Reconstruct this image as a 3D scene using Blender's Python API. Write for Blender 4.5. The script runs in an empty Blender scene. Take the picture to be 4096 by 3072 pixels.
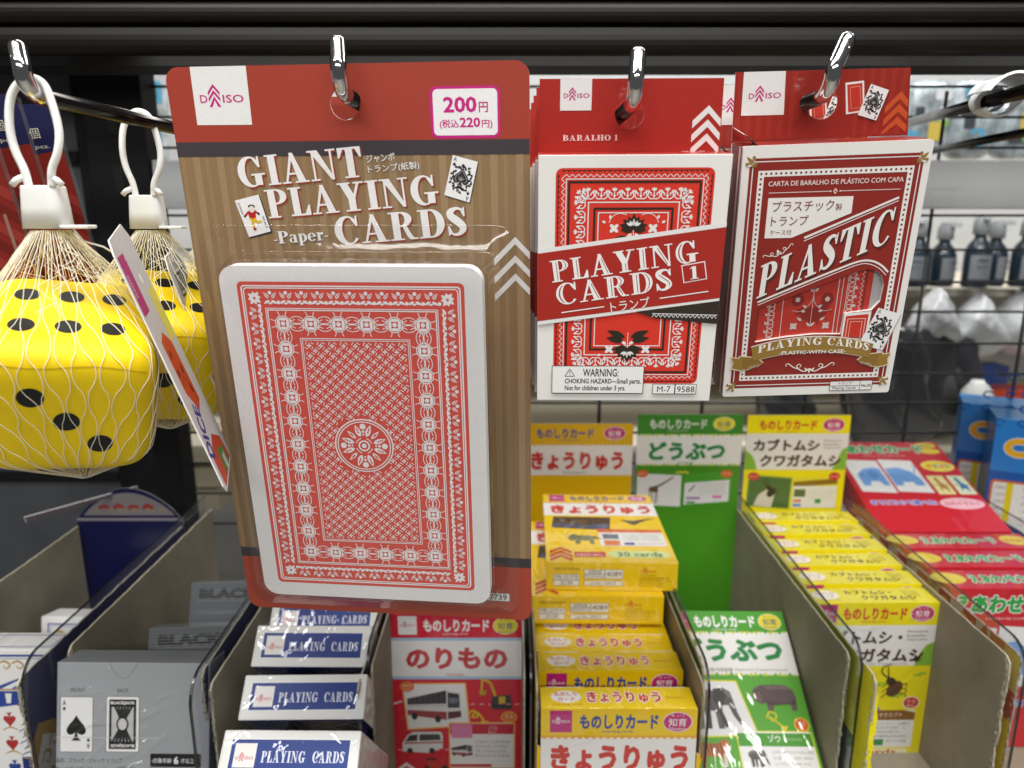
import bpy, bmesh, math, random
from mathutils import Vector, Matrix, Euler
from mathutils.geometry import tessellate_polygon

S = bpy.context.scene
COL = S.collection
R = math.radians
random.seed(7)

# ------------------------------------------------------------------ camera
PITCH = R(12.9)
FPX, CX, CY = 2900.0, 2048.0, 1536.0
cam_d = bpy.data.cameras.new("camera")
cam_d.sensor_width = 36.0
cam_d.lens = FPX / 4096.0 * 36.0
cam_d.clip_start, cam_d.clip_end = 0.01, 60.0
cam_d.dof.use_dof = True
cam_d.dof.focus_distance = 0.285
cam_d.dof.aperture_fstop = 11.5
cam = bpy.data.objects.new("camera", cam_d)
cam.rotation_euler = (R(90) - PITCH, 0, 0)
COL.objects.link(cam)
S.camera = cam

# ------------------------------------------------------------------ light: a shop ceiling with fluorescent strips, plus an added front fill
W = bpy.data.worlds.new("World")
S.world = W
W.use_nodes = True
W.node_tree.nodes["Background"].inputs[0].default_value = (0.95, 0.97, 1.0, 1)
W.node_tree.nodes["Background"].inputs[1].default_value = 0.11


def strip(x, y, z, sx, sy, power, rot=(0, 0, 0), col=(1.0, 0.985, 0.96)):
    d = bpy.data.lights.new("tube_or_fill", "AREA")
    d.shape = 'RECTANGLE'
    d.size, d.size_y, d.energy, d.color = sx, sy, power, col
    o = bpy.data.objects.new("tube_or_fill", d)
    o.location = (x, y, z)
    o.rotation_euler = rot
    COL.objects.link(o)
    return o


strip(-0.15, -0.12, 1.20, 1.30, 0.14, 20)
strip(0.55, -0.34, 1.20, 1.30, 0.14, 14)
strip(-0.7, -0.46, 1.25, 1.10, 0.14, 12)
strip(0.1, -1.9, 1.15, 2.6, 0.22, 38, (R(38), 0, 0))  # added front fill lamp, tilted to brighten the pack fronts
strip(0.5, 1.02, 1.15, 2.2, 0.2, 30)

S.view_settings.view_transform = 'Standard'
S.view_settings.look = 'None'
S.view_settings.exposure = -0.16
S.view_settings.gamma = 1.0
S.view_settings.use_curve_mapping = False
S.render.engine = 'CYCLES'
S.cycles.use_denoising = True
S.cycles.max_bounces = 8
S.cycles.transparent_max_bounces = 24
S.cycles.caustics_reflective = False
S.cycles.caustics_refractive = False
S.cycles.sample_clamp_indirect = 4.0


# ------------------------------------------------------------------ helpers
def ray(px, py):
    x, v = (px - CX) / FPX, (py - CY) / FPX
    c, s = math.cos(PITCH), math.sin(PITCH)
    return Vector((x, c - v * s, -s - v * c))


def at(px, py, Y):
    r = ray(px, py)
    return r * (Y / r.y)


def lin(h):
    if isinstance(h, tuple):
        return h
    h = h.lstrip('#')
    o = []
    for i in (0, 2, 4):
        c = int(h[i:i + 2], 16) / 255.0
        o.append(c / 12.92 if c <= 0.04045 else ((c + 0.055) / 1.055) ** 2.4)
    return tuple(o)


def nodes(name):
    m = bpy.data.materials.new(name)
    m.use_nodes = True
    nt = m.node_tree
    return m, nt, nt.nodes["Principled BSDF"]


def add_bump(nt, bsdf, scale, strength, dist, sock="Normal", detail=3.0, stretch=(1, 1, 1), dstn=0.0):
    tc = nt.nodes.new("ShaderNodeTexCoord")
    mp = nt.nodes.new("ShaderNodeMapping")
    mp.inputs["Scale"].default_value = stretch
    nz = nt.nodes.new("ShaderNodeTexNoise")
    nz.inputs["Scale"].default_value = scale
    nz.inputs["Detail"].default_value = detail
    nz.inputs["Distortion"].default_value = dstn
    bp = nt.nodes.new("ShaderNodeBump")
    bp.inputs["Strength"].default_value = strength
    bp.inputs["Distance"].default_value = dist
    src = tc.outputs["Object"]
    if sock == "Coat Normal":          # every wrapped box creases differently
        oi = nt.nodes.new("ShaderNodeObjectInfo")
        va = nt.nodes.new("ShaderNodeVectorMath")
        va.operation = 'MULTIPLY_ADD'
        va.inputs[1].default_value = (9.0, 9.0, 9.0)
        nt.links.new(oi.outputs["Location"], va.inputs[0])
        nt.links.new(tc.outputs["Object"], va.inputs[2])
        src = va.outputs[0]
    nt.links.new(src, mp.inputs["Vector"])
    nt.links.new(mp.outputs[0], nz.inputs["Vector"])
    nt.links.new(nz.outputs["Fac"], bp.inputs["Height"])
    nt.links.new(bp.outputs[0], bsdf.inputs[sock])
    return nz


def print_mat(name, rough=0.45, coat=0.0, coat_rough=0.08, wrinkle=None, grain=0.05, warp=None, scuff=0.0):
    """ink on card: colour comes from the printed face colours, with paper grain"""
    m, nt, b = nodes(name)
    a = nt.nodes.new("ShaderNodeAttribute")
    a.attribute_name = "ink"
    tc = nt.nodes.new("ShaderNodeTexCoord")
    nz = nt.nodes.new("ShaderNodeTexNoise")
    nz.inputs["Scale"].default_value = 900
    nz.inputs["Detail"].default_value = 4
    mr = nt.nodes.new("ShaderNodeMapRange")
    mr.inputs["To Min"].default_value = 1 - grain * 1.6
    mr.inputs["To Max"].default_value = 1 + grain * 1.6
    mx = nt.nodes.new("ShaderNodeVectorMath")
    mx.operation = 'SCALE'
    nt.links.new(tc.outputs["Object"], nz.inputs["Vector"])
    nt.links.new(nz.outputs["Fac"], mr.inputs["Value"])
    nt.links.new(a.outputs["Color"], mx.inputs[0])
    nt.links.new(mr.outputs[0], mx.inputs["Scale"])
    res = mx
    if scuff:
        n2 = nt.nodes.new("ShaderNodeTexNoise")
        n2.inputs["Scale"].default_value = 26
        n2.inputs["Detail"].default_value = 7
        n2.inputs["Roughness"].default_value = 0.7
        m2 = nt.nodes.new("ShaderNodeMapRange")
        m2.inputs["From Min"].default_value, m2.inputs["From Max"].default_value = 0.3, 0.75
        m2.inputs["To Min"].default_value, m2.inputs["To Max"].default_value = 1 + scuff * .6, 1 - scuff
        res = nt.nodes.new("ShaderNodeVectorMath")
        res.operation = 'SCALE'
        nt.links.new(tc.outputs["Object"], n2.inputs["Vector"])
        nt.links.new(n2.outputs["Fac"], m2.inputs["Value"])
        nt.links.new(mx.outputs[0], res.inputs[0])
        nt.links.new(m2.outputs[0], res.inputs["Scale"])
    nt.links.new(res.outputs[0], b.inputs["Base Color"])
    b.inputs["Roughness"].default_value = rough
    b.inputs["Specular IOR Level"].default_value = 0.35
    if coat:
        b.inputs["Coat Weight"].default_value = coat
        b.inputs["Coat Roughness"].default_value = coat_rough
    if wrinkle:
        add_bump(nt, b, wrinkle[0], wrinkle[1], wrinkle[2], "Coat Normal", 1.6, wrinkle[3] if len(wrinkle) > 3 else (1, 1, 1), 0.9)
    if warp:
        add_bump(nt, b, *warp)
    return m


def flat_mat(name, col, rough=0.5, metal=0.0, bump=None, var=0.0, vscale=60, coat=0.0, trans=0.0, sss=0.0):
    m, nt, b = nodes(name)
    c = lin(col)
    b.inputs["Base Color"].default_value = (*c, 1)
    b.inputs["Roughness"].default_value = rough
    b.inputs["Metallic"].default_value = metal
    b.inputs["Coat Weight"].default_value = coat
    b.inputs["Transmission Weight"].default_value = trans
    if sss:
        b.inputs["Subsurface Weight"].default_value = sss
        b.inputs["Subsurface Radius"].default_value = (0.004, 0.004, 0.004)
        b.inputs["Subsurface Scale"].default_value = 1.0
    if var:
        tc = nt.nodes.new("ShaderNodeTexCoord")
        nz = nt.nodes.new("ShaderNodeTexNoise")
        nz.inputs["Scale"].default_value = vscale
        nz.inputs["Detail"].default_value = 6
        rp = nt.nodes.new("ShaderNodeValToRGB")
        rp.color_ramp.elements[0].position = 0.3
        rp.color_ramp.elements[1].position = 0.7
        rp.color_ramp.elements[0].color = (*[x * (1 - var) for x in c], 1)
        rp.color_ramp.elements[1].color = (*[min(1, x * (1 + var)) for x in c], 1)
        nt.links.new(tc.outputs["Object"], nz.inputs["Vector"])
        nt.links.new(nz.outputs["Fac"], rp.inputs["Fac"])
        nt.links.new(rp.outputs[0], b.inputs["Base Color"])
    if bump:
        add_bump(nt, b, *bump)
    return m


def clear_mat(name, tint=(1, 1, 1), lo=0.03, hi=0.6, rough=0.05, bump=None, milk=0.0):
    """thin clear plastic sheet: mostly see-through, mirror-like at grazing angles"""
    m = bpy.data.materials.new(name)
    m.use_nodes = True
    nt = m.node_tree
    nt.nodes.clear()
    out = nt.nodes.new("ShaderNodeOutputMaterial")
    tr = nt.nodes.new("ShaderNodeBsdfTransparent")
    tr.inputs[0].default_value = (*tint, 1)
    gl = nt.nodes.new("ShaderNodeBsdfGlossy")
    gl.inputs["Roughness"].default_value = rough
    lw = nt.nodes.new("ShaderNodeLayerWeight")
    lw.inputs["Blend"].default_value = 0.5
    pw = nt.nodes.new("ShaderNodeMath")
    pw.operation = 'POWER'
    pw.inputs[1].default_value = 3.6
    nt.links.new(lw.outputs["Facing"], pw.inputs[0])
    mr = nt.nodes.new("ShaderNodeMapRange")
    mr.inputs["From Min"].default_value = 0.0
    mr.inputs["From Max"].default_value = 1.0
    mr.inputs["To Min"].default_value = lo
    mr.inputs["To Max"].default_value = hi
    mx = nt.nodes.new("ShaderNodeMixShader")
    nt.links.new(pw.outputs[0], mr.inputs["Value"])
    nt.links.new(mr.outputs[0], mx.inputs[0])
    src = tr
    if milk:
        df = nt.nodes.new("ShaderNodeBsdfDiffuse")
        df.inputs[0].default_value = (0.85, 0.86, 0.88, 1)
        m2 = nt.nodes.new("ShaderNodeMixShader")
        m2.inputs[0].default_value = milk
        nt.links.new(tr.outputs[0], m2.inputs[1])
        nt.links.new(df.outputs[0], m2.inputs[2])
        src = m2
    nt.links.new(src.outputs[0], mx.inputs[1])
    nt.links.new(gl.outputs[0], mx.inputs[2])
    nt.links.new(mx.outputs[0], out.inputs[0])
    if bump:
        tc = nt.nodes.new("ShaderNodeTexCoord")
        nz = nt.nodes.new("ShaderNodeTexNoise")
        nz.inputs["Scale"].default_value = bump[0]
        nz.inputs["Detail"].default_value = 3
        bp = nt.nodes.new("ShaderNodeBump")
        bp.inputs["Strength"].default_value = bump[1]
        bp.inputs["Distance"].default_value = bump[2]
        nt.links.new(tc.outputs["Object"], nz.inputs["Vector"])
        nt.links.new(nz.outputs["Fac"], bp.inputs["Height"])
        nt.links.new(bp.outputs[0], gl.inputs["Normal"])
    return m


M = {
    'card': print_mat("matt printed card", 0.5, 0.0, grain=0.05),
    'gloss': print_mat("varnished card", 0.38, 0.45, 0.12, grain=0.02, wrinkle=(35, 0.25, 0.002)),
    'film': print_mat("shrink wrapped card", 0.42, 1.0, 0.035, wrinkle=(70, 0.8, 0.0030, (1, 0.35, 0.35)), grain=0.02),
    'crinkle': print_mat("crinkled film over card", 0.4, 1.0, 0.03, wrinkle=(110, 0.6, 0.0015, (1, .5, .5)), grain=0.02),
    'foam': print_mat("soft foam", 0.55, 0.0, grain=0.015, warp=(70, 0.25, 0.0015)),
    'board': flat_mat("grey greyboard", '7d7564', 0.85, var=0.08, vscale=260, bump=(900, 0.25, 0.0003)),
    'torn': flat_mat("torn paper edge", 'c9c3b0', 0.9, var=0.12, vscale=900, bump=(1500, 0.6, 0.0006)),
    'chrome': flat_mat("polished chrome", 'cfcfce', 0.10, 1.0),
    'dark_refl_rod': flat_mat("chrome rod with dark reflection tint", '4a4745', 0.2, 1.0),  # plain chrome with the dark shelf's reflection put into its colour
    'wire': flat_mat("grey painted wire", '3a3a3a', 0.45),
    'black': flat_mat("black painted steel", '1d1d1e', 0.42, var=0.15, vscale=30),
    'rail': flat_mat("brown black enamel rail", '14100d', 0.38, bump=(25, 0.06, 0.001, "Normal", 3.0, (0.08, 1, 1))),
    'greybar': flat_mat("grey painted steel bar", 'bcbec0', 0.5, var=0.06, vscale=20),
    'white_pl': flat_mat("milky white plastic", 'e9e9e4', 0.38, sss=0.35),
    'frost': clear_mat("frosted clip plastic", (0.95, 0.96, 0.97), 0.08, 0.5, 0.25, None, 0.78),
    'net': flat_mat("pale yellow net thread", 'faf5e2', 0.45),
    'blister': clear_mat("clear blister", (1, 1, 1), 0.04, 0.8, 0.07, (45, 0.35, 0.0012)),
    'wrap': clear_mat("thin shrink wrap", (1, 1, 1), 0.055, 0.8, 0.08),
    'clip': flat_mat("white clip plastic", 'f0f1f2', 0.35),
    'acrylic': clear_mat("clear divider plastic", (0.90, 0.91, 0.94), 0.05, 0.7, 0.10, (25, 0.06, 0.001), 0.05),
    'edge': flat_mat("dark divider edge", '1c1f22', 0.25, coat=0.5),
    'cream': flat_mat("cream lit board", 'd9d1bd', 0.6, var=0.05, vscale=9),
}


for k_, v_ in (('rail', .22), ('black', .12), ('board', .2)):
    M[k_].node_tree.nodes["Principled BSDF"].inputs["Specular IOR Level"].default_value = v_
M['black'].node_tree.nodes["Principled BSDF"].inputs["Roughness"].default_value = 0.6


def tag(o, label=None, cat=None, group=None, kind=None):
    if label:
        o['label'] = label
    if cat:
        o['category'] = cat
    if group:
        o['group'] = group
    if kind:
        o['kind'] = kind
    return o


def empty(name, loc=(0, 0, 0), rot=(0, 0, 0)):
    o = bpy.data.objects.new(name, None)
    o.empty_display_size = 0.01
    o.location, o.rotation_euler = loc, rot
    COL.objects.link(o)
    return o


def kids(o):
    return [c for c in bpy.data.objects if c.parent == o]


def copy_tree(o, parent=None):
    c = o.copy()
    COL.objects.link(c)
    c.parent = parent
    for k in kids(o):
        copy_tree(k, c)
    return c


# ------------------------------------------------------------------ lettering
_fc = {}


def font_mesh(s, off=0.0):
    k = (s, off)
    if k in _fc:
        return _fc[k]
    c = bpy.data.curves.new("lettering", "FONT")
    c.body = s
    c.resolution_u = 2
    c.offset = off
    o = bpy.data.objects.new("lettering", c)
    COL.objects.link(o)
    dg = bpy.context.evaluated_depsgraph_get()
    e = o.evaluated_get(dg)
    m = e.to_mesh()
    vs = [(v.co.x, v.co.y) for v in m.vertices]
    fs = [tuple(p.vertices) for p in m.polygons]
    e.to_mesh_clear()
    bpy.data.objects.remove(o)
    bpy.data.curves.remove(c)
    xs, ys = [v[0] for v in vs], [v[1] for v in vs]
    _fc[k] = (vs, fs, (min(xs), min(ys), max(xs), max(ys)))
    return _fc[k]


def _rect(x0, y0, x1, y1):
    return [(x0, y0), (x1, y0), (x1, y1), (x0, y1)]


def _arc(cx, cy, ro, ri, dx, a0, a1, n=14):
    out = []
    for i in range(n):
        p, q = R(a0 + (a1 - a0) * i / n), R(a0 + (a1 - a0) * (i + 1) / n)
        out.append([(cx + ro[0] * math.cos(p), cy + ro[1] * math.sin(p)), (cx + ro[0] * math.cos(q), cy + ro[1] * math.sin(q)),
                    (cx + dx + ri[0] * math.cos(q), cy + ri[1] * math.sin(q)), (cx + dx + ri[0] * math.cos(p), cy + ri[1] * math.sin(p))])
    return out


def _rib(pts, n=5):
    P = []
    for i in range(len(pts) - 1):
        p0, p1, p2, p3 = pts[max(i - 1, 0)], pts[i], pts[i + 1], pts[min(i + 2, len(pts) - 1)]
        for k in range(n):
            t = k / n
            P.append([0.5 * (2 * p1[j] + (p2[j] - p0[j]) * t + (2 * p0[j] - 5 * p1[j] + 4 * p2[j] - p3[j]) * t * t
                             + (3 * p1[j] - p0[j] - 3 * p2[j] + p3[j]) * t ** 3) for j in range(len(p1))])
    P.append(list(pts[-1]))
    L = []
    for i, p in enumerate(P):
        a, b = P[max(i - 1, 0)], P[min(i + 1, len(P) - 1)]
        dx, dy = b[0] - a[0], b[1] - a[1]
        n_ = math.hypot(dx, dy) or 1
        w = p[2] / 2
        L.append(((p[0] - dy / n_ * w, p[1] + dx / n_ * w), (p[0] + dy / n_ * w, p[1] - dx / n_ * w)))
    return [[L[i][0], L[i + 1][0], L[i + 1][1], L[i][1]] for i in range(len(L) - 1)]


_g = 0.055


def serif_glyph(ch):
    """a bold slab letter, cap height 1 -> (advance, pieces, inline strokes)"""
    r, s = _rect, _g
    stem = [r(.1, 0, .35, 1)]
    inl = [r(.245, .09, .275, .91)]
    if ch == 'I':
        return .45, stem + [r(0, 0, .45, s), r(0, 1 - s, .45, 1)], inl
    if ch == 'L':
        return .72, stem + [r(0, 0, .7, .065), r(0, 1 - s, .46, 1), [(.71, 0), (.71, .36), (.655, .36), (.5, .05)]], inl
    if ch == 'T':
        return .8, [r(.275, 0, .525, 1), r(.16, 0, .64, s), r(0, .935, .8, 1), [(0, 1), (0, .66), (.055, .66), (.2, .95)],
                    [(.8, 1), (.8, .66), (.745, .66), (.6, .95)]], [r(.42, .09, .45, .9)]
    if ch in 'PR':
        pc = stem + [r(0, 0, .46, s), r(0, 1 - s, .42, 1), r(.33, .47, .42, .53)] + _arc(.4, .735, (.37, .265), (.13, .205), 0, -90, 90)
        il = inl + _arc(.4, .735, (.28, .25), (.25, .24), 0, -55, 55, 8)
        if ch == 'P':
            return .79, pc, il
        return .93, pc + [[(.38, .5), (.56, .52), (.74, .12), (.8, .055), (.92, .055), (.92, 0), (.66, 0), (.57, .1), (.44, .47)]], il + [[(.52, .44), (.55, .44), (.69, .12), (.665, .1)]]
    if ch == 'D':
        return .88, stem + [r(0, 0, .45, s), r(0, 1 - s, .45, 1)] + _arc(.42, .5, (.45, .5), (.19, .44), 0, -90, 90, 18), inl + _arc(.42, .5, (.34, .47), (.31, .46), 0, -60, 60, 10)
    if ch == 'B':
        return .84, stem + [r(0, 0, .45, s), r(0, 1 - s, .42, 1), r(.3, .49, .45, .55)] + _arc(.4, .76, (.34, .24), (.12, .185), 0, -90, 90) + _arc(.42, .27, (.41, .27), (.16, .21), 0, -90, 90), inl
    if ch == 'H':
        return .97, stem + [r(.62, 0, .87, 1), r(.34, .46, .63, .54)] + [r(x, y, x + .45, y + s) for x in (0, .52) for y in (0, 1 - s)], inl
    if ch == 'O':
        return .86, _arc(.43, .5, (.43, .515), (.19, .455), 0, 0, 360, 26), []
    if ch in 'CG':
        top = [(.63, .955), (.74, .88), (.755, 1.0), (.81, 1.0), (.81, .63), (.75, .63), (.6, .88)]
        if ch == 'C':
            return .83, _arc(.44, .5, (.44, .515), (.235, .45), .06, 46, 322, 22) + [top], _arc(.44, .5, (.33, .47), (.30, .46), .02, 120, 240, 10)
        return .97, _arc(.44, .5, (.44, .515), (.235, .45), .06, 46, 318, 22) + [top, r(.57, .04, .82, .42), r(.46, .37, .95, .43)], _arc(.44, .5, (.33, .47), (.30, .46), .02, 120, 240, 10)
    if ch == 'A':
        return .95, [[(.11, .0), (.185, .0), (.475, .92), (.40, 1)], [(.37, 1), (.5, 1), (.85, 0), (.575, 0)], r(.22, .28, .66, .345),
                     r(0, 0, .31, s), r(.46, 0, .95, s)], [[(.5, .8), (.53, .8), (.76, .09), (.73, .09)]]
    if ch == 'N':
        return 1.0, [r(.14, 0, .21, .97), r(.77, .0, .84, 1), [(.08, 1), (.36, 1), (.84, .06), (.84, 0), (.74, 0)], r(0, 1 - s, .3, 1),
                     r(.02, 0, .34, s), r(.64, 1 - s, .98, 1)], [[(.32, .9), (.35, .9), (.74, .1), (.71, .1)]]
    if ch == 'Y':
        return .92, [[(.07, 1), (.35, 1), (.58, .5), (.58, .42), (.33, .42)], [(.69, 1), (.78, 1), (.57, .42), (.48, .46)], r(.33, 0, .58, .47),
                     r(0, 1 - s, .45, 1), r(.56, 1 - s, .92, 1), r(.2, 0, .71, s)], [r(.475, .09, .505, .42)]
    if ch == 'S':
        return .68, _rib([(.60, .80, .05), (.48, .93, .08), (.32, .945, .12), (.17, .85, .22), (.17, .70, .25), (.34, .53, .27), (.5, .36, .25),
                          (.52, .2, .22), (.38, .06, .12), (.2, .06, .08), (.07, .2, .05)]) + [[(.63, 1), (.63, .66), (.58, .66), (.47, .92), (.56, .93)],
                                                                                             [(.04, 0), (.04, .36), (.09, .36), (.2, .08), (.1, .06)]], _rib([(.16, .76, .03), (.36, .56, .03), (.54, .36, .03), (.54, .22, .03)])
    if ch == '1':
        return .46, [r(.13, 0, .34, 1), r(0, 0, .46, s), [(.14, 1), (.14, .88), (0, .8), (0, .86), (.2, 1)]], []
    if ch == 'a':
        return .6, _arc(.24, .2, (.24, .21), (.09, .15), 0, 0, 360, 16) + [r(.33, .02, .52, .5), r(.33, 0, .6, .05)] + _arc(.27, .47, (.25, .21), (.06, .16), 0, 0, 165, 10)
    if ch == 'e':
        return .6, _arc(.3, .33, (.3, .345), (.115, .28), 0, 0, 325, 18) + [r(.1, .32, .6, .385)], []
    if ch == 'p':
        return .66, [r(.08, -.3, .28, .66), r(0, -.3, .38, -.25), r(0, .61, .28, .66)] + _arc(.32, .33, (.32, .345), (.12, .27), 0, -110, 110, 14), []
    if ch == 'r':
        return .52, [r(.08, 0, .28, .66), r(0, 0, .38, .05), r(0, .61, .28, .66)] + _arc(.4, .55, (.12, .12), (.001, .001), 0, 0, 360, 10) + [[(.27, .5), (.27, .6), (.42, .67), (.42, .6)]], []
    if ch == '-':
        return .3, [r(.02, .26, .28, .34)], []
    return .35, [], []


class Print:
    """collects flat printed shapes (mm on a face) and solid pieces, then links them as ONE mesh"""

    def __init__(self):
        self.v, self.f, self.c, self.s = [], [], [], []
        self.n = 0
        self.frame((0, 0, 0), (1, 0, 0), (0, 0, 1))

    def frame(self, o, U, V):
        self.o, self.U, self.V = Vector(o), Vector(U), Vector(V)
        self.N = self.U.cross(self.V).normalized()
        return self

    def P(self, u, v, l):
        return self.o + self.U * (u * .001) + self.V * (v * .001) + self.N * (l * .00004 + 0.0000006 * (self.n % 12))

    def add(self, pts3, faces, col, smooth=False):
        b = len(self.v)
        self.v += [tuple(p) for p in pts3]
        col = lin(col)
        for f in faces:
            self.f.append(tuple(b + i for i in f))
            self.c.append(col)
            self.s.append(smooth)

    def poly(self, pts, col, l=1, holes=()):
        self.n += 1
        loops = [[Vector((p[0], p[1], 0)) for p in pts]] + [[Vector((p[0], p[1], 0)) for p in h] for h in holes]
        flat = [p for lp in loops for p in lp]
        tr = [(0, 1, 2)] if len(flat) == 3 else tessellate_polygon(loops)
        self.add([self.P(p.x, p.y, l) for p in flat], tr, col)

    def quad(self, pts, col, l=1):
        self.n += 1
        self.add([self.P(p[0], p[1], l) for p in pts], [tuple(range(len(pts)))], col)

    def rect(self, u0, v0, u1, v1, col, l=1):
        self.quad(_rect(u0, v0, u1, v1), col, l)

    def rr(self, u0, v0, u1, v1, r, n=6):
        u0, u1, v0, v1 = min(u0, u1), max(u0, u1), min(v0, v1), max(v0, v1)
        out = []
        for cx, cy, a in ((u1 - r, v1 - r, 0), (u0 + r, v1 - r, 90), (u0 + r, v0 + r, 180), (u1 - r, v0 + r, 270)):
            out += [(cx + r * math.cos(R(a + 90 * i / n)), cy + r * math.sin(R(a + 90 * i / n))) for i in range(n + 1)]
        return out

    def rrect(self, u0, v0, u1, v1, r, col, l=1, hole=0.0):
        o = self.rr(u0, v0, u1, v1, r)
        if hole:
            i = self.rr(u0 + hole, v0 + hole if v1 > v0 else v0 - hole, u1 - hole, v1 - hole if v1 > v0 else v1 + hole, max(.05, r - hole))
            self.n += 1
            k = len(o)
            self.add([self.P(*p, l) for p in o + i], [(j, (j + 1) % k, k + (j + 1) % k, k + j) for j in range(k)], col)
        else:
            self.quad(o, col, l)

    def frame_rect(self, u0, v0, u1, v1, w, col, l=1):
        u0, u1, v0, v1 = min(u0, u1), max(u0, u1), min(v0, v1), max(v0, v1)
        o = _rect(u0, v0, u1, v1)
        i = _rect(u0 + w, v0 + w, u1 - w, v1 - w)
        self.n += 1
        self.add([self.P(*p, l) for p in o + i], [(j, (j + 1) % 4, 4 + (j + 1) % 4, 4 + j) for j in range(4)], col)

    def ell(self, cx, cy, rx, ry, col, l=1, n=20, a=0.0):
        ca, sa = math.cos(R(a)), math.sin(R(a))
        self.quad([(cx + rx * math.cos(t) * ca - ry * math.sin(t) * sa, cy + rx * math.cos(t) * sa + ry * math.sin(t) * ca)
                   for t in (2 * math.pi * i / n for i in range(n))], col, l)

    def ring(self, cx, cy, rx, ry, w, col, l=1, n=28, a0=0, a1=360):
        self.n += 1
        for q in _arc(cx, cy, (rx, ry), (rx - w, ry - w), 0, a0, a1, n):
            self.add([self.P(*p, l) for p in q], [(0, 1, 2, 3)], col)

    def leaf(self, cx, cy, ln, w, a, col, l=1, n=5, hollow=0):
        """a pointed petal starting at (cx, cy) and running along angle a"""
        ca, sa = math.cos(R(a)), math.sin(R(a))
        up = [(ln * i / n, w * math.sin(math.pi * (i / n) ** .8)) for i in range(n + 1)]
        pts = up + [(x, -y) for x, y in reversed(up[1:-1])]
        self.quad([(cx + x * ca - y * sa, cy + x * sa + y * ca) for x, y in pts], col, l)

    def line(self, pts, w, col, l=1, closed=False, smooth=False):
        self.n += 1
        if smooth:
            for q in _rib([(p[0], p[1], p[2] if len(p) > 2 else w) for p in pts], 5):
                self.add([self.P(*p, l) for p in q], [(0, 1, 2, 3)], col)
            return
        k = len(pts)
        for i in range(k if closed else k - 1):
            a, b = pts[i], pts[(i + 1) % k]
            dx, dy = b[0] - a[0], b[1] - a[1]
            n_ = math.hypot(dx, dy) or 1
            ox, oy = -dy / n_ * w / 2, dx / n_ * w / 2
            self.add([self.P(a[0] + ox, a[1] + oy, l), self.P(b[0] + ox, b[1] + oy, l), self.P(b[0] - ox, b[1] - oy, l), self.P(a[0] - ox, a[1] - oy, l)],
                     [(0, 1, 2, 3)], col)

    def text(self, s, u, v, w, h, col, l=3, ang=0.0, bold=0.0, shear=0.0, rim=None, rim_w=0.03):
        """lettering whose ink box is w x h mm with its lower left corner at (u, v)"""
        if rim:
            self._text(s, u, v, w, h, rim, l - .5, ang, bold + rim_w, shear, bold)
        self._text(s, u, v, w, h, col, l, ang, bold, shear, bold)

    def _text(self, s, u, v, w, h, col, l, ang, bold, shear, ref):
        """heavier weights are several strikes of the same lettering around a small circle"""
        bb0 = font_mesh(s)[2]
        bb = (bb0[0] - ref, bb0[1] - ref, bb0[2] + ref, bb0[3] + ref)
        if bold <= 0:
            return self._strike(s, u, v, w, h, col, l, ang, shear, bb, 0, 0)
        n = 4 if bold < .02 else 8 if bold < .05 else 12
        for k in range(n):
            a = 2 * math.pi * (k + .5) / n
            self._strike(s, u, v, w, h, col, l, ang, shear, bb, bold * math.cos(a), bold * math.sin(a))

    def _strike(self, s, u, v, w, h, col, l, ang, shear, bb, ex, ey):
        vs, fs, _ = font_mesh(s)
        sx, sy = w / (bb[2] - bb[0]), h / max(bb[3] - bb[1], .02)
        ca, sa = math.cos(R(ang)), math.sin(R(ang))
        self.n += 1
        pts = []
        for x, y in vs:
            y2 = (y + ey - bb[1]) * sy
            x2 = (x + ex - bb[0]) * sx + shear * y2
            pts.append(self.P(u + x2 * ca - y2 * sa, v + x2 * sa + y2 * ca, l))
        self.add(pts, fs, col)

    def serif(self, s, u, v, w, h, col, l=3, ang=0.0, gap=.05, inline=None, shadow=None, shear=0.0, sh=(.35, -.35), fn=None):
        adv, P, I = 0.0, [], []
        for ch in s:
            g = serif_glyph(ch)
            a, pc = g[0], g[1]
            il = g[2] if len(g) > 2 else []
            P += [[(x + adv, y) for x, y in q] for q in pc]
            I += [[(x + adv, y) for x, y in q] for q in il]
            adv += a + gap
        adv -= gap
        ca, sa = math.cos(R(ang)), math.sin(R(ang))

        def tf(p, d=(0, 0)):
            y2 = p[1] * h
            x2 = p[0] / adv * w + shear * y2
            if fn:
                x2, y2 = fn(x2, y2)
            return (u + x2 * ca - y2 * sa + d[0], v + x2 * sa + y2 * ca + d[1])
        for q in P:
            if shadow:
                self.poly([tf(p, sh) for p in q], shadow, l - 1)
            self.poly([tf(p) for p in q], col, l)
        if inline:
            for q in I:
                self.poly([tf(p) for p in q], inline, l + 1)

    # solid pieces, in metres, in the object's own axes
    def box(self, lo, hi, col, bev=0.0006, cols=None):
        bm = bmesh.new()
        bmesh.ops.create_cube(bm, size=1)
        for v in bm.verts:
            v.co = Vector([lo[i] + (v.co[i] + .5) * (hi[i] - lo[i]) for i in range(3)])
        if bev:
            bmesh.ops.bevel(bm, geom=bm.edges[:], offset=bev, segments=2, affect='EDGES', profile=.6)
        self.bm(bm, col, cols)

    def bm(self, bm, col, cols=None, smooth=False):
        bm.normal_update()
        bm.verts.ensure_lookup_table()
        b = len(self.v)
        self.v += [tuple(v.co) for v in bm.verts]
        for f in bm.faces:
            c = col
            if cols:
                n = f.normal
                k = max(range(3), key=lambda i: abs(n[i]))
                c = cols.get(('-' if n[k] < 0 else '+') + 'xyz'[k], col)
            self.f.append(tuple(b + v.index for v in f.verts))
            self.c.append(lin(c))
            self.s.append(smooth)
        bm.free()

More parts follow.
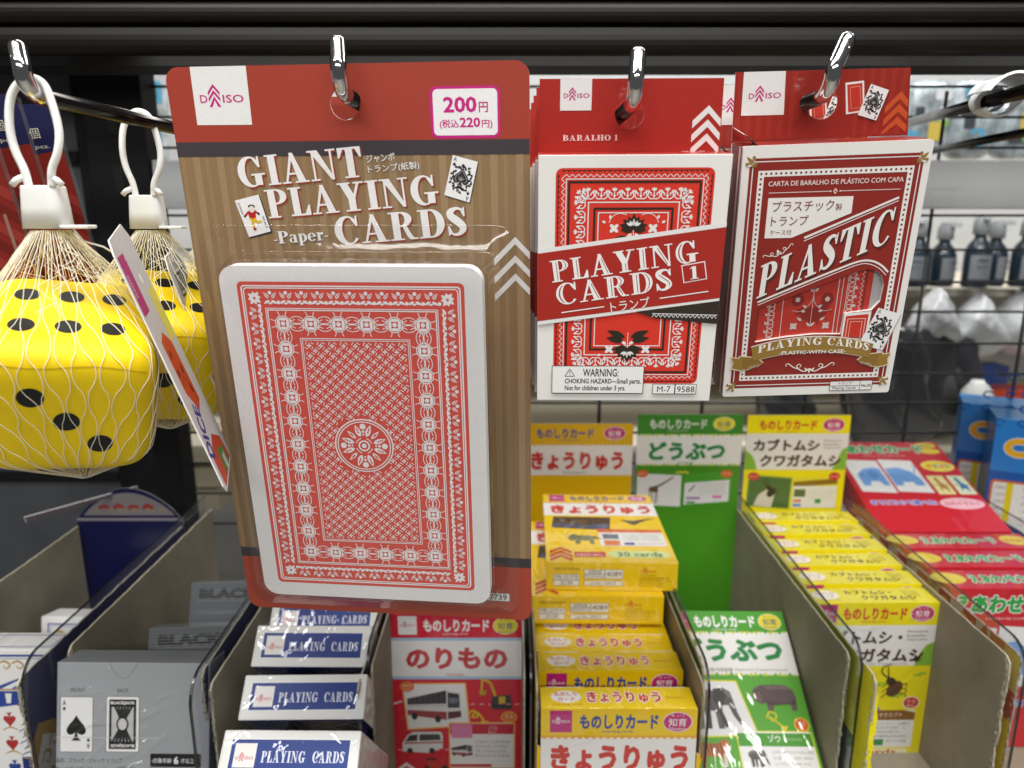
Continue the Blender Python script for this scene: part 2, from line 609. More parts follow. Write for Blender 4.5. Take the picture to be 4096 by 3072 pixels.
    def tube(self, pts, r, col=(.8, .8, .8), n=12, caps=True, radii=None):
        pts = [Vector(p) for p in pts]
        ring0, up = None, Vector((0, 0, 1))
        vs, fs = [], []
        for i, p in enumerate(pts):
            d = (pts[min(i + 1, len(pts) - 1)] - pts[max(i - 1, 0)]).normalized()
            if ring0 is None:
                x = d.cross(Vector((0, 0, 1)) if abs(d.z) < .9 else Vector((0, 1, 0))).normalized()
            else:
                x = (ring0 - d * ring0.dot(d)).normalized()
            ring0 = x
            y = d.cross(x)
            rr = radii[i] if radii else r
            vs += [p + (x * math.cos(2 * math.pi * k / n) + y * math.sin(2 * math.pi * k / n)) * rr for k in range(n)]
            if i:
                fs += [((i - 1) * n + k, (i - 1) * n + (k + 1) % n, i * n + (k + 1) % n, i * n + k) for k in range(n)]
        if caps:
            fs += [tuple(range(n))[::-1], tuple((len(pts) - 1) * n + k for k in range(n))]
        self.add(vs, fs, col, True)

    def extrude(self, prof, x0, x1, col, axis='x'):
        """a closed outline in (y, z) swept along x"""
        k = len(prof)
        vs = [(x0, p[0], p[1]) for p in prof] + [(x1, p[0], p[1]) for p in prof]
        fs = [(i, (i + 1) % k, k + (i + 1) % k, k + i) for i in range(k)]
        tr = tessellate_polygon([[Vector((p[0], p[1], 0)) for p in prof]])
        fs += [tuple(t) for t in tr] + [tuple(k + i for i in reversed(t)) for t in tr]
        self.add(vs, fs, col)

    def build(self, name, mat, parent=None, loc=None, rot=None):
        me = bpy.data.meshes.new(name)
        me.from_pydata(self.v, [], self.f)
        at_ = me.color_attributes.new("ink", 'FLOAT_COLOR', 'CORNER')
        buf = []
        for p, c in zip(self.f, self.c):
            buf += [c[0], c[1], c[2], 1.0] * len(p)
        at_.data.foreach_set("color", buf)
        me.polygons.foreach_set("use_smooth", self.s)
        me.materials.append(M[mat] if isinstance(mat, str) else mat)
        me.update()
        o = bpy.data.objects.new(name, me)
        COL.objects.link(o)
        if parent:
            o.parent = parent
        if loc:
            o.location = loc
        if rot:
            o.rotation_euler = rot
        return o


# print colours
WH, MAG, NAVY = 'e6e5e3', 'bf1f78', '26306e'
BRICK, KRAFT, KRAFT2, SLATE = 'a03c2d', '8c7150', '9a8060', '3f393e'
RED, CRIM, DKG, GOLD, OX = 'a82a22', 'd9392a', '2f2a20', '977636', '8d2b23'


def chevrons(p, u, v, w, h, col, l=2, n=3, right=True):
    """stacked roof-shaped stripes, u = left, v = top of the first peak"""
    t, st = h * .30, h * .47
    for i in range(n):
        y = v - i * st
        p.poly([(u, y - h * .55), (u + w / 2, y), (u + w, y - h * .55), (u + w, y - h * .55 - t), (u + w / 2, y - t), (u, y - h * .55 - t)], col, l)


def logo(p, u, v, w, col, l=3):
    """the word mark: D, three stacked roofs in place of the A, then ISO"""
    h = w * .165
    p.text("D", u, v, w * .17, h, col, l, bold=.012)
    p.text("ISO", u + w * .52, v, w * .48, h, col, l, bold=.012)
    a = w * .27
    for i in range(3):
        y = v + h * 2.35 - i * w * .125
        x0 = u + w * .195
        t = w * .055
        d = w * .165
        p.poly([(x0, y - d), (x0 + a / 2, y), (x0 + a, y - d), (x0 + a, y - d - t * 1.3), (x0 + a / 2, y - t * 1.3), (x0, y - d - t * 1.3)] if i < 2 else
               [(x0, y - d - t), (x0 + a / 2, y), (x0 + a, y - d - t), (x0 + a - t * 1.3, y - d - t), (x0 + a / 2, y - t * 1.4), (x0 + t * 1.3, y - d - t)], col, l)


def spade(p, cx, cy, s, col, l=3, a=0):
    ca, sa = math.cos(R(a)), math.sin(R(a))
    half = [(.0, .62), (.08, .48), (.2, .32), (.36, .15), (.46, -.03), (.47, -.17), (.39, -.29), (.26, -.33), (.13, -.28), (.05, -.2), (.08, -.4), (.15, -.52), (.25, -.6)]
    pts = half + [(-x, y) for x, y in reversed(half[1:])]
    p.poly([(cx + (x * ca - y * sa) * s, cy + (x * sa + y * ca) * s) for x, y in pts], col, l)


def mini_ace(p, pts, l=3, back='2a2622'):
    """a small ace of spades drawn on four corners (tl, tr, br, bl)"""
    tl, tr, br, bl = [Vector((*q, 0)) for q in pts]

    def m(a, b):
        t = tl.lerp(tr, a).lerp(bl.lerp(br, a), b)
        return (t.x, t.y)
    ang = math.degrees(math.atan2(tr.y - tl.y, tr.x - tl.x))
    w = (tr - tl).length
    d = Vector((.22, -.3, 0))
    p.quad([((q + d).x, (q + d).y) for q in (bl, br, tr, tl)], back, l)
    p.quad([(q.x, q.y) for q in (bl, br, tr, tl)], 'ecebea', l + 1)
    p.text("A", *m(.06, .13), w * .13, w * .17, '1d1b1a', l + 2, ang)
    spade(p, *m(.13, .2), w * .13, '1d1b1a', l + 2, ang)
    p.text("A", *m(.94, .87), w * .13, w * .17, '1d1b1a', l + 2, ang + 180)
    spade(p, *m(.87, .8), w * .13, '1d1b1a', l + 2, ang + 180)
    c = m(.5, .5)
    ca, sa = math.cos(R(ang)), math.sin(R(ang))

    def q(x, y):
        return (c[0] + (x * ca - y * sa) * w, c[1] + (x * sa + y * ca) * w)
    for k in range(30):
        a = R(k * 12)
        rr = .33 + .045 * (k % 3)
        e = q(rr * math.cos(a), rr * 1.22 * math.sin(a))
        p.ell(e[0], e[1], w * .055, w * .042, '2a2827', l + 2, 7, k * 50)
        p.leaf(e[0], e[1], w * .1, w * .03, k * 77 + ang, '2a2827', l + 2, 4)
    spade(p, *q(0, .02), w * .66, '242221', l + 3, ang)
    spade(p, *q(0, .03), w * .52, '9b9896', l + 4, ang)
    spade(p, *q(0, .03), w * .46, '2e2c2b', l + 5, ang)
    for k in (-50, -25, 0, 25, 50):
        p.leaf(*q(0, -.08), w * .2, w * .012, 90 + k + ang, 'a9a6a4', l + 6, 4)
    p.leaf(*q(-.0, .40), w * .16, w * .05, 90 + ang, '2a2827', l + 3, 5)

# ------------------------------------------------------------------ large structure
WALL_TOP, WALL_BOT, WALL_F, WALL_B = -0.250, -0.372, 0.352, 0.598

p = Print()
p.box((-0.9, 0.30, -0.400), (0.9, 0.64, -0.3745), '55565a', 0.002)
o = p.build("shelf", flat_mat("dark shelf board", '3a3936', 0.5, var=0.1, vscale=15))
tag(o, kind="structure")

p = Print()
p.box((-3, -1.5, -1.40), (3, 4.0, -1.35), 'b9b4a8', 0)
tag(p.build("floor", flat_mat("shop floor", 'b5b1a6', 0.4, var=0.05, vscale=4)), kind="structure")
p = Print()
p.box((-3, 2.6, -1.35), (3, 2.65, 1.3), 'cfcdc8', 0)
tag(p.build("back_wall", flat_mat("pale shop wall", 'b9b8b4', 0.6, var=0.1, vscale=3)), kind="structure")

# upper shelf: ribbed front rail and the black underside behind it
root = empty("overhead_shelf", (0, 0, 0))
tag(root, "dark ribbed metal shelf running across the top above the hooks", "shelf")
p = Print()
y0, zt = 0.430, 0.215
dz = -.0067
prof0 = [(y0 + .02, zt), (y0, zt - .004), (y0 - .002, .178), (y0 + .004, .174), (y0 + .004, .168), (y0 - .001, .165), (y0 - .001, .150), (y0 + .007, .146),
        (y0 + .007, .138), (y0, .134), (y0, .122), (y0 + .006, .118), (y0 + .006, .112), (y0 + .001, .109), (y0 + .001, .0975), (y0 + .005, .0945),
        (y0 + .04, .0945), (y0 + .04, .110), (y0 + .03, zt)]
zs_ = [(.2083, .1700), (.1680, .1520), (.1490, .1310), (.1290, .1170), (.1150, .1040), (.1025, .0880)]
prof = [(y0 + .03, .2083)]
for z1, z0 in zs_:
    r_ = (z1 - z0) / 2
    for i in range(9):
        a_ = math.pi * i / 8
        prof.append((y0 + .003 - .0034 * math.sin(a_) ** .8, (z1 + z0) / 2 + r_ * math.cos(a_) * .98))
    prof.append((y0 + .0065, z0 - .0004))
prof[-1] = (y0 + .004, .0878)
prof.append((y0 + .03, .0878))
p.extrude(prof, -.75, .75, '2a2520')
p.build("front_rail", 'rail', root)
p = Print()
p.box((-.75, .436, .0885), (.75, .494, .200), '161514', .001)
p.box((-.75, .440, .2005), (.75, .490, .212), '161514', .001)
p.box((-.75, .560, .2005), (.75, .760, .212), '161514', .001)  # unseen rear board, placed to keep the far strip off the trays
for x in (-.74, -.25, .25, .739):
    p.box((x, .4895, .2010), (x + .01, .5605, .2110), '161514', 0)
p.build("shelf_board", 'black', root)

# wire grid behind the trays
YG = 0.685
root = empty("wire_grid_panel", (0, YG, 0))
tag(root, "grey wire grid panel standing behind the trays and hooks", "wire grid")
p = Print()
zs = [at(2048, y, YG).z for y in (348, 470, 592, 725, 862, 999, 1128, 1246, 1373, 1494, 1610, 1728, 1850, 1970, 2090)]
for z in zs:
    p.tube([(-.62, -.002, z), (.62, -.002, z)], .0013, n=6)
p.build("horizontal_wire", 'wire', root)
p = Print()
for i in range(-6, 6):
    x = at(3712, 1000, YG).x + i * .1005
    p.tube([(x, .0015, -.36), (x, .0015, .11)], .0017, n=6)
p.build("vertical_wire", 'wire', root)

root = empty("upright_post", (at(420, 900, .66).x, .66, 0))
tag(root, "black steel upright post behind the yellow dice", "post")
p = Print()
xa, xb = at(330, 500, .66).x - root.location.x, at(575, 500, .66).x - root.location.x
p.box((xa, 0, -.375), (xb, .03, .16), '1b1b1c', .002)
p.box((xa - .012, .008, -.375), (xa - .001, .03, .16), '1b1b1c', .002)
p.build("column", 'black', root)
sm = flat_mat("dark slot", '050505', .8)
for k in range(9):
    p = Print()
    p.box(((xa + xb) / 2 - .004, -.0006, -.33 + k * .05), ((xa + xb) / 2 + .004, .0004, -.305 + k * .05), '050505', 0)
    p.build("slot", sm, root)

root = empty("black_back_panel", (xa + at(420, 900, .66).x - .012, .675, -.372))
tag(root, "black steel back panel filling the far left behind the hanging cards", "panel")
p = Print()
p.box((-.45, 0, 0), (-.001, .012, .53), '1b1b1c', .001)
p.build("panel_face", flat_mat("charcoal back panel", '4b4d51', .5, var=.25, vscale=12), root)
q = Print()
for z in (.12, .27, .42):
    q.box((-.45, -.0040, z), (-.002, -.0002, z + .010), '26262a', .001)
    q.build("stiffening_rib", 'black', root)
    q = Print()

# grey label bar with embossed size
zA, zB = at(3900, 640, .665).z, at(3900, 836, .665).z
root = empty("grey_cross_bar", (0, .665, zB))
tag(root, "flat grey steel cross bar embossed with 25mm behind the hooks", "bar")
p = Print()
p.box((xb + root.location.x * 0 + at(420, 900, .66).x + .001, 0, 0), (.62, .012, zA - zB), '77797b', .001)
p.build("bar_face", 'greybar', root)
p = Print()
a, b = at(3715, 750, .664), at(3815, 830, .664)
p.frame((a.x, -.0002, 0), (1, 0, 0), (0, 0, 1))
p.frame_rect(-3, 2, 24, 18, .7, '8b8d90', 1)
p.text("25mm", 0, 6, 21, 8, '8d8f92', 1)
p.build("embossed_size", 'greybar', root)

# ------------------------------------------------------------------ display hooks
RDIR = Vector((0.0622, 1.0, 0.0)).normalized()


def hook(name, label, T, B, r, rdir=RDIR, far=.69):
    root = empty("display_hook", B)
    tag(root, label, "display hook", "chrome hooks holding the hanging packs")
    T, B = Vector(T), Vector(B)
    p = Print()
    br = .0075
    pts = []
    up0 = Vector((B.x, B.y, B.z + br))
    nst = 8
    for i in range(nst + 1):
        q = T.lerp(up0, i / nst)
        pts.append(q)
    radii = [r] * len(pts)
    for i in range(1, 9):
        a = R(90 * i / 8)
        pts.append(up0 + rdir * (br * (1 - math.cos(a))) - Vector((0, 0, br * math.sin(a))))
    end = far
    L = (end - pts[-1].y) / rdir.y
    for i in range(1, 5):
        pts.append(pts[8 + 8] + rdir * (L * i / 4))
    # domed tip
    d = (pts[0] - pts[1]).normalized()
    dome = [(pts[0] + d * r * .55, r * .45), (pts[0] + d * r * .42, r * .75), (pts[0] + d * r * .2, r * .95)]
    allp = [q for q, _ in dome] + pts
    rad = [k for _, k in dome] + [r] * len(pts)
    p.tube([q - B for q in allp[:-4]], r, (.8, .8, .8), 32, True, rad[:-4])
    p.build("bent_tip", 'chrome', root)
    p = Print()
    p.tube([q - B for q in allp[-5:]], r * .985, (.5, .5, .5), 24)
    p.build("rod", 'dark_refl_rod', root)
    # punched dimple near the tip
    q = Print()
    c = pts[0] - d * .0042 - B
    n = Vector((.05, -1, .12)).normalized()
    x = n.cross(d).normalized()
    y = d
    vs, fs = [], []
    N = 14
    for j, (rr, dep) in enumerate(((1.0, .0002), (.8, -.0001), (.55, -.0004), (.0, -.0006))):
        for k in range(N):
            a = 2 * math.pi * k / N
            off = x * math.cos(a) * r * .42 * rr + y * math.sin(a) * r * .42 * rr
            side = off.dot(x)
            vs.append(c + off + n * (math.sqrt(max(0, r * r - side * side)) + dep))
    for j in range(3):
        fs += [(j * N + k, j * N + (k + 1) % N, (j + 1) * N + (k + 1) % N, (j + 1) * N + k) for k in range(N)]
    q.add(vs, fs, (.8, .8, .8), True)
    q.build("punched_dimple", 'chrome', root)
    return root


hook("h", "chrome hook with a white plastic dice loop hanging on it", (-.1535, .2426, .0516), (-.1511, .2395, .0378), .0027)
hook("h", "chrome hook through the large giant playing cards pack", (-.0576, .2585, .0566), (-.0568, .2545, .0406), .0027)
hook("h", "chrome hook through the red pack marked with the number 1", (.0408, .2525, .0519), (.0399, .2490, .0365), .0026, Vector((-.012, 1, -.004)).normalized())
hook("h", "chrome hook leaning right through the red plastic playing cards box", (.1132, .2649, .059), (.1079, .2608, .0413), .0027, Vector((-.055, 1, -.03)).normalized())

# hook at the right edge carrying only a frosted clip
a, b = at(4200, 338, .335), at(3560, 512, .668)
root = empty("bare_display_hook", tuple(a))
tag(root, "chrome double hook tinted with dark reflection at the right edge with a frosted clip", "display hook")
p = Print()
dd = (b - a).normalized()
p.tube([(0, 0, 0), tuple(b - a)], .0034, n=14)
p.build("rod", 'dark_refl_rod', root)
p = Print()
a2, b2 = at(4200, 510, .47), at(3600, 628, .668)
p.tube([tuple(a2 - a), tuple(b2 - a)], .0029, n=14)
p.build("rod", 'dark_refl_rod', root)
p = Print()
c0 = min((a.lerp(b, i / 400) for i in range(400)), key=lambda q: abs(CX + FPX * q.x / (q.y * math.cos(PITCH) - q.z * math.sin(PITCH)) - 3955)) - a
t_ = dd
s_ = dd.cross(Vector((0, 0, 1))).normalized()
u_ = s_.cross(dd).normalized()


def clip_arc(k0, k1, rr, l0, l1, wob):
    vs, fs = [], []
    n = 10
    for j, l in enumerate((l0, l0 + (l1 - l0) * .5, l1)):
        for th in (0, .0011):
            for i in range(n + 1):
                a_ = R(k0 + (k1 - k0) * i / n)
                rad = rr + th + wob * math.sin(a_ * 2 + j)
                vs.append(c0 + t_ * l + (s_ * math.cos(a_) + u_ * math.sin(a_)) * rad)
    m = n + 1
    for j in range(2):
        for th in (0, 1):
            for i in range(n):
                q = (j * 2 + th) * m + i
                fs.append((q, q + 1, q + 1 + 2 * m, q + 2 * m))
    for j in (0, 2):
        for i in range(n):
            q = j * 2 * m + i
            fs.append((q, q + 1, q + 1 + m, q + m))
    p.add(vs, fs, (.8, .8, .8), True)


clip_arc(-60, 240, .0056, -.006, .010, .0005)
clip_arc(15, 165, .0100, -.034, -.004, .0010)
clip_arc(-150, 15, .0085, -.028, -.002, .0012)
p.build("label_clip", 'clip', root)

# ------------------------------------------------------------------ hanging packs
def disc(cx, cy, r, n=24):
    return [(cx + r * math.cos(2 * math.pi * i / n), cy + r * math.sin(2 * math.pi * i / n)) for i in range(n)]


def sheet(p, outline, holes, th, front, edge, back=None):
    """a card of thickness th (m) whose printed face lies on the current frame"""
    loops = [[Vector((a[0], a[1], 0)) for a in outline]] + [[Vector((a[0], a[1], 0)) for a in h] for h in holes]
    flat = [q for lp in loops for q in lp]
    tr = tessellate_polygon(loops)
    f = [p.o + p.U * (q.x * .001) + p.V * (q.y * .001) for q in flat]
    b = [q - p.N * th for q in f]
    p.add(f, tr, front)
    p.add(b, [tuple(reversed(t)) for t in tr], back or edge)
    i = 0
    for lp in loops:
        k = len(lp)
        ids = list(range(i, i + k))
        p.add([f[j] for j in ids] + [b[j] for j in ids], [(j, (j + 1) % k, k + (j + 1) % k, k + j) for j in range(k)], edge)
        i += k


# ---- giant playing cards blister pack
def giant_pack(art=True):
    root = empty("blister_pack", (-.0588, .2696, .0521), (R(6.95), R(-.04), R(-5.39)))
    p = Print().frame((0, 0, 0), (1, 0, 0), (0, 0, 1))
    hole = [(-.2 + 5.4 * math.cos(a), -13.0 + 5.4 * math.sin(a)) for a in (2 * math.pi * i / 28 for i in range(28))]
    out = p.rr(-65, -228.4, 65, 0, 5)
    sheet(p, out, [hole], .0006, KRAFT, 'd9c3bb', 'cfcac2')
    top = [q for q in out if q[1] > -100]
    top = [(-65, -25.3)] + [(65, -25.3)] + top
    p.poly(top, BRICK, 1, [hole])
    p.rect(-65, -30.4, 65, -25.3, SLATE, 2)
    k = 0
    x = -64.0
    while x < 64:
        w = 2.6 if k % 2 else 1.5
        p.rect(x, -198, min(64.9, x + w), -30.4, KRAFT2 if k % 2 else '937957', 1)
        x += w + (2.1 if k % 2 else 3.0)
        k += 1
    p.rect(-65, -201.2, 65, -196.5, SLATE, 2)
    bot = [(65, -201.2), (-65, -201.2)] + [q for q in out if q[1] < -100]
    p.poly(bot, 'a84634', 1)
    if art:
        p.quad([(-55.4, 0), (-34.8, 0), (-35.1, -19.5), (-55.7, -19.4)], WH, 2)
        logo(p, -53.2, -12.0, 16.2, MAG)
        p.rrect(30.2, -24.9, 54.7, -7.8, 2.4, 'c4217c', 2)
        p.rrect(31.2, -23.9, 53.8, -8.7, 1.6, 'eceaea', 3)
        p.text("200", 34.8, -16.4, 11.8, 5.2, 'c4217c', 4, bold=.03)
        p.text("円", 47.3, -16.4, 3.2, 3.4, 'c4217c', 4, bold=.02)
        p.text("(税込", 33.3, -21.8, 6.8, 3.2, 'c4217c', 4, bold=.018)
        p.text("220", 40.4, -21.3, 7.3, 3.3, 'c4217c', 4, bold=.03)
        p.text("円)", 48.2, -21.8, 3.8, 2.9, 'c4217c', 4, bold=.018)
        kw = dict(shadow='983a28', ang=4.6, sh=(.55, -.5))
        p.serif("GIANT", -42.4, -41.5, 47.2, 10.6, 'eae8e6', 5, **kw)
        p.serif("PLAYING", -33.0, -52.6, 65.5, 10.3, 'eae8e6', 5, **kw)
        p.serif("CARDS", -7.8, -62.6, 50.2, 10.3, 'eae8e6', 5, **kw)
        p.serif("-Paper-", -32.2, -62.2, 21.6, 4.6, 'eae8e6', 5, ang=4.6, gap=.03, shadow='5d4525', sh=(.2, -.2))
        p.text("ジャンボ", 6.0, -33.1, 10.6, 2.8, 'eae8e6', 4, 4.6, .012, rim='6a4f2c', rim_w=.035)
        p.text("トランプ(紙製)", 6.4, -37.0, 19.0, 3.1, 'eae8e6', 4, 4.6, .012, rim='6a4f2c', rim_w=.035)
        mini_ace(p, [(37.6, -30.5), (46.5, -32.9), (43.0, -47.0), (33.9, -44.3)], 4)
        # the other small card: a plain seated jester in red and yellow
        q = [(-45.5, -46.1), (-36.0, -43.9), (-33.0, -57.4), (-41.8, -59.6)]
        p.quad([(a + .5, b - .4) for a, b in reversed(q)], '2a2622', 4)
        p.quad(list(reversed(q)), 'ecebea', 5)
        cx, cy = -39.4, -51.5
        p.ell(cx + .1, cy + 2.3, 1.1, 1.3, 'e9d7c6', 8, 12)
        p.ell(cx + .1, cy + 3.3, 1.4, .7, '2b2725', 7, 10)
        p.poly([(cx - 1.6, cy + 1.6), (cx + 1.5, cy + 1.9), (cx + 1.3, cy - 1.5), (cx - 1.2, cy - 1.6)], 'b3231f', 6)
        for a, b in (((-1.4, 1.2), (-2.9, -.3)), ((1.3, 1.4), (2.6, .6))):
            p.line([(cx + a[0], cy + a[1]), (cx + b[0], cy + b[1])], .8, 'b3231f', 6)
            p.ell(cx + b[0], cy + b[1], .45, .45, '2b2725', 7, 8)
        p.line([(cx - 1.2, cy - 1.2), (cx + 2.4, cy - 2.6), (cx + 3.2, cy - 1.9)], .9, 'e0b718', 7)
        p.line([(cx + 1.2, cy - 1.0), (cx - .4, cy - 3.0), (cx + .2, cy - 4.6)], .9, 'e0b718', 7)
        p.ell(cx + .4, cy - 5.0, .7, .5, 'a3231f', 8, 8)
        for s_, ux, uy, an in (("JOKER", -45.0, -47.2, -77), ("JOKER", -34.0, -56.3, 103)):
            p.text(s_, ux + .3, uy + .3, 4.6, 1.0, '2b2725', 7, an)
        # three roof stripes at the right edge
        for i in range(3):
            y = -59.3 - i * 6.75
            p.poly([(51.6, y - 8), (59.5, y), (64.9, y - 5.6), (64.9, y - 8.3), (59.5, y - 2.7), (51.6, y - 11.2 + .5)], 'dedcda', 2)
        p.rect(45.5, -219, 55.6, -214.6, 'e6e4e2', 3)
        p.frame_rect(45.5, -219, 55.6, -214.6, .25, '3c3836', 4)
        p.text("7739", 46.4, -218.2, 7.8, 2.8, '2b2827', 4, bold=.01)
    p.build("backing_card", 'card', root)

    # the deck: a block of large cards
    d = Print()
    x0, x1, z0, z1 = -.0470, .0493, -.2073, -.0671
    rc = 6.0
    o2 = d.rr(-47, -207.3, 49.3, -67.1, rc, 8)
    lay = 14
    k = len(o2)
    vs, fs = [], []
    for j in range(lay + 1):
        y = -.0180 + j * .0060 / lay
        sh = .00012 * (-1) ** j if j else 0
        cxm, czm = 1.15, -137.2
        for a in o2:
            vs.append(((cxm + (a[0] - cxm) * (1 - abs(sh) * 8)) * .001 + sh, y, (czm + (a[1] - czm) * (1 - abs(sh) * 5)) * .001))
    for j in range(lay):
        fs += [(j * k + i, j * k + (i + 1) % k, (j + 1) * k + (i + 1) % k, (j + 1) * k + i) for i in range(k)]
    fs.append(tuple(range(k)))
    fs.append(tuple(lay * k + i for i in range(k)))
    d.add(vs, fs, 'dcdad9')
    if art:
        d.frame((0, -.0180, 0), (1, 0, 0), (0, 0, 1))
        deck_back(d)
    d.build("card_deck", 'card', root)

    # the clear blister: flange, rounded shoulder, dome over the deck
    b = Print()
    rings = [(-62, -225, 60, -54.7, 8, -.0007), (-61.6, -224.6, 59.6, -55.1, 8, -.0014), (-53.0, -213.0, 56.2, -64.5, 7.6, -.0014), (-52.0, -212.0, 55.2, -64.9, 7.5, -.0018),
             (-51.3, -211.4, 54.4, -65.2, 7.3, -.0035), (-50.2, -210.4, 53.0, -65.5, 7.2, -.0085), (-49.2, -209.5, 51.8, -65.8, 7.1, -.0140), (-48.9, -209.2, 51.3, -66.0, 7, -.0162),
             (-48.6, -208.9, 50.9, -66.2, 6.8, -.0176), (-48.2, -208.5, 50.5, -66.4, 6.6, -.0185), (-47.6, -207.9, 49.9, -66.8, 6.4, -.0189), (-46.8, -207.2, 49.1, -67.1, 6.0, -.0190)]
    allr = []
    for u0, v0, u1, v1, rr, y in rings:
        allr.append([(a * .001, y, c * .001) for a, c in b.rr(u0, v0, u1, v1, rr, 8)])
    k = len(allr[0])
    vs = [q for r_ in allr for q in r_]
    fs = []
    for j in range(len(rings) - 1):
        fs += [(j * k + i, j * k + (i + 1) % k, (j + 1) * k + (i + 1) % k, (j + 1) * k + i) for i in range(k)]
    b.add(vs, fs, (.9, .9, .9), True)
    b.add(allr[-1], [tuple(range(k))], (.9, .9, .9), False)
    b.build("blister", 'blister', root)
    return root


def deck_back(d):
    w = 'e4e2e2'
    c = 'cf5045'
    x0, x1, y0, y1 = -40.6, 42.9, -201.0, -72.8
    d.rrect(x0, y0, x1, y1, 2.0, c, 1)
    for i, t in ((1.3, .55), (2.15, .4)):
        d.rrect(x0 + i, y0 + i, x1 - i, y1 - i, 1.4, w, 2, hole=t)
    a0, a1, b0, b1 = x0 + 9.7, x1 - 9.7, y0 + 9.7, y1 - 9.7
    d.frame_rect(a0, b0, a1, b1, .30, w, 2)
    d.frame_rect(a0 + .6, b0 + .6, a1 - .6, b1 - .6, .42, w, 2)
    # outer border: crossing leaves and dots
    m = 6.1

    def motif(cx, cy, ang):
        ca, sa = math.cos(R(ang)), math.sin(R(ang))

        def q(x, y):
            return (cx + x * ca - y * sa, cy + x * sa + y * ca)
        for sx in (-1, 1):
            a = ang + (90 - sx * 38)
            d.leaf(*q(sx * .45, -.2), 3.1, .62, a, w, 2)
            d.line([q(sx * .4, -.1), q(sx * 2.0, 1.75)], .28, c, 3)
            d.leaf(*q(sx * .2, -.8), 2.7, .55, ang + (-90 + sx * 62), w, 2)
        d.ell(*q(0, 2.0), .72, .72, w, 2, 10)
        d.ell(*q(2.95, -1.55), .72, .72, w, 2, 10)
        d.leaf(*q(-.9, -2.1), 1.9, .4, ang + 15, w, 2)

    def star(cx, cy):
        for k in range(8):
            d.leaf(cx, cy, 2.9 if k % 2 else 2.5, .75, k * 45 + 10, w, 2)
        d.ell(cx, cy, .5, .5, c, 3, 8)
    bx0, bx1, by0, by1 = x0 + 6.1, x1 - 6.1, y0 + 6.1, y1 - 6.1
    for cx in (bx0, bx1):
        for cy in (by0, by1):
            star(cx, cy)
    n = 11
    for i in range(n):
        cx = bx0 + (bx1 - bx0) * (i + 1) / (n + 1)
        motif(cx, by1, 0)
        motif(cx, by0, 180)
    n = 19
    for i in range(n):
        cy = by0 + (by1 - by0) * (i + 1) / (n + 1)
        motif(bx0, cy, 90)
        motif(bx1, cy, 270)
    # inner band: circles with lens cells joined by chain links
    cx0, cx1, cy0, cy1 = -24.8, 27.4, -185.4, -88.4

    def rosette(cx, cy):
        d.ring(cx, cy, 3.05, 3.05, .34, w, 2, 24)
        for k in range(4):
            a = k * 90
            ca, sa = math.cos(R(a)), math.sin(R(a))
            d.ell(cx + ca * 1.75, cy + sa * 1.75, .62, 1.75, w, 2, 12, a)
        d.ell(cx, cy, .85, .85, w, 3, 12)
        for k in range(8):
            a = R(22.5 + 45 * k)
            px, py = cx + 3.0 * math.cos(a), cy + 3.0 * math.sin(a)
            s_ = 1 if k % 2 else -1
            d.line([(px, py), (px + 1.0 * math.cos(a + .3 * s_), py + 1.0 * math.sin(a + .3 * s_)), (px + 1.9 * math.cos(a + .1 * s_), py + 1.9 * math.sin(a + .1 * s_))], .30, w, 2)

    def link(cx, cy, vert):
        for s_ in (-1, 1):
            if vert:
                d.ring(cx + s_ * 1.4, cy, 1.5, 2.6, .3, w, 2, 16)
                d.rect(cx - .3, cy - .7, cx + .3, cy + .7, w, 3)
            else:
                d.ring(cx, cy + s_ * 1.4, 2.6, 1.5, .3, w, 2, 16)
                d.rect(cx - .7, cy - .3, cx + .7, cy + .3, w, 3)
    for i in range(6):
        x = cx0 + (cx1 - cx0) * i / 5
        for y in (cy0, cy1):
            rosette(x, y)
            if i < 5:
                link(x + (cx1 - cx0) / 10, y, False)
    for j in range(1, 10):
        y = cy0 + (cy1 - cy0) * j / 10
        for x in (cx0, cx1):
            rosette(x, y)
    for j in range(10):
        y = cy0 + (cy1 - cy0) * (j + .5) / 10
        for x in (cx0, cx1):
            link(x, y, True)
    # centre field
    fx0, fx1, fy0, fy1 = -19.0, 22.3, -180.0, -93.8
    d.frame_rect(fx0, fy0, fx1, fy1, .3, w, 2)
    d.frame_rect(fx0 + .65, fy0 + .65, fx1 - .65, fy1 - .65, .25, w, 2)
    mx, my, mr = 1.75, -136.8, 11.6
    dx, dy = 4.28, 4.02
    nx, ny = 9, 21
    gx, gy = (fx1 - fx0 - 1.8) / nx, (fy1 - fy0 - 1.8) / ny
    for j in range(2 * ny + 1):
        for i in range(nx + (j % 2 == 0)):
            cx = fx0 + .9 + (i + (0 if j % 2 == 0 else .5)) * gx
            cy = fy0 + .9 + j * gy / 2
            if (cx - mx) ** 2 + (cy - my) ** 2 < (mr + .6) ** 2:
                continue
            if not (fx0 + 1.4 < cx < fx1 - 1.4 and fy0 + 1.2 < cy < fy1 - 1.2):
                continue
            for k in range(4):
                a = R(k * 90)
                d.ell(cx + .52 * math.cos(a), cy + .52 * math.sin(a), .43, .30, w, 2, 7, k * 90)
            for k in range(4):
                a = R(45 + k * 90)
                ex, ey = cx + gx * .25 * (1 if math.cos(a) > 0 else -1), cy + gy * .25 * (1 if math.sin(a) > 0 else -1)
                if k < 2 or True:
                    ux, uy = (ex - cx), (ey - cy)
                    d.line([(ex - uy * .42 - ux * .18, ey + ux * .42 - uy * .18), (ex - uy * .14, ey + ux * .14), (ex + uy * .14, ey - ux * .14), (ex + uy * .42 + ux * .18, ey - ux * .42 + uy * .18)], .30, w, 2)
    d.ell(mx, my, mr, mr * .97, w, 4, 48)
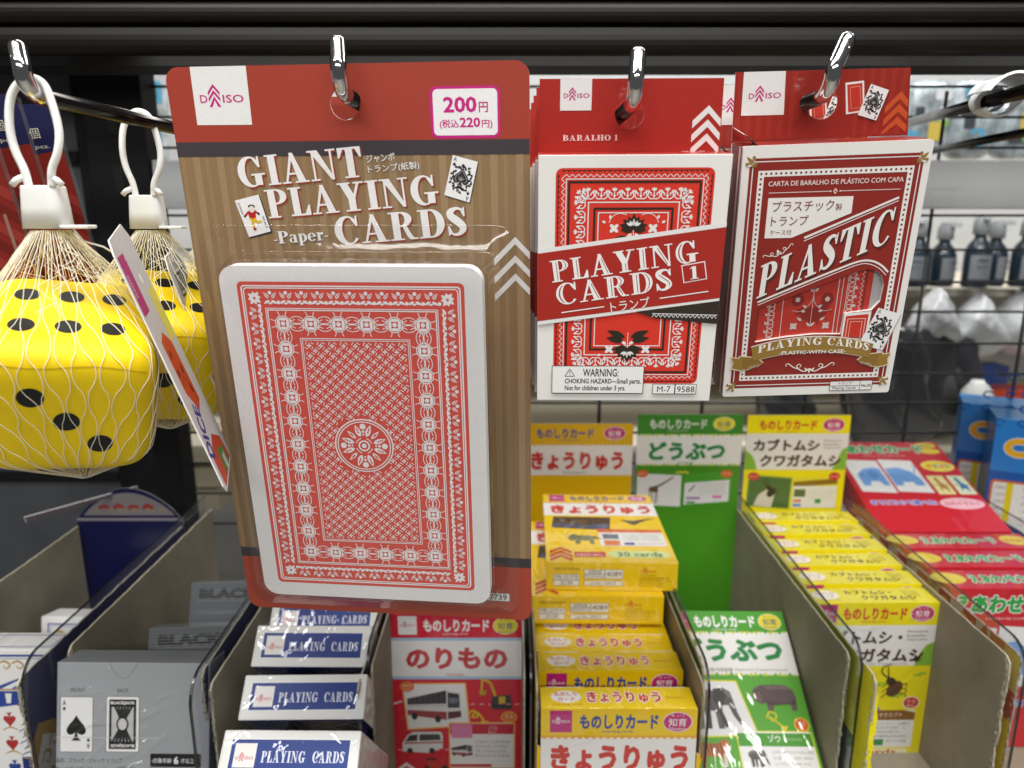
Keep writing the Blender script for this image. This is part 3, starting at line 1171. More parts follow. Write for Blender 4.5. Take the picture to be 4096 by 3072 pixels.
    d.ell(mx, my, mr - .55, (mr - .55) * .97, c, 5, 48)
    d.ring(mx, my, mr - 1.1, (mr - 1.1) * .97, .4, w, 6, 48)
    for k in range(4):
        a = k * 90
        ca, sa = math.cos(R(a)), math.sin(R(a))
        d.ell(mx + ca * 8.1, my + sa * 8.1, 1.2, 1.2, w, 6, 12)
        d.ell(mx + ca * 6.0, my + sa * 6.0, .55, .55, w, 6, 10)
        d.ell(mx + ca * 4.7, my + sa * 4.7, .4, .4, w, 6, 8)
        for s_ in (-1, 1):
            b = R(a + s_ * 17)
            bx, by = mx + 3.9 * math.cos(b), my + 3.9 * math.sin(b)
            d.leaf(bx, by, 5.3, 1.05, a + s_ * 21, w, 6)
            for t in (.38, .55, .7):
                d.ell(bx + 5.3 * t * math.cos(R(a + s_ * 21)), by + 5.3 * t * math.sin(R(a + s_ * 21)), .33, .42, c, 7, 8)
        b = a + 45
        bx, by = mx + 4.2 * math.cos(R(b)), my + 4.2 * math.sin(R(b))
        d.leaf(bx, by, 4.6, .75, b, w, 6)
        d.leaf(bx + 1.1 * math.cos(R(b)), by + 1.1 * math.sin(R(b)), 2.5, .35, b, c, 7)
        d.ring(mx, my, 3.4, 3.4, .35, w, 6, 8, a + 20, a + 70)
    d.ring(mx, my, 2.3, 2.3, .6, w, 6)
    d.ell(mx, my, .95, .95, w, 6, 12)


g1 = giant_pack()
tag(g1, "large blister pack titled GIANT PLAYING CARDS hanging on the hook", "card pack", "giant card packs")
g2 = copy_tree(g1)
g2.location = g1.location + Vector((-.0015, .0205, -.0075))
tag(g2, "second giant card pack hidden behind the front one, seen through its hole", "card pack", "giant card packs")


# ---- red packs with the number 1
def card_border(p, x0, y0, x1, y1, ink, l=2, full=True):
    """the red back of a card with scalloped, zigzag and scroll borders"""
    p.rrect(x0, y0, x1, y1, 2.4, CRIM, l)
    p.rrect(x0 + .7, y0 + .7, x1 - .7, y1 - .7, 2.0, ink, l + 1)
    p.rrect(x0 + 1.35, y0 + 1.35, x1 - 1.35, y1 - 1.35, 1.4, CRIM, l + 2)
    st = 1.75
    for (ax, ay), (bx, by) in (((x0, y1), (x1, y1)), ((x0, y0), (x1, y0)), ((x0, y0), (x0, y1)), ((x1, y0), (x1, y1))):
        horiz = ay == by
        L = (bx - ax) if horiz else (by - ay)
        n = int(L / st) - 2
        zz = []
        for i in range(n + 1):
            t = 1.9 + (L - 3.8) * i / n
            s_ = 1.45
            if horiz:
                cy = ay + (-s_ if ay == y1 else s_)
                p.ell(ax + t, cy, .78, .5, CRIM, l + 3, 8)
            else:
                cx = ax + (s_ if ax == x0 else -s_)
                p.ell(cx, ay + t, .5, .78, CRIM, l + 3, 8)
        n2 = int(L / 1.15)
        for i in range(n2 + 1):
            t = 2.6 + (L - 5.2) * i / n2
            o_ = 2.05 if i % 2 else 3.1
            zz.append((ax + t, ay + (-o_ if ay == y1 else o_)) if horiz else (ax + (o_ if ax == x0 else -o_), ay + t))
        p.line(zz, .22, WH, l + 4)
    p.frame_rect(x0 + 3.5, y0 + 3.5, x1 - 3.5, y1 - 3.5, .32, WH, l + 4)
    p.frame_rect(x0 + 4.3, y0 + 4.3, x1 - 4.3, y1 - 4.3, .75, ink, l + 4)
    # scrolls
    a0, a1, b0, b1 = x0 + 9.0, x1 - 9.0, y0 + 9.0, y1 - 9.0

    def scroll(cx, cy, ang):
        ca, sa = math.cos(R(ang)), math.sin(R(ang))

        def q(x, y):
            return (cx + x * ca - y * sa, cy + x * sa + y * ca)
        p.line([q(0, -1.9), q(0, 1.2)], .3, WH, l + 4)
        for k in (-40, 0, 40):
            p.leaf(*q(0, .9), 1.35, .36, ang + 90 + k, WH, l + 4, 4)
        p.ell(*q(0, -.7), .45, .45, WH, l + 4, 8)
        for s_ in (-1, 1):
            pts = [q(s_ * x, y) for x, y in ((.2, -1.7), (1.3, -1.7), (2.1, -.7), (1.7, .3), (1.0, .1), (1.1, -.6))]
            p.line(pts, .38, WH, l + 4, smooth=True)
            p.leaf(*q(s_ * 1.7, .1), 1.3, .42, ang + 90 - s_ * 15, WH, l + 4, 4)
    n = 8
    for i in range(n):
        t = (i + .5) / n
        scroll(a0 + (a1 - a0) * t, b1 + .4, 0)
        scroll(a0 + (a1 - a0) * t, b0 - .4, 180)
    n = 12
    for i in range(n):
        t = (i + .5) / n
        scroll(a0 - .4, b0 + (b1 - b0) * t, 90)
        scroll(a1 + .4, b0 + (b1 - b0) * t, 270)
    for cx, cy, a in ((a0, b1, 45), (a1, b1, -45), (a0, b0, 135), (a1, b0, 225)):
        scroll(cx, cy, a)
    p.frame_rect(a0 + 2.3, b0 + 2.3, a1 - 2.3, b1 - 2.3, .4, WH, l + 4)
    p.frame_rect(a0 + 4.3, b0 + 4.3, a1 - 4.3, b1 - 4.3, .75, ink, l + 4)
    p.frame_rect(a0 + 5.9, b0 + 5.9, a1 - 5.9, b1 - 5.9, .35, WH, l + 4)


def flower(p, cx, cy, s, ink, l=6):
    """dark leaf fan with a pale bloom on each side, s = +1 opens upwards"""
    for k, ln in ((-92, 4.6), (-70, 5.2), (-46, 5.2), (-22, 5.0), (0, 5.6), (22, 5.0), (46, 5.2), (70, 5.2), (92, 4.6)):
        p.leaf(cx, cy - s * .8, ln, 1.15, (90 + k) * s, ink, l, 6)
    for k, ln in ((-60, 2.7), (-30, 2.6), (0, 3.2), (30, 2.6), (60, 2.7)):
        p.leaf(cx + .8 * math.sin(R(-k)), cy + s * .5, ln * .8, .45, (90 + k) * s, WH if k else 'd8cfcb', l + 1, 5)
    for m in (-1, 1):
        bx, by = cx + m * 6.8, cy + s * .8
        for k in range(4):
            a = R(k * 90 + 45)
            p.ell(bx + .95 * math.cos(a), by - s * 1.2 + .95 * math.sin(a), 1.0, .62, WH, l, 10, k * 90 + 45)
        p.line([(cx + m * 2.6, cy + s * 4.3), (cx + m * 5.2, cy + s * 4.8), (cx + m * 7.6, cy + s * 3.6), (cx + m * 8.6, cy + s * 1.6)], .22, WH, l, smooth=True)
        p.leaf(cx + m * 8.4, cy + s * 2.9, 1.5, .45, 80 * s, WH, l)
        p.leaf(cx + m * 9.8, cy + s * 1.5, 1.5, .45, (90 - m * 60) * s, WH, l)
    p.line([(cx, cy - s * 1), (cx, cy - s * 7)], .22, WH, l)
    for m in (-1, 1):
        p.leaf(cx + m * .5, cy - s * 2.2, 2.6, .6, (-90 + m * 50) * s, WH, l)
        p.leaf(cx + m * 1.5, cy - s * 3.6, 6.6, 1.3, (-90 + m * 78) * s, ink, l)
        p.leaf(cx + m * 1.0, cy - s * 5.0, 7.2, 1.3, (-90 + m * 68) * s, ink, l)


def red_pack():
    root = empty("playing_card_pack", (.0419, .2572, .0211), (R(8.18), R(-.17), R(-1.73)))
    p = Print()
    p.box((-.033, 0, -.0905), (.033, .0135, 0), 'e9e7e2', .0004, {'+z': RED, '-x': 'a02922', '+x': 'a02922'})
    p.frame((0, 0, 0), (1, 0, 0), (0, 0, 1))
    card_border(p, -26.9, -83.3, 27.5, -4.4, DKG, 1)
    flower(p, .6, -24.5, 1, DKG, 6)
    flower(p, .6, -70.0, -1, DKG, 6)
    # slanting title band
    p.poly([(-32.9, -33.6), (32.9, -24.2), (32.9, -51.0), (3.0, -55.2), (32.9, -60.3), (32.9, -60.4), (-32.9, -60.4)][:3] + [(32.9, -50.9), (-32.9, -60.2)], WH, 12)
    p.poly([(-32.9, -33.7 + .2), (32.9, -24.5), (32.9, -49.9), (-32.9, -58.7)], 'a82c23', 13)
    p.poly([(-32.9, -32.2), (32.9, -22.8), (32.9, -24.4), (-32.9, -33.7)], WH, 13)
    p.poly([(3.0, -55.0), (32.9, -50.9), (32.9, -59.6), (10.0, -57.4)], '352e24', 12)
    p.line([(9.0, -55.7), (32.7, -56.3)], .25, WH, 13)
    p.line([(9 + i * .78, -55.8 - (0 if i % 2 else 1.25) - i * .02) for i in range(31)], .22, WH, 13)
    A = 8.3
    kw = dict(ang=A, inline='a82c23', gap=.09)
    p.serif("PLAYING", -27.6, -44.2, 52.6, 7.9, 'efedea', 15, **kw)
    p.serif("CARDS", -25.6, -52.7, 42.0, 7.9, 'efedea', 15, **kw)
    p.poly([(18.2, -37.9), (26.5, -36.4), (27.8, -42.9), (19.5, -44.4)], 'efedea', 14)
    p.poly([(18.6, -38.2), (26.2, -36.8), (27.4, -42.6), (19.8, -44.0)], 'a82c23', 15)
    p.serif("1", 21.9, -43.0, 2.9, 4.6, 'efedea', 17, ang=A)
    p.line([(-24.2, -55.4), (-8.6, -53.1)], .4, 'efedea', 15)
    p.line([(11.3, -50.0), (28.6, -47.4)], .4, 'efedea', 15)
    p.text("トランプ", -6.0, -55.3, 14.2, 4.0, 'efedea', 15, A, .0)
    # warning box
    p.rect(-27.4, -87.3, 7.4, -76.0, 'efeeea', 14)
    p.frame_rect(-27.4, -87.3, 7.4, -76.0, .25, '2e2b29', 15)
    p.line([(-22.4, -80.3), (-20.6, -77.3), (-18.8, -80.3)], .25, '2e2b29', 15, True)
    p.text("!", -20.75, -79.9, .35, 1.7, '2e2b29', 15)
    p.text("WARNING:", -15.6, -80.4, 13.4, 3.2, '2e2b29', 15, bold=.015)
    p.text("CHOKING HAZARD—Small parts.", -22.4, -83.8, 28.8, 2.6, '2e2b29', 15, bold=.02)
    p.text("Not for children under 3 yrs.", -22.4, -86.6, 23.0, 2.6, '2e2b29', 15, bold=.02)
    for a, b in ((10.9, 19.4), (19.4, 27.5)):
        p.rect(a, -87.4, b, -83.2, 'efeeea', 14)
        p.frame_rect(a, -87.4, b, -83.2, .22, '2e2b29', 15)
    p.text("M-7", 12.7, -86.6, 5.0, 2.4, '2e2b29', 15)
    p.text("9588", 20.2, -86.6, 6.6, 2.4, '2e2b29', 15)
    p.build("carton", 'gloss', root)
    h = Print()
    h.frame((0, .0125, 0), (1, 0, 0), (0, 0, 1))
    hole = disc(-1.1, 12.9, 5.2)
    sheet(h, [(-32.6, .2), (31.2, .2), (30.6, 24.0), (-32.6, 24.2)], [hole], .0005, RED, 'd8b4ad', 'b9b2aa')
    h.rect(-25.4, 13.9, -14.5, 24.1, WH, 2)
    logo(h, -24.2, 18.0, 9.0, MAG)
    h.serif("BARALHO 1", -24.3, 3.9, 19.4, 1.9, 'ecd6d0', 3, gap=.1)
    for i in range(3):
        y = 15.3 - i * 4.6
        h.poly([(20.9, y - 5.0), (26.2, y), (30.7, y - 4.6), (30.7, y - 7.0), (26.2, y - 2.5), (20.9, y - 7.6)], WH, 2)
    h.build("hang_tab", 'gloss', root)
    return root


b1 = red_pack()
tag(b1, "red and white card pack with a slanting PLAYING CARDS 1 band, front of its hook", "card pack", "number 1 card packs")
for i in range(1, 6):
    c = copy_tree(b1)
    c.location = b1.location + Vector((-.0006 * i, .0150 * i, -.0004 * i))
    tag(c, "red card pack %s behind the PLAYING CARDS 1 pack, only its left edge showing" % ["directly", "two places", "three places", "four places", "last"][i - 1],
        "card pack", "number 1 card packs")


# ---- plastic playing cards box with a window
def fleur(p, cx, cy, a, col=GOLD, l=5):
    ca, sa = math.cos(R(a)), math.sin(R(a))

    def q(x, y):
        return (cx + x * ca - y * sa, cy + x * sa + y * ca)
    p.leaf(*q(0, -.6), 3.4, .62, a + 90, col, l, 6)
    for s_ in (-1, 1):
        p.line([(*q(s_ * .3, -.5), .3), (*q(s_ * 1.2, .6), .75), (*q(s_ * 1.75, 1.0), .6), (*q(s_ * 2.0, .2), .3)], .5, col, l, smooth=True)
        p.leaf(*q(s_ * .25, -.7), 1.6, .32, a - 90 + s_ * 28, col, l)
    p.leaf(*q(0, -.7), 1.9, .32, a - 90, col, l)
    p.line([q(-.95, -.6), q(.95, -.6)], .5, WH, l + 1)
    p.line([q(-.8, -.6), q(.8, -.6)], .3, col, l + 1.5)


def swirl(p, cx, cy, s, col, l, a=0, k=1.0):
    ca, sa = math.cos(R(a)), math.sin(R(a))

    def q(x, y, w):
        return (cx + (x * s * ca - y * sa) * k, cy + (x * s * sa + y * ca) * k, w * k)
    p.line([q(0, 0, .3), q(2.0, -.9, .45), q(4.2, .2, .5), q(5.2, 1.6, .4), q(4.1, 2.3, .35), q(3.5, 1.4, .3), q(4.1, 1.0, .2)], .4, col, l, smooth=True)
    p.line([q(4.0, .2, .4), q(6.4, 1.0, .45), q(8.6, 2.6, .4), q(9.6, 2.2, .3), q(9.3, 1.4, .3)], .4, col, l, smooth=True)
    p.leaf(q(1.2, -.6, 1)[0], q(1.2, -.6, 1)[1], 1.6 * k, .35 * k, a + (90 - s * 25), col, l)


def plastic_box():
    root = empty("windowed_card_box", (.1141, .2654, .0255), (R(10.39), R(-1.95), R(-1.12)))
    p = Print()
    Z0 = -.0962
    p.box((-.033, .0016, Z0), (.033, .0158, 0), 'e9e7e2', .0005, {'-x': '6f1d18', '+x': '6f1d18', '+z': OX, '-z': 'e5e3df'})
    # white strips down the side edges
    p.frame((-.033, .0158, 0), (0, -1, 0), (0, 0, 1))
    for a, b in ((0, 1.4), (10.6, 12.8)):
        p.rect(a, -96, b, -.3, 'e6e4df', 1)
    p.frame((0, .0, 0), (1, 0, 0), (0, 0, 1))
    win = [(-22.5, -59.9), (-22.0, -73.0), (11.6, -71.0)]
    win = [(-22.4, -59.8), (-22.2, -73.2), (-10, -71.4), (0, -70.6), (10.6, -70.9), (10.8, -62.6), (20.9, -61.5), (23.6, -58.0), (23.9, -51.5), (22.6, -48.0), (20.4, -46.2), (17.6, -45.4), (14.0, -46.0)]
    out = p.rr(-33, -96.2, 33, 0, .9, 3)
    sheet(p, out, [win], .0016, 'e9e7e2', 'dedbd5')
    # frames of red lines
    x0, x1, y0, y1 = -30.3, 30.5, -92.6, -4.2
    p.frame_rect(x0, y0, x1, y1, 1.0, OX, 1)
    p.frame_rect(x0 + 1.0, y0 + 1.0, x1 - 1.0, y1 - 1.0, .35, WH, 2)
    p.poly(_rect(x0 + 1.35, y0 + 1.35, x1 - 1.35, y1 - 1.35), OX, 1, [win])
    c0, c1, d0, d1 = -27.0, 27.6, -89.4, -8.5
    p.frame_rect(c0, d0, c1, d1, 2.1, 'e9e7e2', 2)
    n = 30
    for i in range(n + 1):
        t = i / n
        for y in (d0 + 1.05, d1 - 1.05):
            p.ell(c0 + 1.05 + (c1 - c0 - 2.1) * t, y, .42, .42, '7c231d', 3, 8)
    n = 44
    for i in range(1, n):
        t = i / n
        for x in (c0 + 1.05, c1 - 1.05):
            p.ell(x, d0 + 1.05 + (d1 - d0 - 2.1) * t, .42, .42, '7c231d', 3, 8)
    for cx, cy, a in ((-31.0, -4.3, 45), (31.2, -4.8, -45), (-31.2, -93.0, 135), (31.0, -92.0, 225)):
        p.ell(cx * .975, cy + (-1.0 if a in (45, -45) else 1.0), 1.7, 1.7, 'e9e7e2', 4, 12)
        fleur(p, cx * .955, cy + (-1.2 if a in (45, -45) else 1.2), a)
    p.text("CARTA DE BARALHO DE PLÁSTICO COM CAPA", -23.1, -14.0, 47.7, 2.2, 'eadcd5', 4, bold=.012)
    p.line([(-22.6, -16.3), (-.4, -16.4)], .22, 'eadcd5', 3)
    p.line([(2.4, -16.4), (24, -16.5)], .22, 'eadcd5', 3)
    p.poly([(1, -15.3), (1.8, -16.4), (1, -17.5), (.2, -16.4)], 'eadcd5', 3)
    p.poly([(1, -15.9), (1.4, -16.4), (1, -16.9), (.6, -16.4)], OX, 4)
    for x in (-.7, 2.7):
        p.ell(x, -16.4, .3, .3, 'eadcd5', 3, 8)
    p.poly([(-22.6, -18.1), (7.7, -18.4), (7.8, -24.4), (-12.7, -32.7), (-22.6, -32.6)], 'ebe8e3', 3)
    p.text("プラスチック", -20.8, -23.2, 22.0, 3.9, '7c2a22', 5, bold=.0)
    p.text("製", 1.8, -23.2, 2.3, 2.4, '7c2a22', 5)
    p.text("トランプ", -20.8, -28.2, 13.4, 3.6, '7c2a22', 5)
    p.text("ケース付", -20.9, -31.6, 7.9, 2.0, '7c2a22', 5)
    for da, wd in ((0, .75), (-1.15, .28)):
        p.line([(-8.1, -32.9 + da), (24.0, -19.4 + da)], wd, 'ebe8e3', 4)
    p.serif("PLASTIC", -23.4, -55.6, 46.4, 12.8, 'ebe8e3', 6, gap=.10, shadow='4f2a22', sh=(.6, -.7), fn=lambda x, y: (x + .05 * y, y + .435 * x))
    # double rule with a round right end above the window
    cv = [(-22.8, -57.0), (-10, -51.6), (4, -45.8), (12.8, -42.5), (17.6, -42.3), (21.5, -44.0), (24.6, -46.8)]
    p.line(cv, .7, 'ebe8e3', 3, smooth=True)
    p.line([(a + (.2 if a < 15 else -.6), b - 1.15) for a, b in cv], .28, 'ebe8e3', 3, smooth=True)
    for s_, cx, cy, a, k in ((1, -17.0, -38.5, 22, .62), (-1, -16.4, -38.4, 22, .62)):
        swirl(p, cx, cy, s_, 'ebe8e3', 4, a, k)
    p.leaf(-16.8, -38.4, 1.6, .5, 112, 'ebe8e3', 4)
    # two small cards
    p.quad([(10.6, -72.6), (20.6, -72.0), (20.9, -61.7), (10.7, -62.6)], 'e9e7e4', 3)
    p.frame_rect(10.6, -72.4, 21.0, -62.0, .12, '8d8783', 4)
    p.quad([(11.4, -72.6), (19.9, -72.0), (20.0, -63.0), (11.5, -63.6)], 'c8372a', 4)
    p.frame_rect(12.2, -73, 19.2, -64.6, .3, 'e2bdb3', 5)
    p.frame_rect(13.4, -73, 18.0, -65.8, .2, 'e2bdb3', 5)
    mini_ace(p, [(23.2, -60.6), (32.2, -63.4), (27.4, -78.0), (18.0, -75.0)], 6, 'a39d99')
    # gold ribbon
    def rib(x):
        t = x / 24.0
        return 3.3 * (1 - t * t) * 1.15
    n = 16
    top = [(-23.6 + 47.2 * i / n, -75.3 + rib(-23.6 + 47.2 * i / n)) for i in range(n + 1)]
    bot = [(-22.3 + 44.8 * i / n, -81.4 + rib(-22.3 + 44.8 * i / n)) for i in range(n + 1)]
    for i in range(n):
        p.quad([(top[i][0], top[i][1] + .35), (bot[i][0], bot[i][1] - .3), (bot[i + 1][0], bot[i + 1][1] - .3), (top[i + 1][0], top[i + 1][1] + .35)], 'ebe6dc', 9)
        p.quad([top[i], bot[i], bot[i + 1], top[i + 1]], GOLD, 12)
    for s_ in (-1, 1):
        def q(x, y):
            return (s_ * x, y)
        p.poly([q(21.0, -79.2), q(28.0, -78.6), q(28.2, -84.6), q(24.0, -84.8), q(18.0, -81.6)], 'd9cdb0', 9)
        p.poly([q(21.2, -79.6), q(27.6, -79.0), q(27.6, -84.2), q(24.0, -84.5), q(18.2, -82.0)], '8b6b30', 10)
        p.poly([q(26.0, -79.6), q(31.4, -79.0), q(30.3, -81.4), q(31.0, -84.2), q(26.0, -85.4), q(27.0, -82.4)], 'e0d6bd', 9.4)
        p.poly([q(26.3, -79.9), q(30.9, -79.4), q(29.9, -81.4), q(30.4, -83.8), q(26.3, -84.9)], GOLD, 10.4)
        for i in range(4):
            p.line([q(19.0 + i * 1.2, -82.2 - i * .25), q(20.6 + i * 1.2, -83.6 - i * .2)], .16, 'e8dfc9', 11)

    def bend(x, y):
        xx = x - 21.3
        return (x, y + rib(xx) - 0.0)
    p.serif("PLAYING", -20.9, -78.4, 24.6, 3.1, 'efece4', 14, gap=.12, fn=lambda x, y: (x, y + rib(x - 20.9) - .2))
    p.serif("CARDS", 5.6, -78.4, 16.4, 3.1, 'efece4', 14, gap=.12, fn=lambda x, y: (x, y + rib(x + 5.6) - .2))
    p.text("-PLASTIC-WITH CASE-", -12.4, -78.0 - .5, 25.6, 1.5, 'efece4', 14, bold=.02)
    for s_ in (-1, 1):
        swirl(p, .2, -85.2, s_, 'e9ddd6', 4, 0, .98)
    for k in (-50, 0, 50):
        p.leaf(.2, -84.8, 2.2, .4, -90 + k, 'e9ddd6', 4)
    p.rrect(9.1, -94.8, 25.9, -90.6, .5, 'ebe9e6', 5)
    p.rrect(9.1, -94.8, 25.9, -90.6, .5, '433f3d', 6, hole=.2)
    p.line([(21.0, -94.8), (21.0, -90.6)], .2, '433f3d', 6)
    p.line([(9.1, -92.7), (21.0, -92.7)], .2, '433f3d', 6)
    p.text("トランプ", 12.6, -92.3, 5.2, 1.3, '433f3d', 6)
    p.text("Playing Cards", 10.4, -94.5, 9.2, 1.5, '433f3d', 6)
    p.text("No.55", 21.6, -93.4, 3.8, 1.2, '433f3d', 6, bold=.02)
    p.build("carton", 'gloss', root)
    # deck seen in the window
    d = Print()
    d.frame((0, .0015, 0), (1, 0, 0), (0, 0, 1))
    d.rect(-24, -76, 20.3, -44, 'c5392d', 1)
    d.rect(20.3, -76, 25, -44, 'b7b3b5', 1)
    w = 'd9c3bf'
    for u0, u1, col in ((-22.3, -21.4, '7c2a22'), (17.4, 18.2, '8d2d25'), (-12.6, -12.3, w), (9.2, 9.5, w), (7.6, 8.0, w), (11.0, 11.3, w)):
        d.rect(u0, -76, u1, -44, col, 2)
    d.line([(16.0 + (1.1 if i % 2 else 0), -46 - i * .9) for i in range(33)], .22, w, 2)
    for i in range(9):
        for x, a in ((-17.2, 90), (13.4, 270)):
            y = -45.5 - i * 3.5
            m_ = 1 if a == 90 else -1
            d.line([(x - m_ * 1.6, y), (x + m_ * 1.8, y)], .3, w, 2)
            for s_ in (-1, 1):
                d.line([(x + m_ * 1.7, y + s_ * .2), (x + m_ * 1.5, y + s_ * 1.3), (x - m_ * .1, y + s_ * 1.6), (x - m_ * .6, y + s_ * .8), (x + m_ * .2, y + s_ * .7)], .38, w, 2, smooth=True)
                d.leaf(x - m_ * .8, y, 1.5, .4, a + s_ * 40, w, 2)
    for k in range(14):
        t = -95 + k * 15
        d.leaf(-.6, -60.5, 7.5 if k % 2 else 6.4, .9, t - 90 + 10, '8f2a22', 2)
    for sx in (-1, 1):
        d.ell(-1.4 + sx * 5.6, -57.0, 2.4, 2.6, '8f2a22', 2, 14)
        d.ell(-1.4 + sx * 5.6, -57.0, .95, .95, w, 3, 12)
        for y, ln, a in ((-54.0, 1.9, 60), (-60.2, 2.0, 30), (-61.8, 1.9, 10), (-65.5, 2.6, 35)):
            d.leaf(-1.2 + sx * 2.0 - sx * (y + 60) * .25, y, ln, .5, 90 - sx * (90 - a), w, 3)
        d.line([(-1.2, -53.5), (-1.2 + sx * .6, -58), (-1.2 + sx * 4.0, -61.5), (-1.2 + sx * 7.5, -61.2)], .2, w, 3, smooth=True)
        for k in range(4):
            d.leaf(-1.4 + sx * 6.2, -67.6, 1.8, .7, k * 90 + 45, w, 3)
        d.leaf(-1.2, -67.8, 2.4, .5, 90 - sx * 45, w, 3)
    d.line([(-1.2, -52), (-1.2, -68)], .2, w, 3)
    d.build("card_deck", 'card', root)
    f = Print()
    f.frame((0, .0008, 0), (1, 0, 0), (0, 0, 1))
    f.poly([(q[0] * 1.04, q[1] * 1.0) for q in win], (.9, .9, .9), 0)
    f.build("window_film", clear_mat("window film", (.99, .99, .99), .05, .6, .12, (120, .5, .0012), .0), root)
    h = Print()
    h.frame((0, .0158, 0), (1, 0, 0), (0, 0, 1))
    # the tab leans forward slightly near its top: two bands of card
    hole = disc(-1.5, 12.4, 5.5)
    hx = [(-33.0, .6), (31.2, .2), (28.3, 23.2), (-33.5, 23.9)]
    sheet(h, hx, [hole], .0005, '96291f', 'd8b4ad', 'b9b2aa')
    for i in range(16):
        x = -32.6 + i * 3.9
        if abs(x + 1.3) > 8:
            h.rect(x, .8, x + 1.9, 23.2, '9d3024', 1)
    h.quad([(-30.4, 9.2), (-14.9, 9.0), (-15.8, 23.7), (-30.6, 23.9)], WH, 2)
    logo(h, -28.2, 14.8, 11.6, MAG)
    q = [(6.0, 19.0), (12.2, 19.5), (14.5, 9.3), (7.8, 8.2)]
    h.quad([(7.6, 8.3), (14.2, 9.0), (12.4, 19.5), (5.9, 19.0)], 'e9e7e4', 2)
    h.quad([(8.3, 9.0), (13.5, 9.6), (11.9, 18.8), (6.6, 18.3)], 'c2372a', 3)
    h.quad([(9.1, 10.0), (12.8, 10.4), (11.3, 17.9), (7.6, 17.5)], 'd98a6e', 4)
    h.quad([(9.3, 10.3), (12.5, 10.7), (11.1, 17.6), (7.9, 17.2)], 'bf3528', 5)
    mini_ace(h, [(15.0, 18.3), (21.7, 16.0), (18.8, 5.8), (11.8, 8.0)], 6, '5a2a22')
    for i in range(3):
        y = 15.5 - i * 4.3
        hi = 1.0
        h.poly([(21.4, max(hi, y - 5.2)), (26.3, y), (29.4 + i * .4, y - 3.2), (29.4 + i * .4, y - 5.6), (26.3, y - 2.6), (21.4, max(hi - .4, y - 7.6))], 'c5552c', 2)
    h.build("hang_tab", 'gloss', root)
    # white dust flap curling up at the left of the lid
    fl = Print()
    vs, fs = [], []
    n = 8
    for i in range(n + 1):
        t = i / n
        x = -.0335 + .008 * t
        z = .0018 + .0034 * math.sin(math.pi * (1 - t) * .5) - .0026 * t
        vs += [(x, .0006 + .002 * t, z - .001), (x - .001 * t, .0150 - .005 * t * t, z + .0003)]
    fs = [(2 * i, 2 * i + 2, 2 * i + 3, 2 * i + 1) for i in range(n)]
    fl.add(vs, fs, 'e3e0d8', True)
    fl.build("side_flap", 'card', root)
    return root


pb = plastic_box()
tag(pb, "dark red PLASTIC card box with a window and gold ribbon", "card box", "plastic card boxes")
c = copy_tree(pb)
c.location = pb.location + Vector((-.0036, .0235, -.0005))
tag(c, "second plastic card box tucked behind the PLASTIC box, a strip showing at its left", "card box", "plastic card boxes")


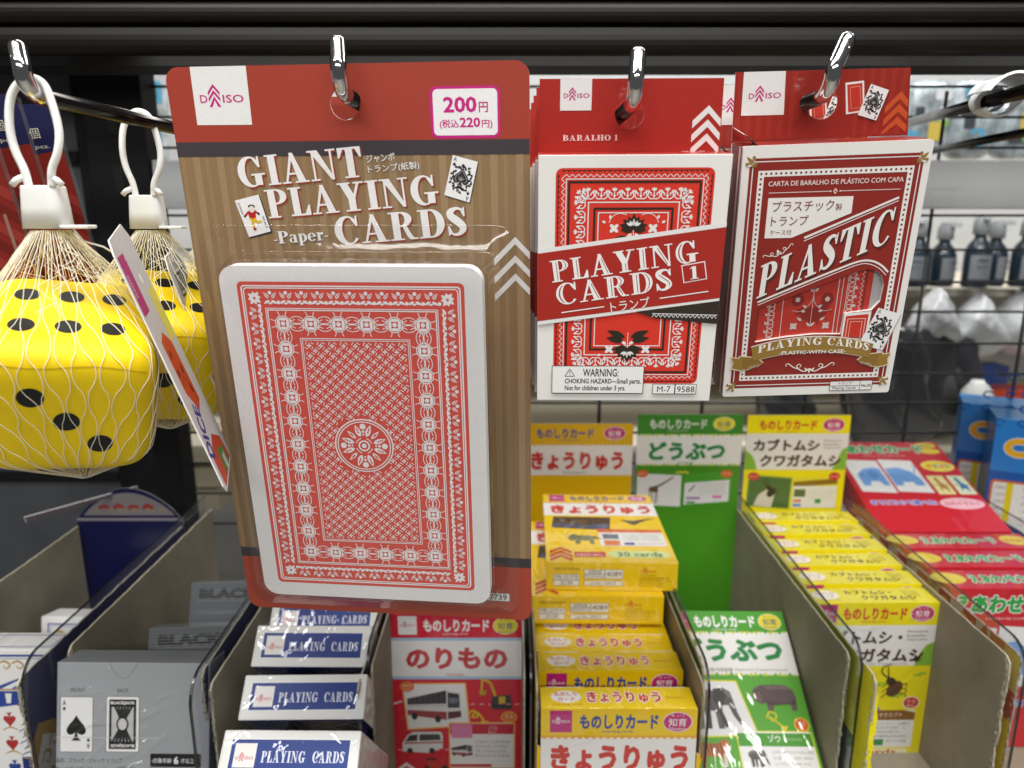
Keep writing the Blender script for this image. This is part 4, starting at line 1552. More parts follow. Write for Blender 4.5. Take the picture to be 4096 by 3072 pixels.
# ---- foam dice in nets
def netted_die():
    root = empty("netted_die", (0, 0, 0))
    ctr = Vector((-.1565, .2520, -.0540))
    hs = .0268
    rot = (Matrix.Rotation(R(24), 3, 'Z') @ Matrix.Rotation(R(25), 3, 'X') @ Matrix.Rotation(R(8), 3, 'Y'))
    N = 5.6
    d = Print()
    bm = bmesh.new()
    bmesh.ops.create_cube(bm, size=2)
    bmesh.ops.subdivide_edges(bm, edges=bm.edges[:], cuts=23, use_grid_fill=True)
    pips = {}
    for v in bm.verts:
        q = v.co
        k = (abs(q.x) ** N + abs(q.y) ** N + abs(q.z) ** N) ** (1 / N)
        v.co = rot @ (q / k * hs * 1.0) + ctr
    d.bm(bm, 'f0cf06', None, True)

    def surf(face, a, b, lift):
        q = {'+z': (a, b, 1), '-y': (a, -1, b), '+x': (1, a, b)}[face]
        k = (abs(q[0]) ** N + abs(q[1]) ** N + abs(q[2]) ** N) ** (1 / N)
        return rot @ (Vector(q) / k * (hs + lift)) + ctr

    def pip(face, a, b, r=.142):
        n = 18
        vs = [surf(face, a, b, .00010)] + [surf(face, a + r * .55 * math.cos(t), b + r * .55 * math.sin(t), .00012) for t in (2 * math.pi * i / n for i in range(n))]
        vs += [surf(face, a + r * math.cos(t), b + r * math.sin(t), .00012) for t in (2 * math.pi * i / n for i in range(n))]
        fs = [(0, 1 + i, 1 + (i + 1) % n) for i in range(n)]
        fs += [(1 + i, 1 + n + i, 1 + n + (i + 1) % n, 1 + (i + 1) % n) for i in range(n)]
        d.add(vs, fs, '131312', True)
    for a in (-.48, 0, .48):
        for b in (-.40, .30):
            pip('+z', a, b)
    sv, sf_ = [], []
    for i in range(41):
        a = -1.0 + 2.0 * i / 40
        for b in (.800 + .03 * math.sin(a * 5), .822 + .03 * math.sin(a * 5)):
            sv.append(surf('-y', a, b, .00012))
    d.add(sv, [(2 * i, 2 * i + 2, 2 * i + 3, 2 * i + 1) for i in range(40)], 'c8a806', True)
    for a in (-.36, 0, .36):
        pip('-y', a, -a * 1.0 - .0)
    for a in (-.4, .4):
        pip('+x', a + .12, a)
    d.build("foam_die", 'foam', root)

    # net
    top = Vector((-.1530, .2460, -.0040))
    zb = ctr.z - .0385
    NA, NZ = 72, 60

    def rad(z, a):
        """distance from the axis to the die surface at height z in direction a"""
        c0 = Vector((ctr.x, ctr.y, z))
        dr = Vector((math.cos(a), math.sin(a), 0))
        iv = rot.transposed()
        lo, hi = 0.0, .06

        def f(t):
            q = iv @ (c0 + dr * t - ctr)
            return (abs(q.x) ** N + abs(q.y) ** N + abs(q.z) ** N) ** (1 / N) - hs
        if f(0) > 0:
            return 0.0
        for _ in range(22):
            m = (lo + hi) / 2
            if f(m) < 0:
                lo = m
            else:
                hi = m
        return lo
    zt, H = top.z, top.z - zb
    prof = []
    for ia in range(NA):
        a = 2 * math.pi * ia / NA
        pts = [(zt, .0055)]
        for k in range(1, NZ + 1):
            z = zt - H * k / NZ
            pts.append((z, rad(z, a) + .0006))
        pts[-1] = (pts[-1][0], max(.002, pts[-1][1]))
        hull = []
        for q in pts:
            while len(hull) >= 2:
                (z1, r1), (z2, r2) = hull[-2], hull[-1]
                # keep the outer (convex) side
                if (r2 - r1) * (z1 - q[0]) <= (q[1] - r1) * (z1 - z2):
                    hull.pop()
                else:
                    break
            hull.append(q)
        res = []
        for z, _ in pts:
            for (z1, r1), (z2, r2) in zip(hull, hull[1:]):
                if z1 >= z >= z2 - 1e-9:
                    t = (z1 - z) / max(1e-9, z1 - z2)
                    res.append(r1 + (r2 - r1) * t)
                    break
            else:
                res.append(hull[-1][1])
        prof.append(res)

    def P(a, t):
        k = min(NZ - 1e-6, max(0, t * NZ))
        i = int(k)
        fa = (a / (2 * math.pi)) % 1 * NA
        j = int(fa) % NA
        w = fa - int(fa)
        r0 = prof[j][i] + (prof[j][i + 1] - prof[j][i]) * (k - i)
        r1 = prof[(j + 1) % NA][i] + (prof[(j + 1) % NA][i + 1] - prof[(j + 1) % NA][i]) * (k - i)
        r = r0 + (r1 - r0) * w
        z = zt - H * t
        ax = Vector((ctr.x, ctr.y)) .lerp(Vector((top.x, top.y)), max(0, 1 - t / .30))
        return Vector((ax.x + r * math.cos(a), ax.y + r * math.sin(a), z))
    n = Print()
    NS = 58
    for k in range(NS):
        pts = []
        a0 = 2 * math.pi * k / NS
        ph = random.uniform(-.45, .45)
        for i in range(64):
            t = i / 63
            wv = math.sin(2 * math.pi * (t * 4.2 + .1) + ph)
            wv = math.copysign(abs(wv) ** .7, wv)
            amp = .40 * min(1, t / .3) * (1 if t < .9 else (1 - t) * 8 + .2)
            a = a0 + (-1) ** k * wv * amp * 2 * math.pi / NS + .02 * math.sin(3 * a0 + 6 * t)
            q = P(a, t)
            if t < .25:
                q += Vector((random.uniform(-1, 1), random.uniform(-1, 1), 0)) * .00008
            pts.append(q)
        n.tube(pts, .000125, (.8, .8, .6), 4, False)
    for k in range(26):  # loose threads bunched under the cap
        a = random.uniform(0, 6.28)
        e = random.uniform(.16, .3)
        pts = [P(a + (.5 * random.uniform(-1, 1)) * (i / 9), e * i / 9) * 1.0 for i in range(10)]
        ax = Vector((top.x, top.y, 0))
        pts = [Vector((ax.x + (q.x - ax.x) * (.75 + .1 * (k % 4)), ax.y + (q.y - ax.y) * (.75 + .1 * (k % 4)), q.z)) for q in pts]
        n.tube(pts, .00013, (.8, .8, .6), 4, False)
    # gathered knot underneath
    n.build("net_bag", 'net', root)

    # white clip: cap with a strap that loops over the hook
    c = Print()
    cx, cy = -.1530, .2450
    for z0, z1, w0, w1, dp in ((-.0034, .0102, .0073, .0061, .0048),):
        ring = []
        for z, w in ((z0, w0), (z0 + (z1 - z0) * .5, (w0 + w1) / 2 * 1.01), (z1 - .0006, w1), (z1, w1 * .95)):
            ring.append([(cx + w * math.copysign(abs(math.cos(a)) ** .55, math.cos(a)), cy + dp * math.copysign(abs(math.sin(a)) ** .6, math.sin(a)), z)
                         for a in (2 * math.pi * i / 28 for i in range(28))])
        vs = [q for r_ in ring for q in r_]
        fs = []
        for j in range(3):
            fs += [(j * 28 + i, j * 28 + (i + 1) % 28, (j + 1) * 28 + (i + 1) % 28, (j + 1) * 28 + i) for i in range(28)]
        fs += [tuple(range(28))[::-1], tuple(84 + i for i in range(28))]
        c.add(vs, fs, (.9, .9, .9), True)
    c.box((cx + .004, cy - .004, -.0034), (cx + .0150, cy + .002, -.0022), (.9, .9, .9), .0005)
    cap = c.build("clip_cap", 'white_pl', root)
    s = Print()
    pth = [(-.0040, 0, .0096), (-.0048, 0, .0150), (-.0072, 0, .0215), (-.0078, 0, .0290), (-.0066, .001, .0372), (-.0030, .002, .0420), (.0006, .0025, .0432),
           (.0044, .003, .0412), (.0072, .002, .0352), (.0090, .001, .0270), (.0082, 0, .0205), (.0052, 0, .0150), (.0044, 0, .0096)]
    P3 = []
    for i in range(len(pth) - 1):
        p0, p1, p2, p3 = [Vector(pth[min(max(i + k, 0), len(pth) - 1)]) for k in (-1, 0, 1, 2)]
        for k in range(4):
            t = k / 4
            P3.append(0.5 * (2 * p1 + (p2 - p0) * t + (2 * p0 - 5 * p1 + 4 * p2 - p3) * t * t + (3 * p1 - p0 - 3 * p2 + p3) * t ** 3))
    P3.append(Vector(pth[-1]))
    P3 = [Vector((q.x * .88 + .0008, q.y, q.z)) + Vector((cx, cy - .003, 0)) for q in P3]
    s.tube(P3, .00125, (.9, .9, .9), 10)
    for m in (-1, 1):
        s.tube([(cx + m * .0042, cy - .003, .0128), (cx + m * .0066, cy - .003, .0118), (cx + m * .0080, cy - .003, .0104)], .0011, (.9, .9, .9), 8)
    s.build("hanging_loop", 'white_pl', cap)
    return root


def die_tag(A, B, Cc, D, first):
    t = Print()
    A, B, Cc, D = map(Vector, (A, B, Cc, D))
    U, V = (D - A), (A - B)
    w, h = U.length * 1000, V.length * 1000
    t.frame(A, U.normalized(), V.normalized())
    if t.N.dot(-A) < 0:
        t.N = -t.N
    oc = [(2.5, 0), (w - 7, 2.0), (w - 1.5, -3), (w, -h + 3), (w - 3, -h), (2.0, -h), (0, -h + 3), (0, -5)]
    sheet(t, oc, [], .0005, 'cbc8c6', 'e8e6e3', 'd0cecb')
    if first:
        t.rect(2.0, -27.0, 12.5, -6.0, 'b41e6f', 1)
        t.text("DAISO", 5.5, -20.5, 8.0, 2.2, 'ecdbe4', 2, 90)
        t.ell(22.0, -17.0, 2.0, 2.0, 'f3f1ea', 2, 9)
        t.rect(24, -42, 35, -22, 'e4d75a', 1)
        t.poly([(8, -38), (16, -36), (24, -42), (26, -66), (18, -68), (9, -58)], 'c8481f', 1)
        for a, b in ((13, -44), (12, -51), (20, -52), (21, -60)):
            t.ell(a, b, 1.2, 1.6, '1d1b1a', 2, 10)
        t.line([(9, -56), (17, -54), (25, -66)], .4, '7a2a14', 2)
        t.text("DICE", 8, -84, 20, 9, '2c3a86', 2, 62, .03)
        t.poly([(4, -h + 1), (4, -82), (18, -78), (30, -84), (32, -h + 1)], 'b8452a', 1)
        t.poly([(14, -h + 1), (16, -84), (26, -86), (27, -h + 1)], '4f7d3c', 2)
        t.rect(19, -h + 1, 24, -88, 'b9b6b2', 3)
    else:
        t.text("紙", 8, -16, 6, 6, '1d1c1c', 2)
        t.frame_rect(6, -18, 16, -8, 1.0, '1d1c1c', 2)
        t.frame_rect(19, -17, 28, -7, 1.2, '1d1c1c', 2)
        t.frame_rect(6, -34, 24, -25, .4, '77736f', 2)
        t.text("5/NET", 9, -31, 11, 3, '77736f', 2)
        t.rect(6, -48, 20, -38, '1d1c1c', 2)
        for i in range(5):
            t.text("プラ PET 50", 8, -54 - i * 5, 16, 2.4, '4a4644', 2)
        t.rect(6, -92, 20, -78, '1d1c1c', 2)
    return t


dieA = netted_die()
tag(dieA, "yellow foam die in a white net, nearest on the left hook, large pips showing", "foam die", "yellow foam dice in nets")
dieB = copy_tree(dieA)
dieB.location = (.0005, .067, -.001)
tag(dieB, "yellow netted foam die half hidden behind the nearest die and its tag", "foam die", "yellow foam dice in nets")
dieC = copy_tree(dieA)
dieC.location = (.003, .134, -.002)
tag(dieC, "farthest netted foam die on the left hook, just its white clip showing", "foam die", "yellow foam dice in nets")
tg = die_tag((-.1314, .240, -.0074), (-.1035, .248, -.0977), (-.1160, .285, -.1040), (-.1430, .275, -.0033), True)
tagA = tg.build("swing_tag", 'card', dieA)
tg = die_tag((-.1420, .300, -.0160), (-.1190, .308, -.1060), (-.1260, .340, -.1040), (-.1500, .332, -.0130), False)
o = tg.build("swing_tag", 'card')
o.parent = dieB
o.location = Vector((0, 0, 0)) - dieB.location
st = Print()
st.tube([(-.1440, .2425, -.003), (-.1415, .2440, -.0075), (-.1380, .2490, -.0095), (-.1320, .2520, -.0145)], .00035, n=6)
st.build("tag_string", 'white_pl', tagA)


# ---- red and navy hanging cards at the far left
def hang_card():
    root = empty("hanging_card", (-.2035, .300, .0310), (R(9), R(-5), R(4)))
    p = Print()
    p.frame((0, 0, 0), (1, 0, 0), (0, 0, 1))
    o2 = p.rr(-75, -120, 0, 20, 7, 8)
    sheet(p, o2, [disc(-37, 12, 3.5)], .0005, '7a1f19', '3c1a18', '8a8783')
    top = [(0, 0)] + [q for q in o2 if q[1] > 0] + [(-75, 0)]
    p.poly(top + [(-75 + i * 7.5, -1.8 * math.sin(math.pi * i / 10)) for i in range(1, 10)], '191b46', 1, [disc(-37, 12, 3.5)])
    p.serif("O", -21.5, 5.0, 7.0, 8.2, 'd5cfc0', 3)
    p.text("個", -12.5, 5.6, 4.4, 4.6, 'd5cfc0', 3)
    p.text("6 pcs.", -15.0, .8, 9.5, 2.2, 'd5cfc0', 3)
    for i in range(5):
        y = -8 - i * 9
        p.poly([(-34, y - 13), (-17, y), (0, y - 13), (0, y - 18), (-17, y - 5), (-34, y - 18)], '8b2f27' if i % 2 == 0 else '671813', 2)
    p.rect(-6, -46, -4.6, -30, '8d6a60', 3)
    p.build("printed_card", 'card', root)
    w = Print()
    w.frame((0, -.0008, 0), (1, 0, 0), (0, 0, 1))
    w.line([(1.2, 18), (1.2, -120)], 1.6, (.9, .9, .9), 0)
    w.build("clear_sleeve_edge", 'acrylic', root)
    return root


h1 = hang_card()
lab = ["nearest of the red and navy hanging cards, cut by the left frame edge", "middle one of the red and navy hanging cards beside the white clip",
       "rearmost of the red and navy hanging cards, right of the dice loop"]
for i in range(3):
    o = h1 if i == 0 else copy_tree(h1)
    o.location = (-.2045 + .0012 * i, .300 + .021 * i, .0315 - .0008 * i)
    tag(o, lab[i], "hang card", "red and navy cards hanging at the left")

# ------------------------------------------------------------------ display trays and clear dividers
M['trayboard'] = print_mat("greyboard with printed outside", 0.75, 0.0, grain=0.13, scuff=.22)
M['coatprint'] = print_mat("glossy tray print", 0.35, 0.4, 0.15, grain=0.03)
GB, TORN = '938b79', 'b3ab95'
zt_, zb_ = WALL_TOP * 1000, WALL_BOT * 1000


def wall(name, X, yf, root, left_col, right_col, yb=WALL_B, deco=None, torn=True, ztop=WALL_TOP, side=None):
    """one upright card wall of a tray; its outline is torn where the front was ripped off"""
    rnd = random.Random(int(X * 9000) + int(yf * 999))
    p = Print()
    p.frame((X, yf, 0), (0, -1, 0), (0, 0, 1))
    u1 = -(yb - yf) * 1000
    zt = ztop * 1000
    out = [(u1, zb_), (u1, zt)]
    n = 48
    for i in range(1, n):
        out.append((u1 * (1 - i / n), zt + (rnd.uniform(-.45, .25) if torn else 0)))
    out.append((-3.0, zt - .3))
    k = 46
    w = 0.0
    for i in range(k + 1):
        w = max(-2.0, min(1.4, w + rnd.uniform(-.8, .8))) if torn else 0
        z = zt - 3.0 - (zt - 3.0 - zb_) * i / k
        out.append((w, z))
    sheet(p, out, [], .0011, left_col, TORN, right_col)
    if torn:
        for i in range(70):
            z = zt - .3 - abs(rnd.gauss(0, 1)) * 26 if i % 2 else zt - rnd.uniform(0, 110)
            q0 = -2.2 if z > zt - 3 else rnd.uniform(-1.2, .8)
            ln = rnd.uniform(.5, 2.0)
            for sd in (.1, -28.5):
                p.poly([(q0 - ln, z), (q0 - ln * .3, z + rnd.uniform(.3, 1.1)), (q0 + rnd.uniform(.3, 1.2), z - rnd.uniform(0, .6)), (q0 - .2, z - rnd.uniform(.6, 1.6))],
                       rnd.choice(['d9d4c4', 'c9c3b1', 'bdb5a0']), sd + rnd.uniform(0, .9))
    if deco:
        deco(p, u1)
    return p.build(name, 'trayboard', root)


def floor_panel(x0, x1, yf, yb, root):
    p = Print()
    p.box((x0, yf - .001, WALL_BOT - .0006), (x1, yb, WALL_BOT + .0006), GB, 0)
    return p.build("floor_panel", 'trayboard', root)


def divider(X, label, yf=.338, yb=.60, zt=-.2385):
    root = empty("clear_divider", (X, yf, WALL_BOT))
    tag(root, label, "divider", "clear shelf dividers with dark edges")
    H, L = zt - WALL_BOT, yb - yf
    prof = [(L, 0), (L, H)]
    rc = .016
    prof += [(rc - rc * math.sin(R(a)), H - rc + rc * math.cos(R(a))) for a in range(0, 91, 10)]
    prof += [(0, 0)]
    p = Print()
    k = len(prof)
    p.frame((0, 0, 0), (0, 1, 0), (0, 0, 1))
    p.poly([(a * 1000, b * 1000) for a, b in prof], (.9, .9, .9), 0)
    p.build("panel", 'acrylic', root)
    e = Print()
    vs = []
    for x in (-.0006, .0006):
        vs += [(x, a, b) for a, b in prof[1:]]
    k -= 1
    e.add(vs, [(i, i + 1, k + i + 1, k + i) for i in range(k - 1)], (.1, .1, .1))
    vs = []
    ins = [(a + .0007, b - .0006) for a, b in prof[1:]]
    for x in (-.0007, .0007):
        e.add([(x, a, b) for a, b in prof[1:]] + [(x, a, b) for a, b in ins], [(i, i + 1, k + i + 1, k + i) for i in range(k - 1)], (.1, .1, .1))
    e.build("dark_edge", 'edge', root)
    return root


def header(x0, x1, y, ztop, root, deco, col, name="back_panel"):
    p = Print()
    p.frame((x0, y, ztop), (1, 0, 0), (0, 0, 1))
    w, h = (x1 - x0) * 1000, (ztop - WALL_BOT) * 1000
    sheet(p, [(0, -h), (w, -h), (w, -1), (w - 1, 0), (1, 0), (0, -1)], [], .0009, col, TORN, GB)
    deco(p, w, h)
    return p.build(name, 'coatprint', root)


def ear(x0, x1, y, z1, col, root, name="torn_front_edge"):
    rnd = random.Random(int(x0 * 7777))
    p = Print()
    p.frame((0, y, 0), (1, 0, 0), (0, 0, 1))
    a, b = x0 * 1000, x1 * 1000
    zz = z1 * 1000
    n = 24
    inner = [(b + rnd.uniform(-.7, .7), zb_ + (zz - zb_) * i / n) for i in range(n + 1)]
    sheet(p, [(a, zb_)] + inner + [(a, zz + 1.5)], [], .0008, col, TORN, GB)
    return p.build(name, 'trayboard', root)


# ---- small drawn animals and vehicles for the printed faces
def blob(p, pts, col, l):
    p.poly(pts, col, l)


def elephant(p, x, y, s, col='57524f', dk='3b3735', l=8, flip=1):
    def q(a, b):
        return (x + flip * a * s, y + b * s)
    p.poly([q(*c) for c in ((-10, 2), (-9, 6), (-4, 8.5), (2, 8), (6, 7), (8, 3), (7.5, -1), (7, -12), (4, -12), (3.5, -3), (-3, -3), (-3.5, -12), (-7, -12), (-7.5, -2))], col, l)
    p.poly([q(*c) for c in ((5, 8), (9, 9.5), (13, 7), (14, 2), (15, -4), (17, -9), (15.6, -10), (12.5, -5), (11, 0), (8, 0), (5, 3))], col, l + .5)
    p.poly([q(*c) for c in ((4, 8.5), (8, 9), (10, 5), (8.5, 0), (5.5, -1), (3.5, 3))], dk, l + 1)
    p.line([q(12, 1), q(14, -1.5)], .9 * s, 'e6e0d2', l + 1)
    p.poly([q(*c) for c in ((-9, 5), (-4, 8.2), (2, 7.6), (4, 6), (-2, 5.4), (-8, 2.5))], '736c68', l + .3)
    p.poly([q(*c) for c in ((9.5, 8.6), (12.4, 6.6), (13.2, 3), (11.4, 4.5))], '7d7671', l + .8)
    for i in range(5):
        p.line([q(13.2 + i * .55, 0 - i * 2.0), q(14.4 + i * .55, .3 - i * 2.0)], .22 * s, '3b3735', l + .8)
    for a in (5.0, -6.4):
        p.line([q(a, -4), q(a + .2, -10.5)], .7 * s, '6c6561', l + .4)
    p.ell(*q(11, 5), .35 * s, .35 * s, '15120f', l + 1.2, 6)
    p.poly([q(*c) for c in ((1, -3), (0.5, -12), (-1.6, -12), (-2, -3))], dk, l + 1)
    p.poly([q(*c) for c in ((7, -2), (9.5, -11), (7.6, -11.5), (5, -3))], dk, l + 1)


def hippo(p, x, y, s, l=8):
    def q(a, b):
        return (x + a * s, y + b * s)
    p.poly([q(*c) for c in ((-14, -1), (-14, 4), (-11, 7.5), (-7, 8), (0, 8.5), (8, 8), (12, 5), (13, 0), (12, -8), (9, -8), (8.5, -4), (-2, -4.5), (-3, -8), (-6, -8), (-6.5, -3), (-10, -4))], '5a4a4a', l)
    p.poly([q(*c) for c in ((-14, -1), (-14, 3), (-10, 4), (-8, 0), (-10, -4))], '6e5654', l + 1)
    p.ell(*q(-10.5, 6.6), .8 * s, 1.0 * s, '8a6a66', l + 1, 8)
    p.poly([q(*c) for c in ((-6, 7.4), (0, 8), (8, 7.4), (11, 5), (4, 5.6), (-4, 5.2))], '75605e', l + .5)
    p.poly([q(*c) for c in ((-6, -2), (2, -3.6), (9, -3), (12, 0), (12.4, -4), (8.5, -4), (-2, -4.5), (-6.5, -3))], '453838', l + .5)
    for a in (-4.6, 10.4):
        p.line([q(a, -5), q(a, -8)], .8 * s, '6b5553', l + .6)
    p.ell(*q(-11.3, 3.8), .5 * s, .5 * s, '1b1717', l + 2, 6)


def tiger(p, x, y, s, l=8):
    def q(a, b):
        return (x + a * s, y + b * s)
    p.poly([q(*c) for c in ((-10, 3), (-8, 5.5), (3, 5), (7, 7.5), (10, 7), (11, 3), (8, 0), (7.5, -9), (4.8, -9), (4.5, -3), (-5, -3), (-6, -9), (-8.5, -9), (-9, -2))], 'b4672e', l)
    p.poly([q(*c) for c in ((6, -1), (8, -1), (7.5, -9), (5.0, -9))], 'ddd3c4', l + 1)
    p.poly([q(*c) for c in ((9, 3), (11.5, 4), (11, 1.5), (9, 1))], 'ddd3c4', l + 1)
    for i in range(7):
        p.line([q(-8 + i * 2.1, 5), q(-7.4 + i * 2.1, -1.5)], .55 * s, '241d1a', l + 1)
    p.line([q(-9, 3), q(-13, -1), q(-14, -6)], .9 * s, 'b4672e', l)


def bus(p, x, y, s, l=8):
    def q(a, b):
        return (x + a * s, y + b * s)
    p.poly([q(*c) for c in ((-12, -4), (-12, 4), (5, 8), (11, 7), (11.5, -5), (5, -6.5))], 'd9d6d4', l)
    p.poly([q(*c) for c in ((-12, 1), (-12, 4), (5, 8), (5, 1.5))], '39343a', l + 1)
    p.poly([q(*c) for c in ((-12, -1.5), (-12, -4), (5, -6.5), (5, -2.5))], '9c3a40', l + 1)
    p.poly([q(*c) for c in ((5.6, 7.0), (10.6, 6.2), (10.8, -.5), (5.6, -.5))], '2c2b31', l + 1)
    p.poly([q(*c) for c in ((6.2, 4.6), (10.2, 4.2), (10.4, .4), (6.2, .4))], '6d7480', l + 1.5)
    p.poly([q(*c) for c in ((6.2, 2.0), (8.0, 1.4), (10.4, 2.6), (10.4, .4), (6.2, .4))], '3d3f46', l + 1.8)
    for i in range(7):
        x_ = -11 + i * 2.3
        p.line([q(x_, 1.0 + i * .06), q(x_, 4.0 + i * .52)], .22 * s, '5f5a62', l + 1.5)
    p.line([q(-12, .4), q(5, .6)], .35 * s, 'b0adab', l + 1.5)
    p.poly([q(*c) for c in ((5.6, -2.5), (11.3, -2), (11.5, -5), (5.6, -6.2))], '5a2c33', l + 1)
    for a in (-9, 1.2):
        p.ell(*q(a, -4.6 - (a + 9) * .14), 1.3 * s, 1.8 * s, '1c1b1d', l + 2, 12)


def digger(p, x, y, s, l=8):
    def q(a, b):
        return (x + a * s, y + b * s)
    p.poly([q(*c) for c in ((-4, -5), (9, -6), (9, -9), (-3, -9))], '26262a', l)
    p.poly([q(*c) for c in ((-3, 0), (8, 1), (9, -5), (-4, -5))], '3a3236', l + 1)
    p.poly([q(*c) for c in ((1, -.5), (5, 0), (5, -5), (1, -5))], 'd3b21f', l + 2)
    p.line([q(-1, 0), q(-4, 9), q(-9, 12)], 1.6 * s, 'd3b21f', l + 2)
    p.line([q(-9, 12), q(-9.5, 3)], 1.2 * s, 'd3b21f', l + 2)
    p.poly([q(*c) for c in ((-11, 3.5), (-6.5, 4), (-7, 1), (-10.5, 0.5))], 'b99a1a', l + 3)


def ambulance(p, x, y, s, l=8):
    def q(a, b):
        return (x + a * s, y + b * s)
    p.poly([q(*c) for c in ((-11, -5), (-11, 0), (-8, 5), (-5, 7), (10, 7), (11, 5), (11, -3), (3, -6))], 'e0dedd', l)
    p.poly([q(*c) for c in ((-9.5, 1), (-7, 5), (-2.5, 5.5), (-3, 1.5))], '33343a', l + 1)
    p.poly([q(*c) for c in ((-1.5, 5.6), (9.5, 5.6), (10, 2), (-1.8, 1.6))], '3c3e45', l + 1)
    p.line([q(-10, 0), q(11, .6)], .9 * s, 'b53a3a', l + 1)
    p.rect(*q(-4, 7), *q(6, 8.4), 'b53a3a', l)
    for a in (-7, 5):
        p.ell(*q(a, -4.6), 1.6 * s, 1.8 * s, '1c1b1d', l + 2, 12)


def scooter(p, x, y, s, l=8):
    def q(a, b):
        return (x + a * s, y + b * s)
    for a in (-5, 5):
        p.ell(*q(a, -4), 2.2 * s, 2.2 * s, '1f1d1f', l, 12)
    p.poly([q(*c) for c in ((-6, -1), (-5, 2), (0, 1), (2, -3), (4, 6), (5.5, 6), (5, -2), (2, -4.5), (-4, -4))], 'c23a26', l + 1)
    p.rect(*q(-6, 1.6), *q(0, 3), '242124', l + 2)


def beetle(p, x, y, s, col='5c3d28', l=8):
    p.ell(x, y, 4.2 * s, 6 * s, col, l, 16, -35)
    p.ell(x - 2.6 * s, y + 5 * s, 3.2 * s, 2.8 * s, '3b2a1f', l + 1, 14, -35)
    for a in (-1, 1):
        p.line([(x - 4 * s, y + 7 * s, .8 * s), (x - (6.5 + a * 2) * s, y + (10 + a) * s, .8 * s), (x - (6.6 + a * 1.6) * s, y + (14 + a) * s, .7 * s), (x - (4.5 - a) * s, y + (16 + a * .5) * s, .4 * s)], .8 * s, '2b221c', l, smooth=True)
    for k in range(3):
        for a in (-1, 1):
            p.line([(x + a * 3 * s, y + (3 - k * 3) * s), (x + a * 6 * s + s, y + (3.5 - k * 3.4) * s), (x + a * 7.5 * s, y + (1 - k * 3.6) * s)], .55 * s, '2b221c', l - 1)


def dino(p, x, y, s, col, dk, l=8):
    def q(a, b):
        return (x + a * s, y + b * s)
    p.poly([q(*c) for c in ((-11, 1), (-10, 5), (-7, 7), (-4, 5.5), (3, 6), (9, 4), (14, -1), (9, 1), (7, -1), (7.5, -8), (4.5, -8), (4, -2.5), (-2, -2.5), (-3, -8), (-6, -8), (-6, -2), (-9, -3))], col, l)
    p.poly([q(*c) for c in ((-8, 7.5), (-4.5, 7), (-3.5, 3), (-6, 0), (-8.5, 2))], dk, l + 1)
    p.line([q(-9.5, 5), q(-14, 7.5)], .6 * s, 'cfc6a8', l + 1)
    p.line([q(-10.5, 2.5), q(-13, 3.4)], .5 * s, 'cfc6a8', l + 1)


def textlines(p, u, v, w, n, dy, h, col='6b6765', l=7, words=("たいりくの どうぶつで いちばん おおき", "な なかまです。ながい はなを", "じょうずに つかい ものを つかんだ", "り みずを すいこんだりします。")):
    for i in range(n):
        s_ = words[i % len(words)]
        p.text(s_, u, v - i * dy, w * (1.0 - .06 * (i % 3)), h, col, l)


def oval(p, cx, cy, rx, ry, ring_, fill, txt, sub=True, l=5):
    p.ell(cx, cy, rx, ry, ring_, l, 28)
    p.ell(cx, cy, rx - .45, ry - .45, fill, l + 1, 28)
    p.text("知育", cx - rx * .6, cy - ry * .42, rx * 1.2, ry * .8, txt, l + 2, bold=.01)
    p.text("ち いく", cx - rx * .45, cy + ry * .50, rx * .9, ry * .3, txt, l + 2)
    if sub:
        p.text("Education", cx - rx * .55, cy - ry * .80, rx * 1.1, ry * .3, txt, l + 2)


BW, BH, BT = 86.5, 120.0, 20.0


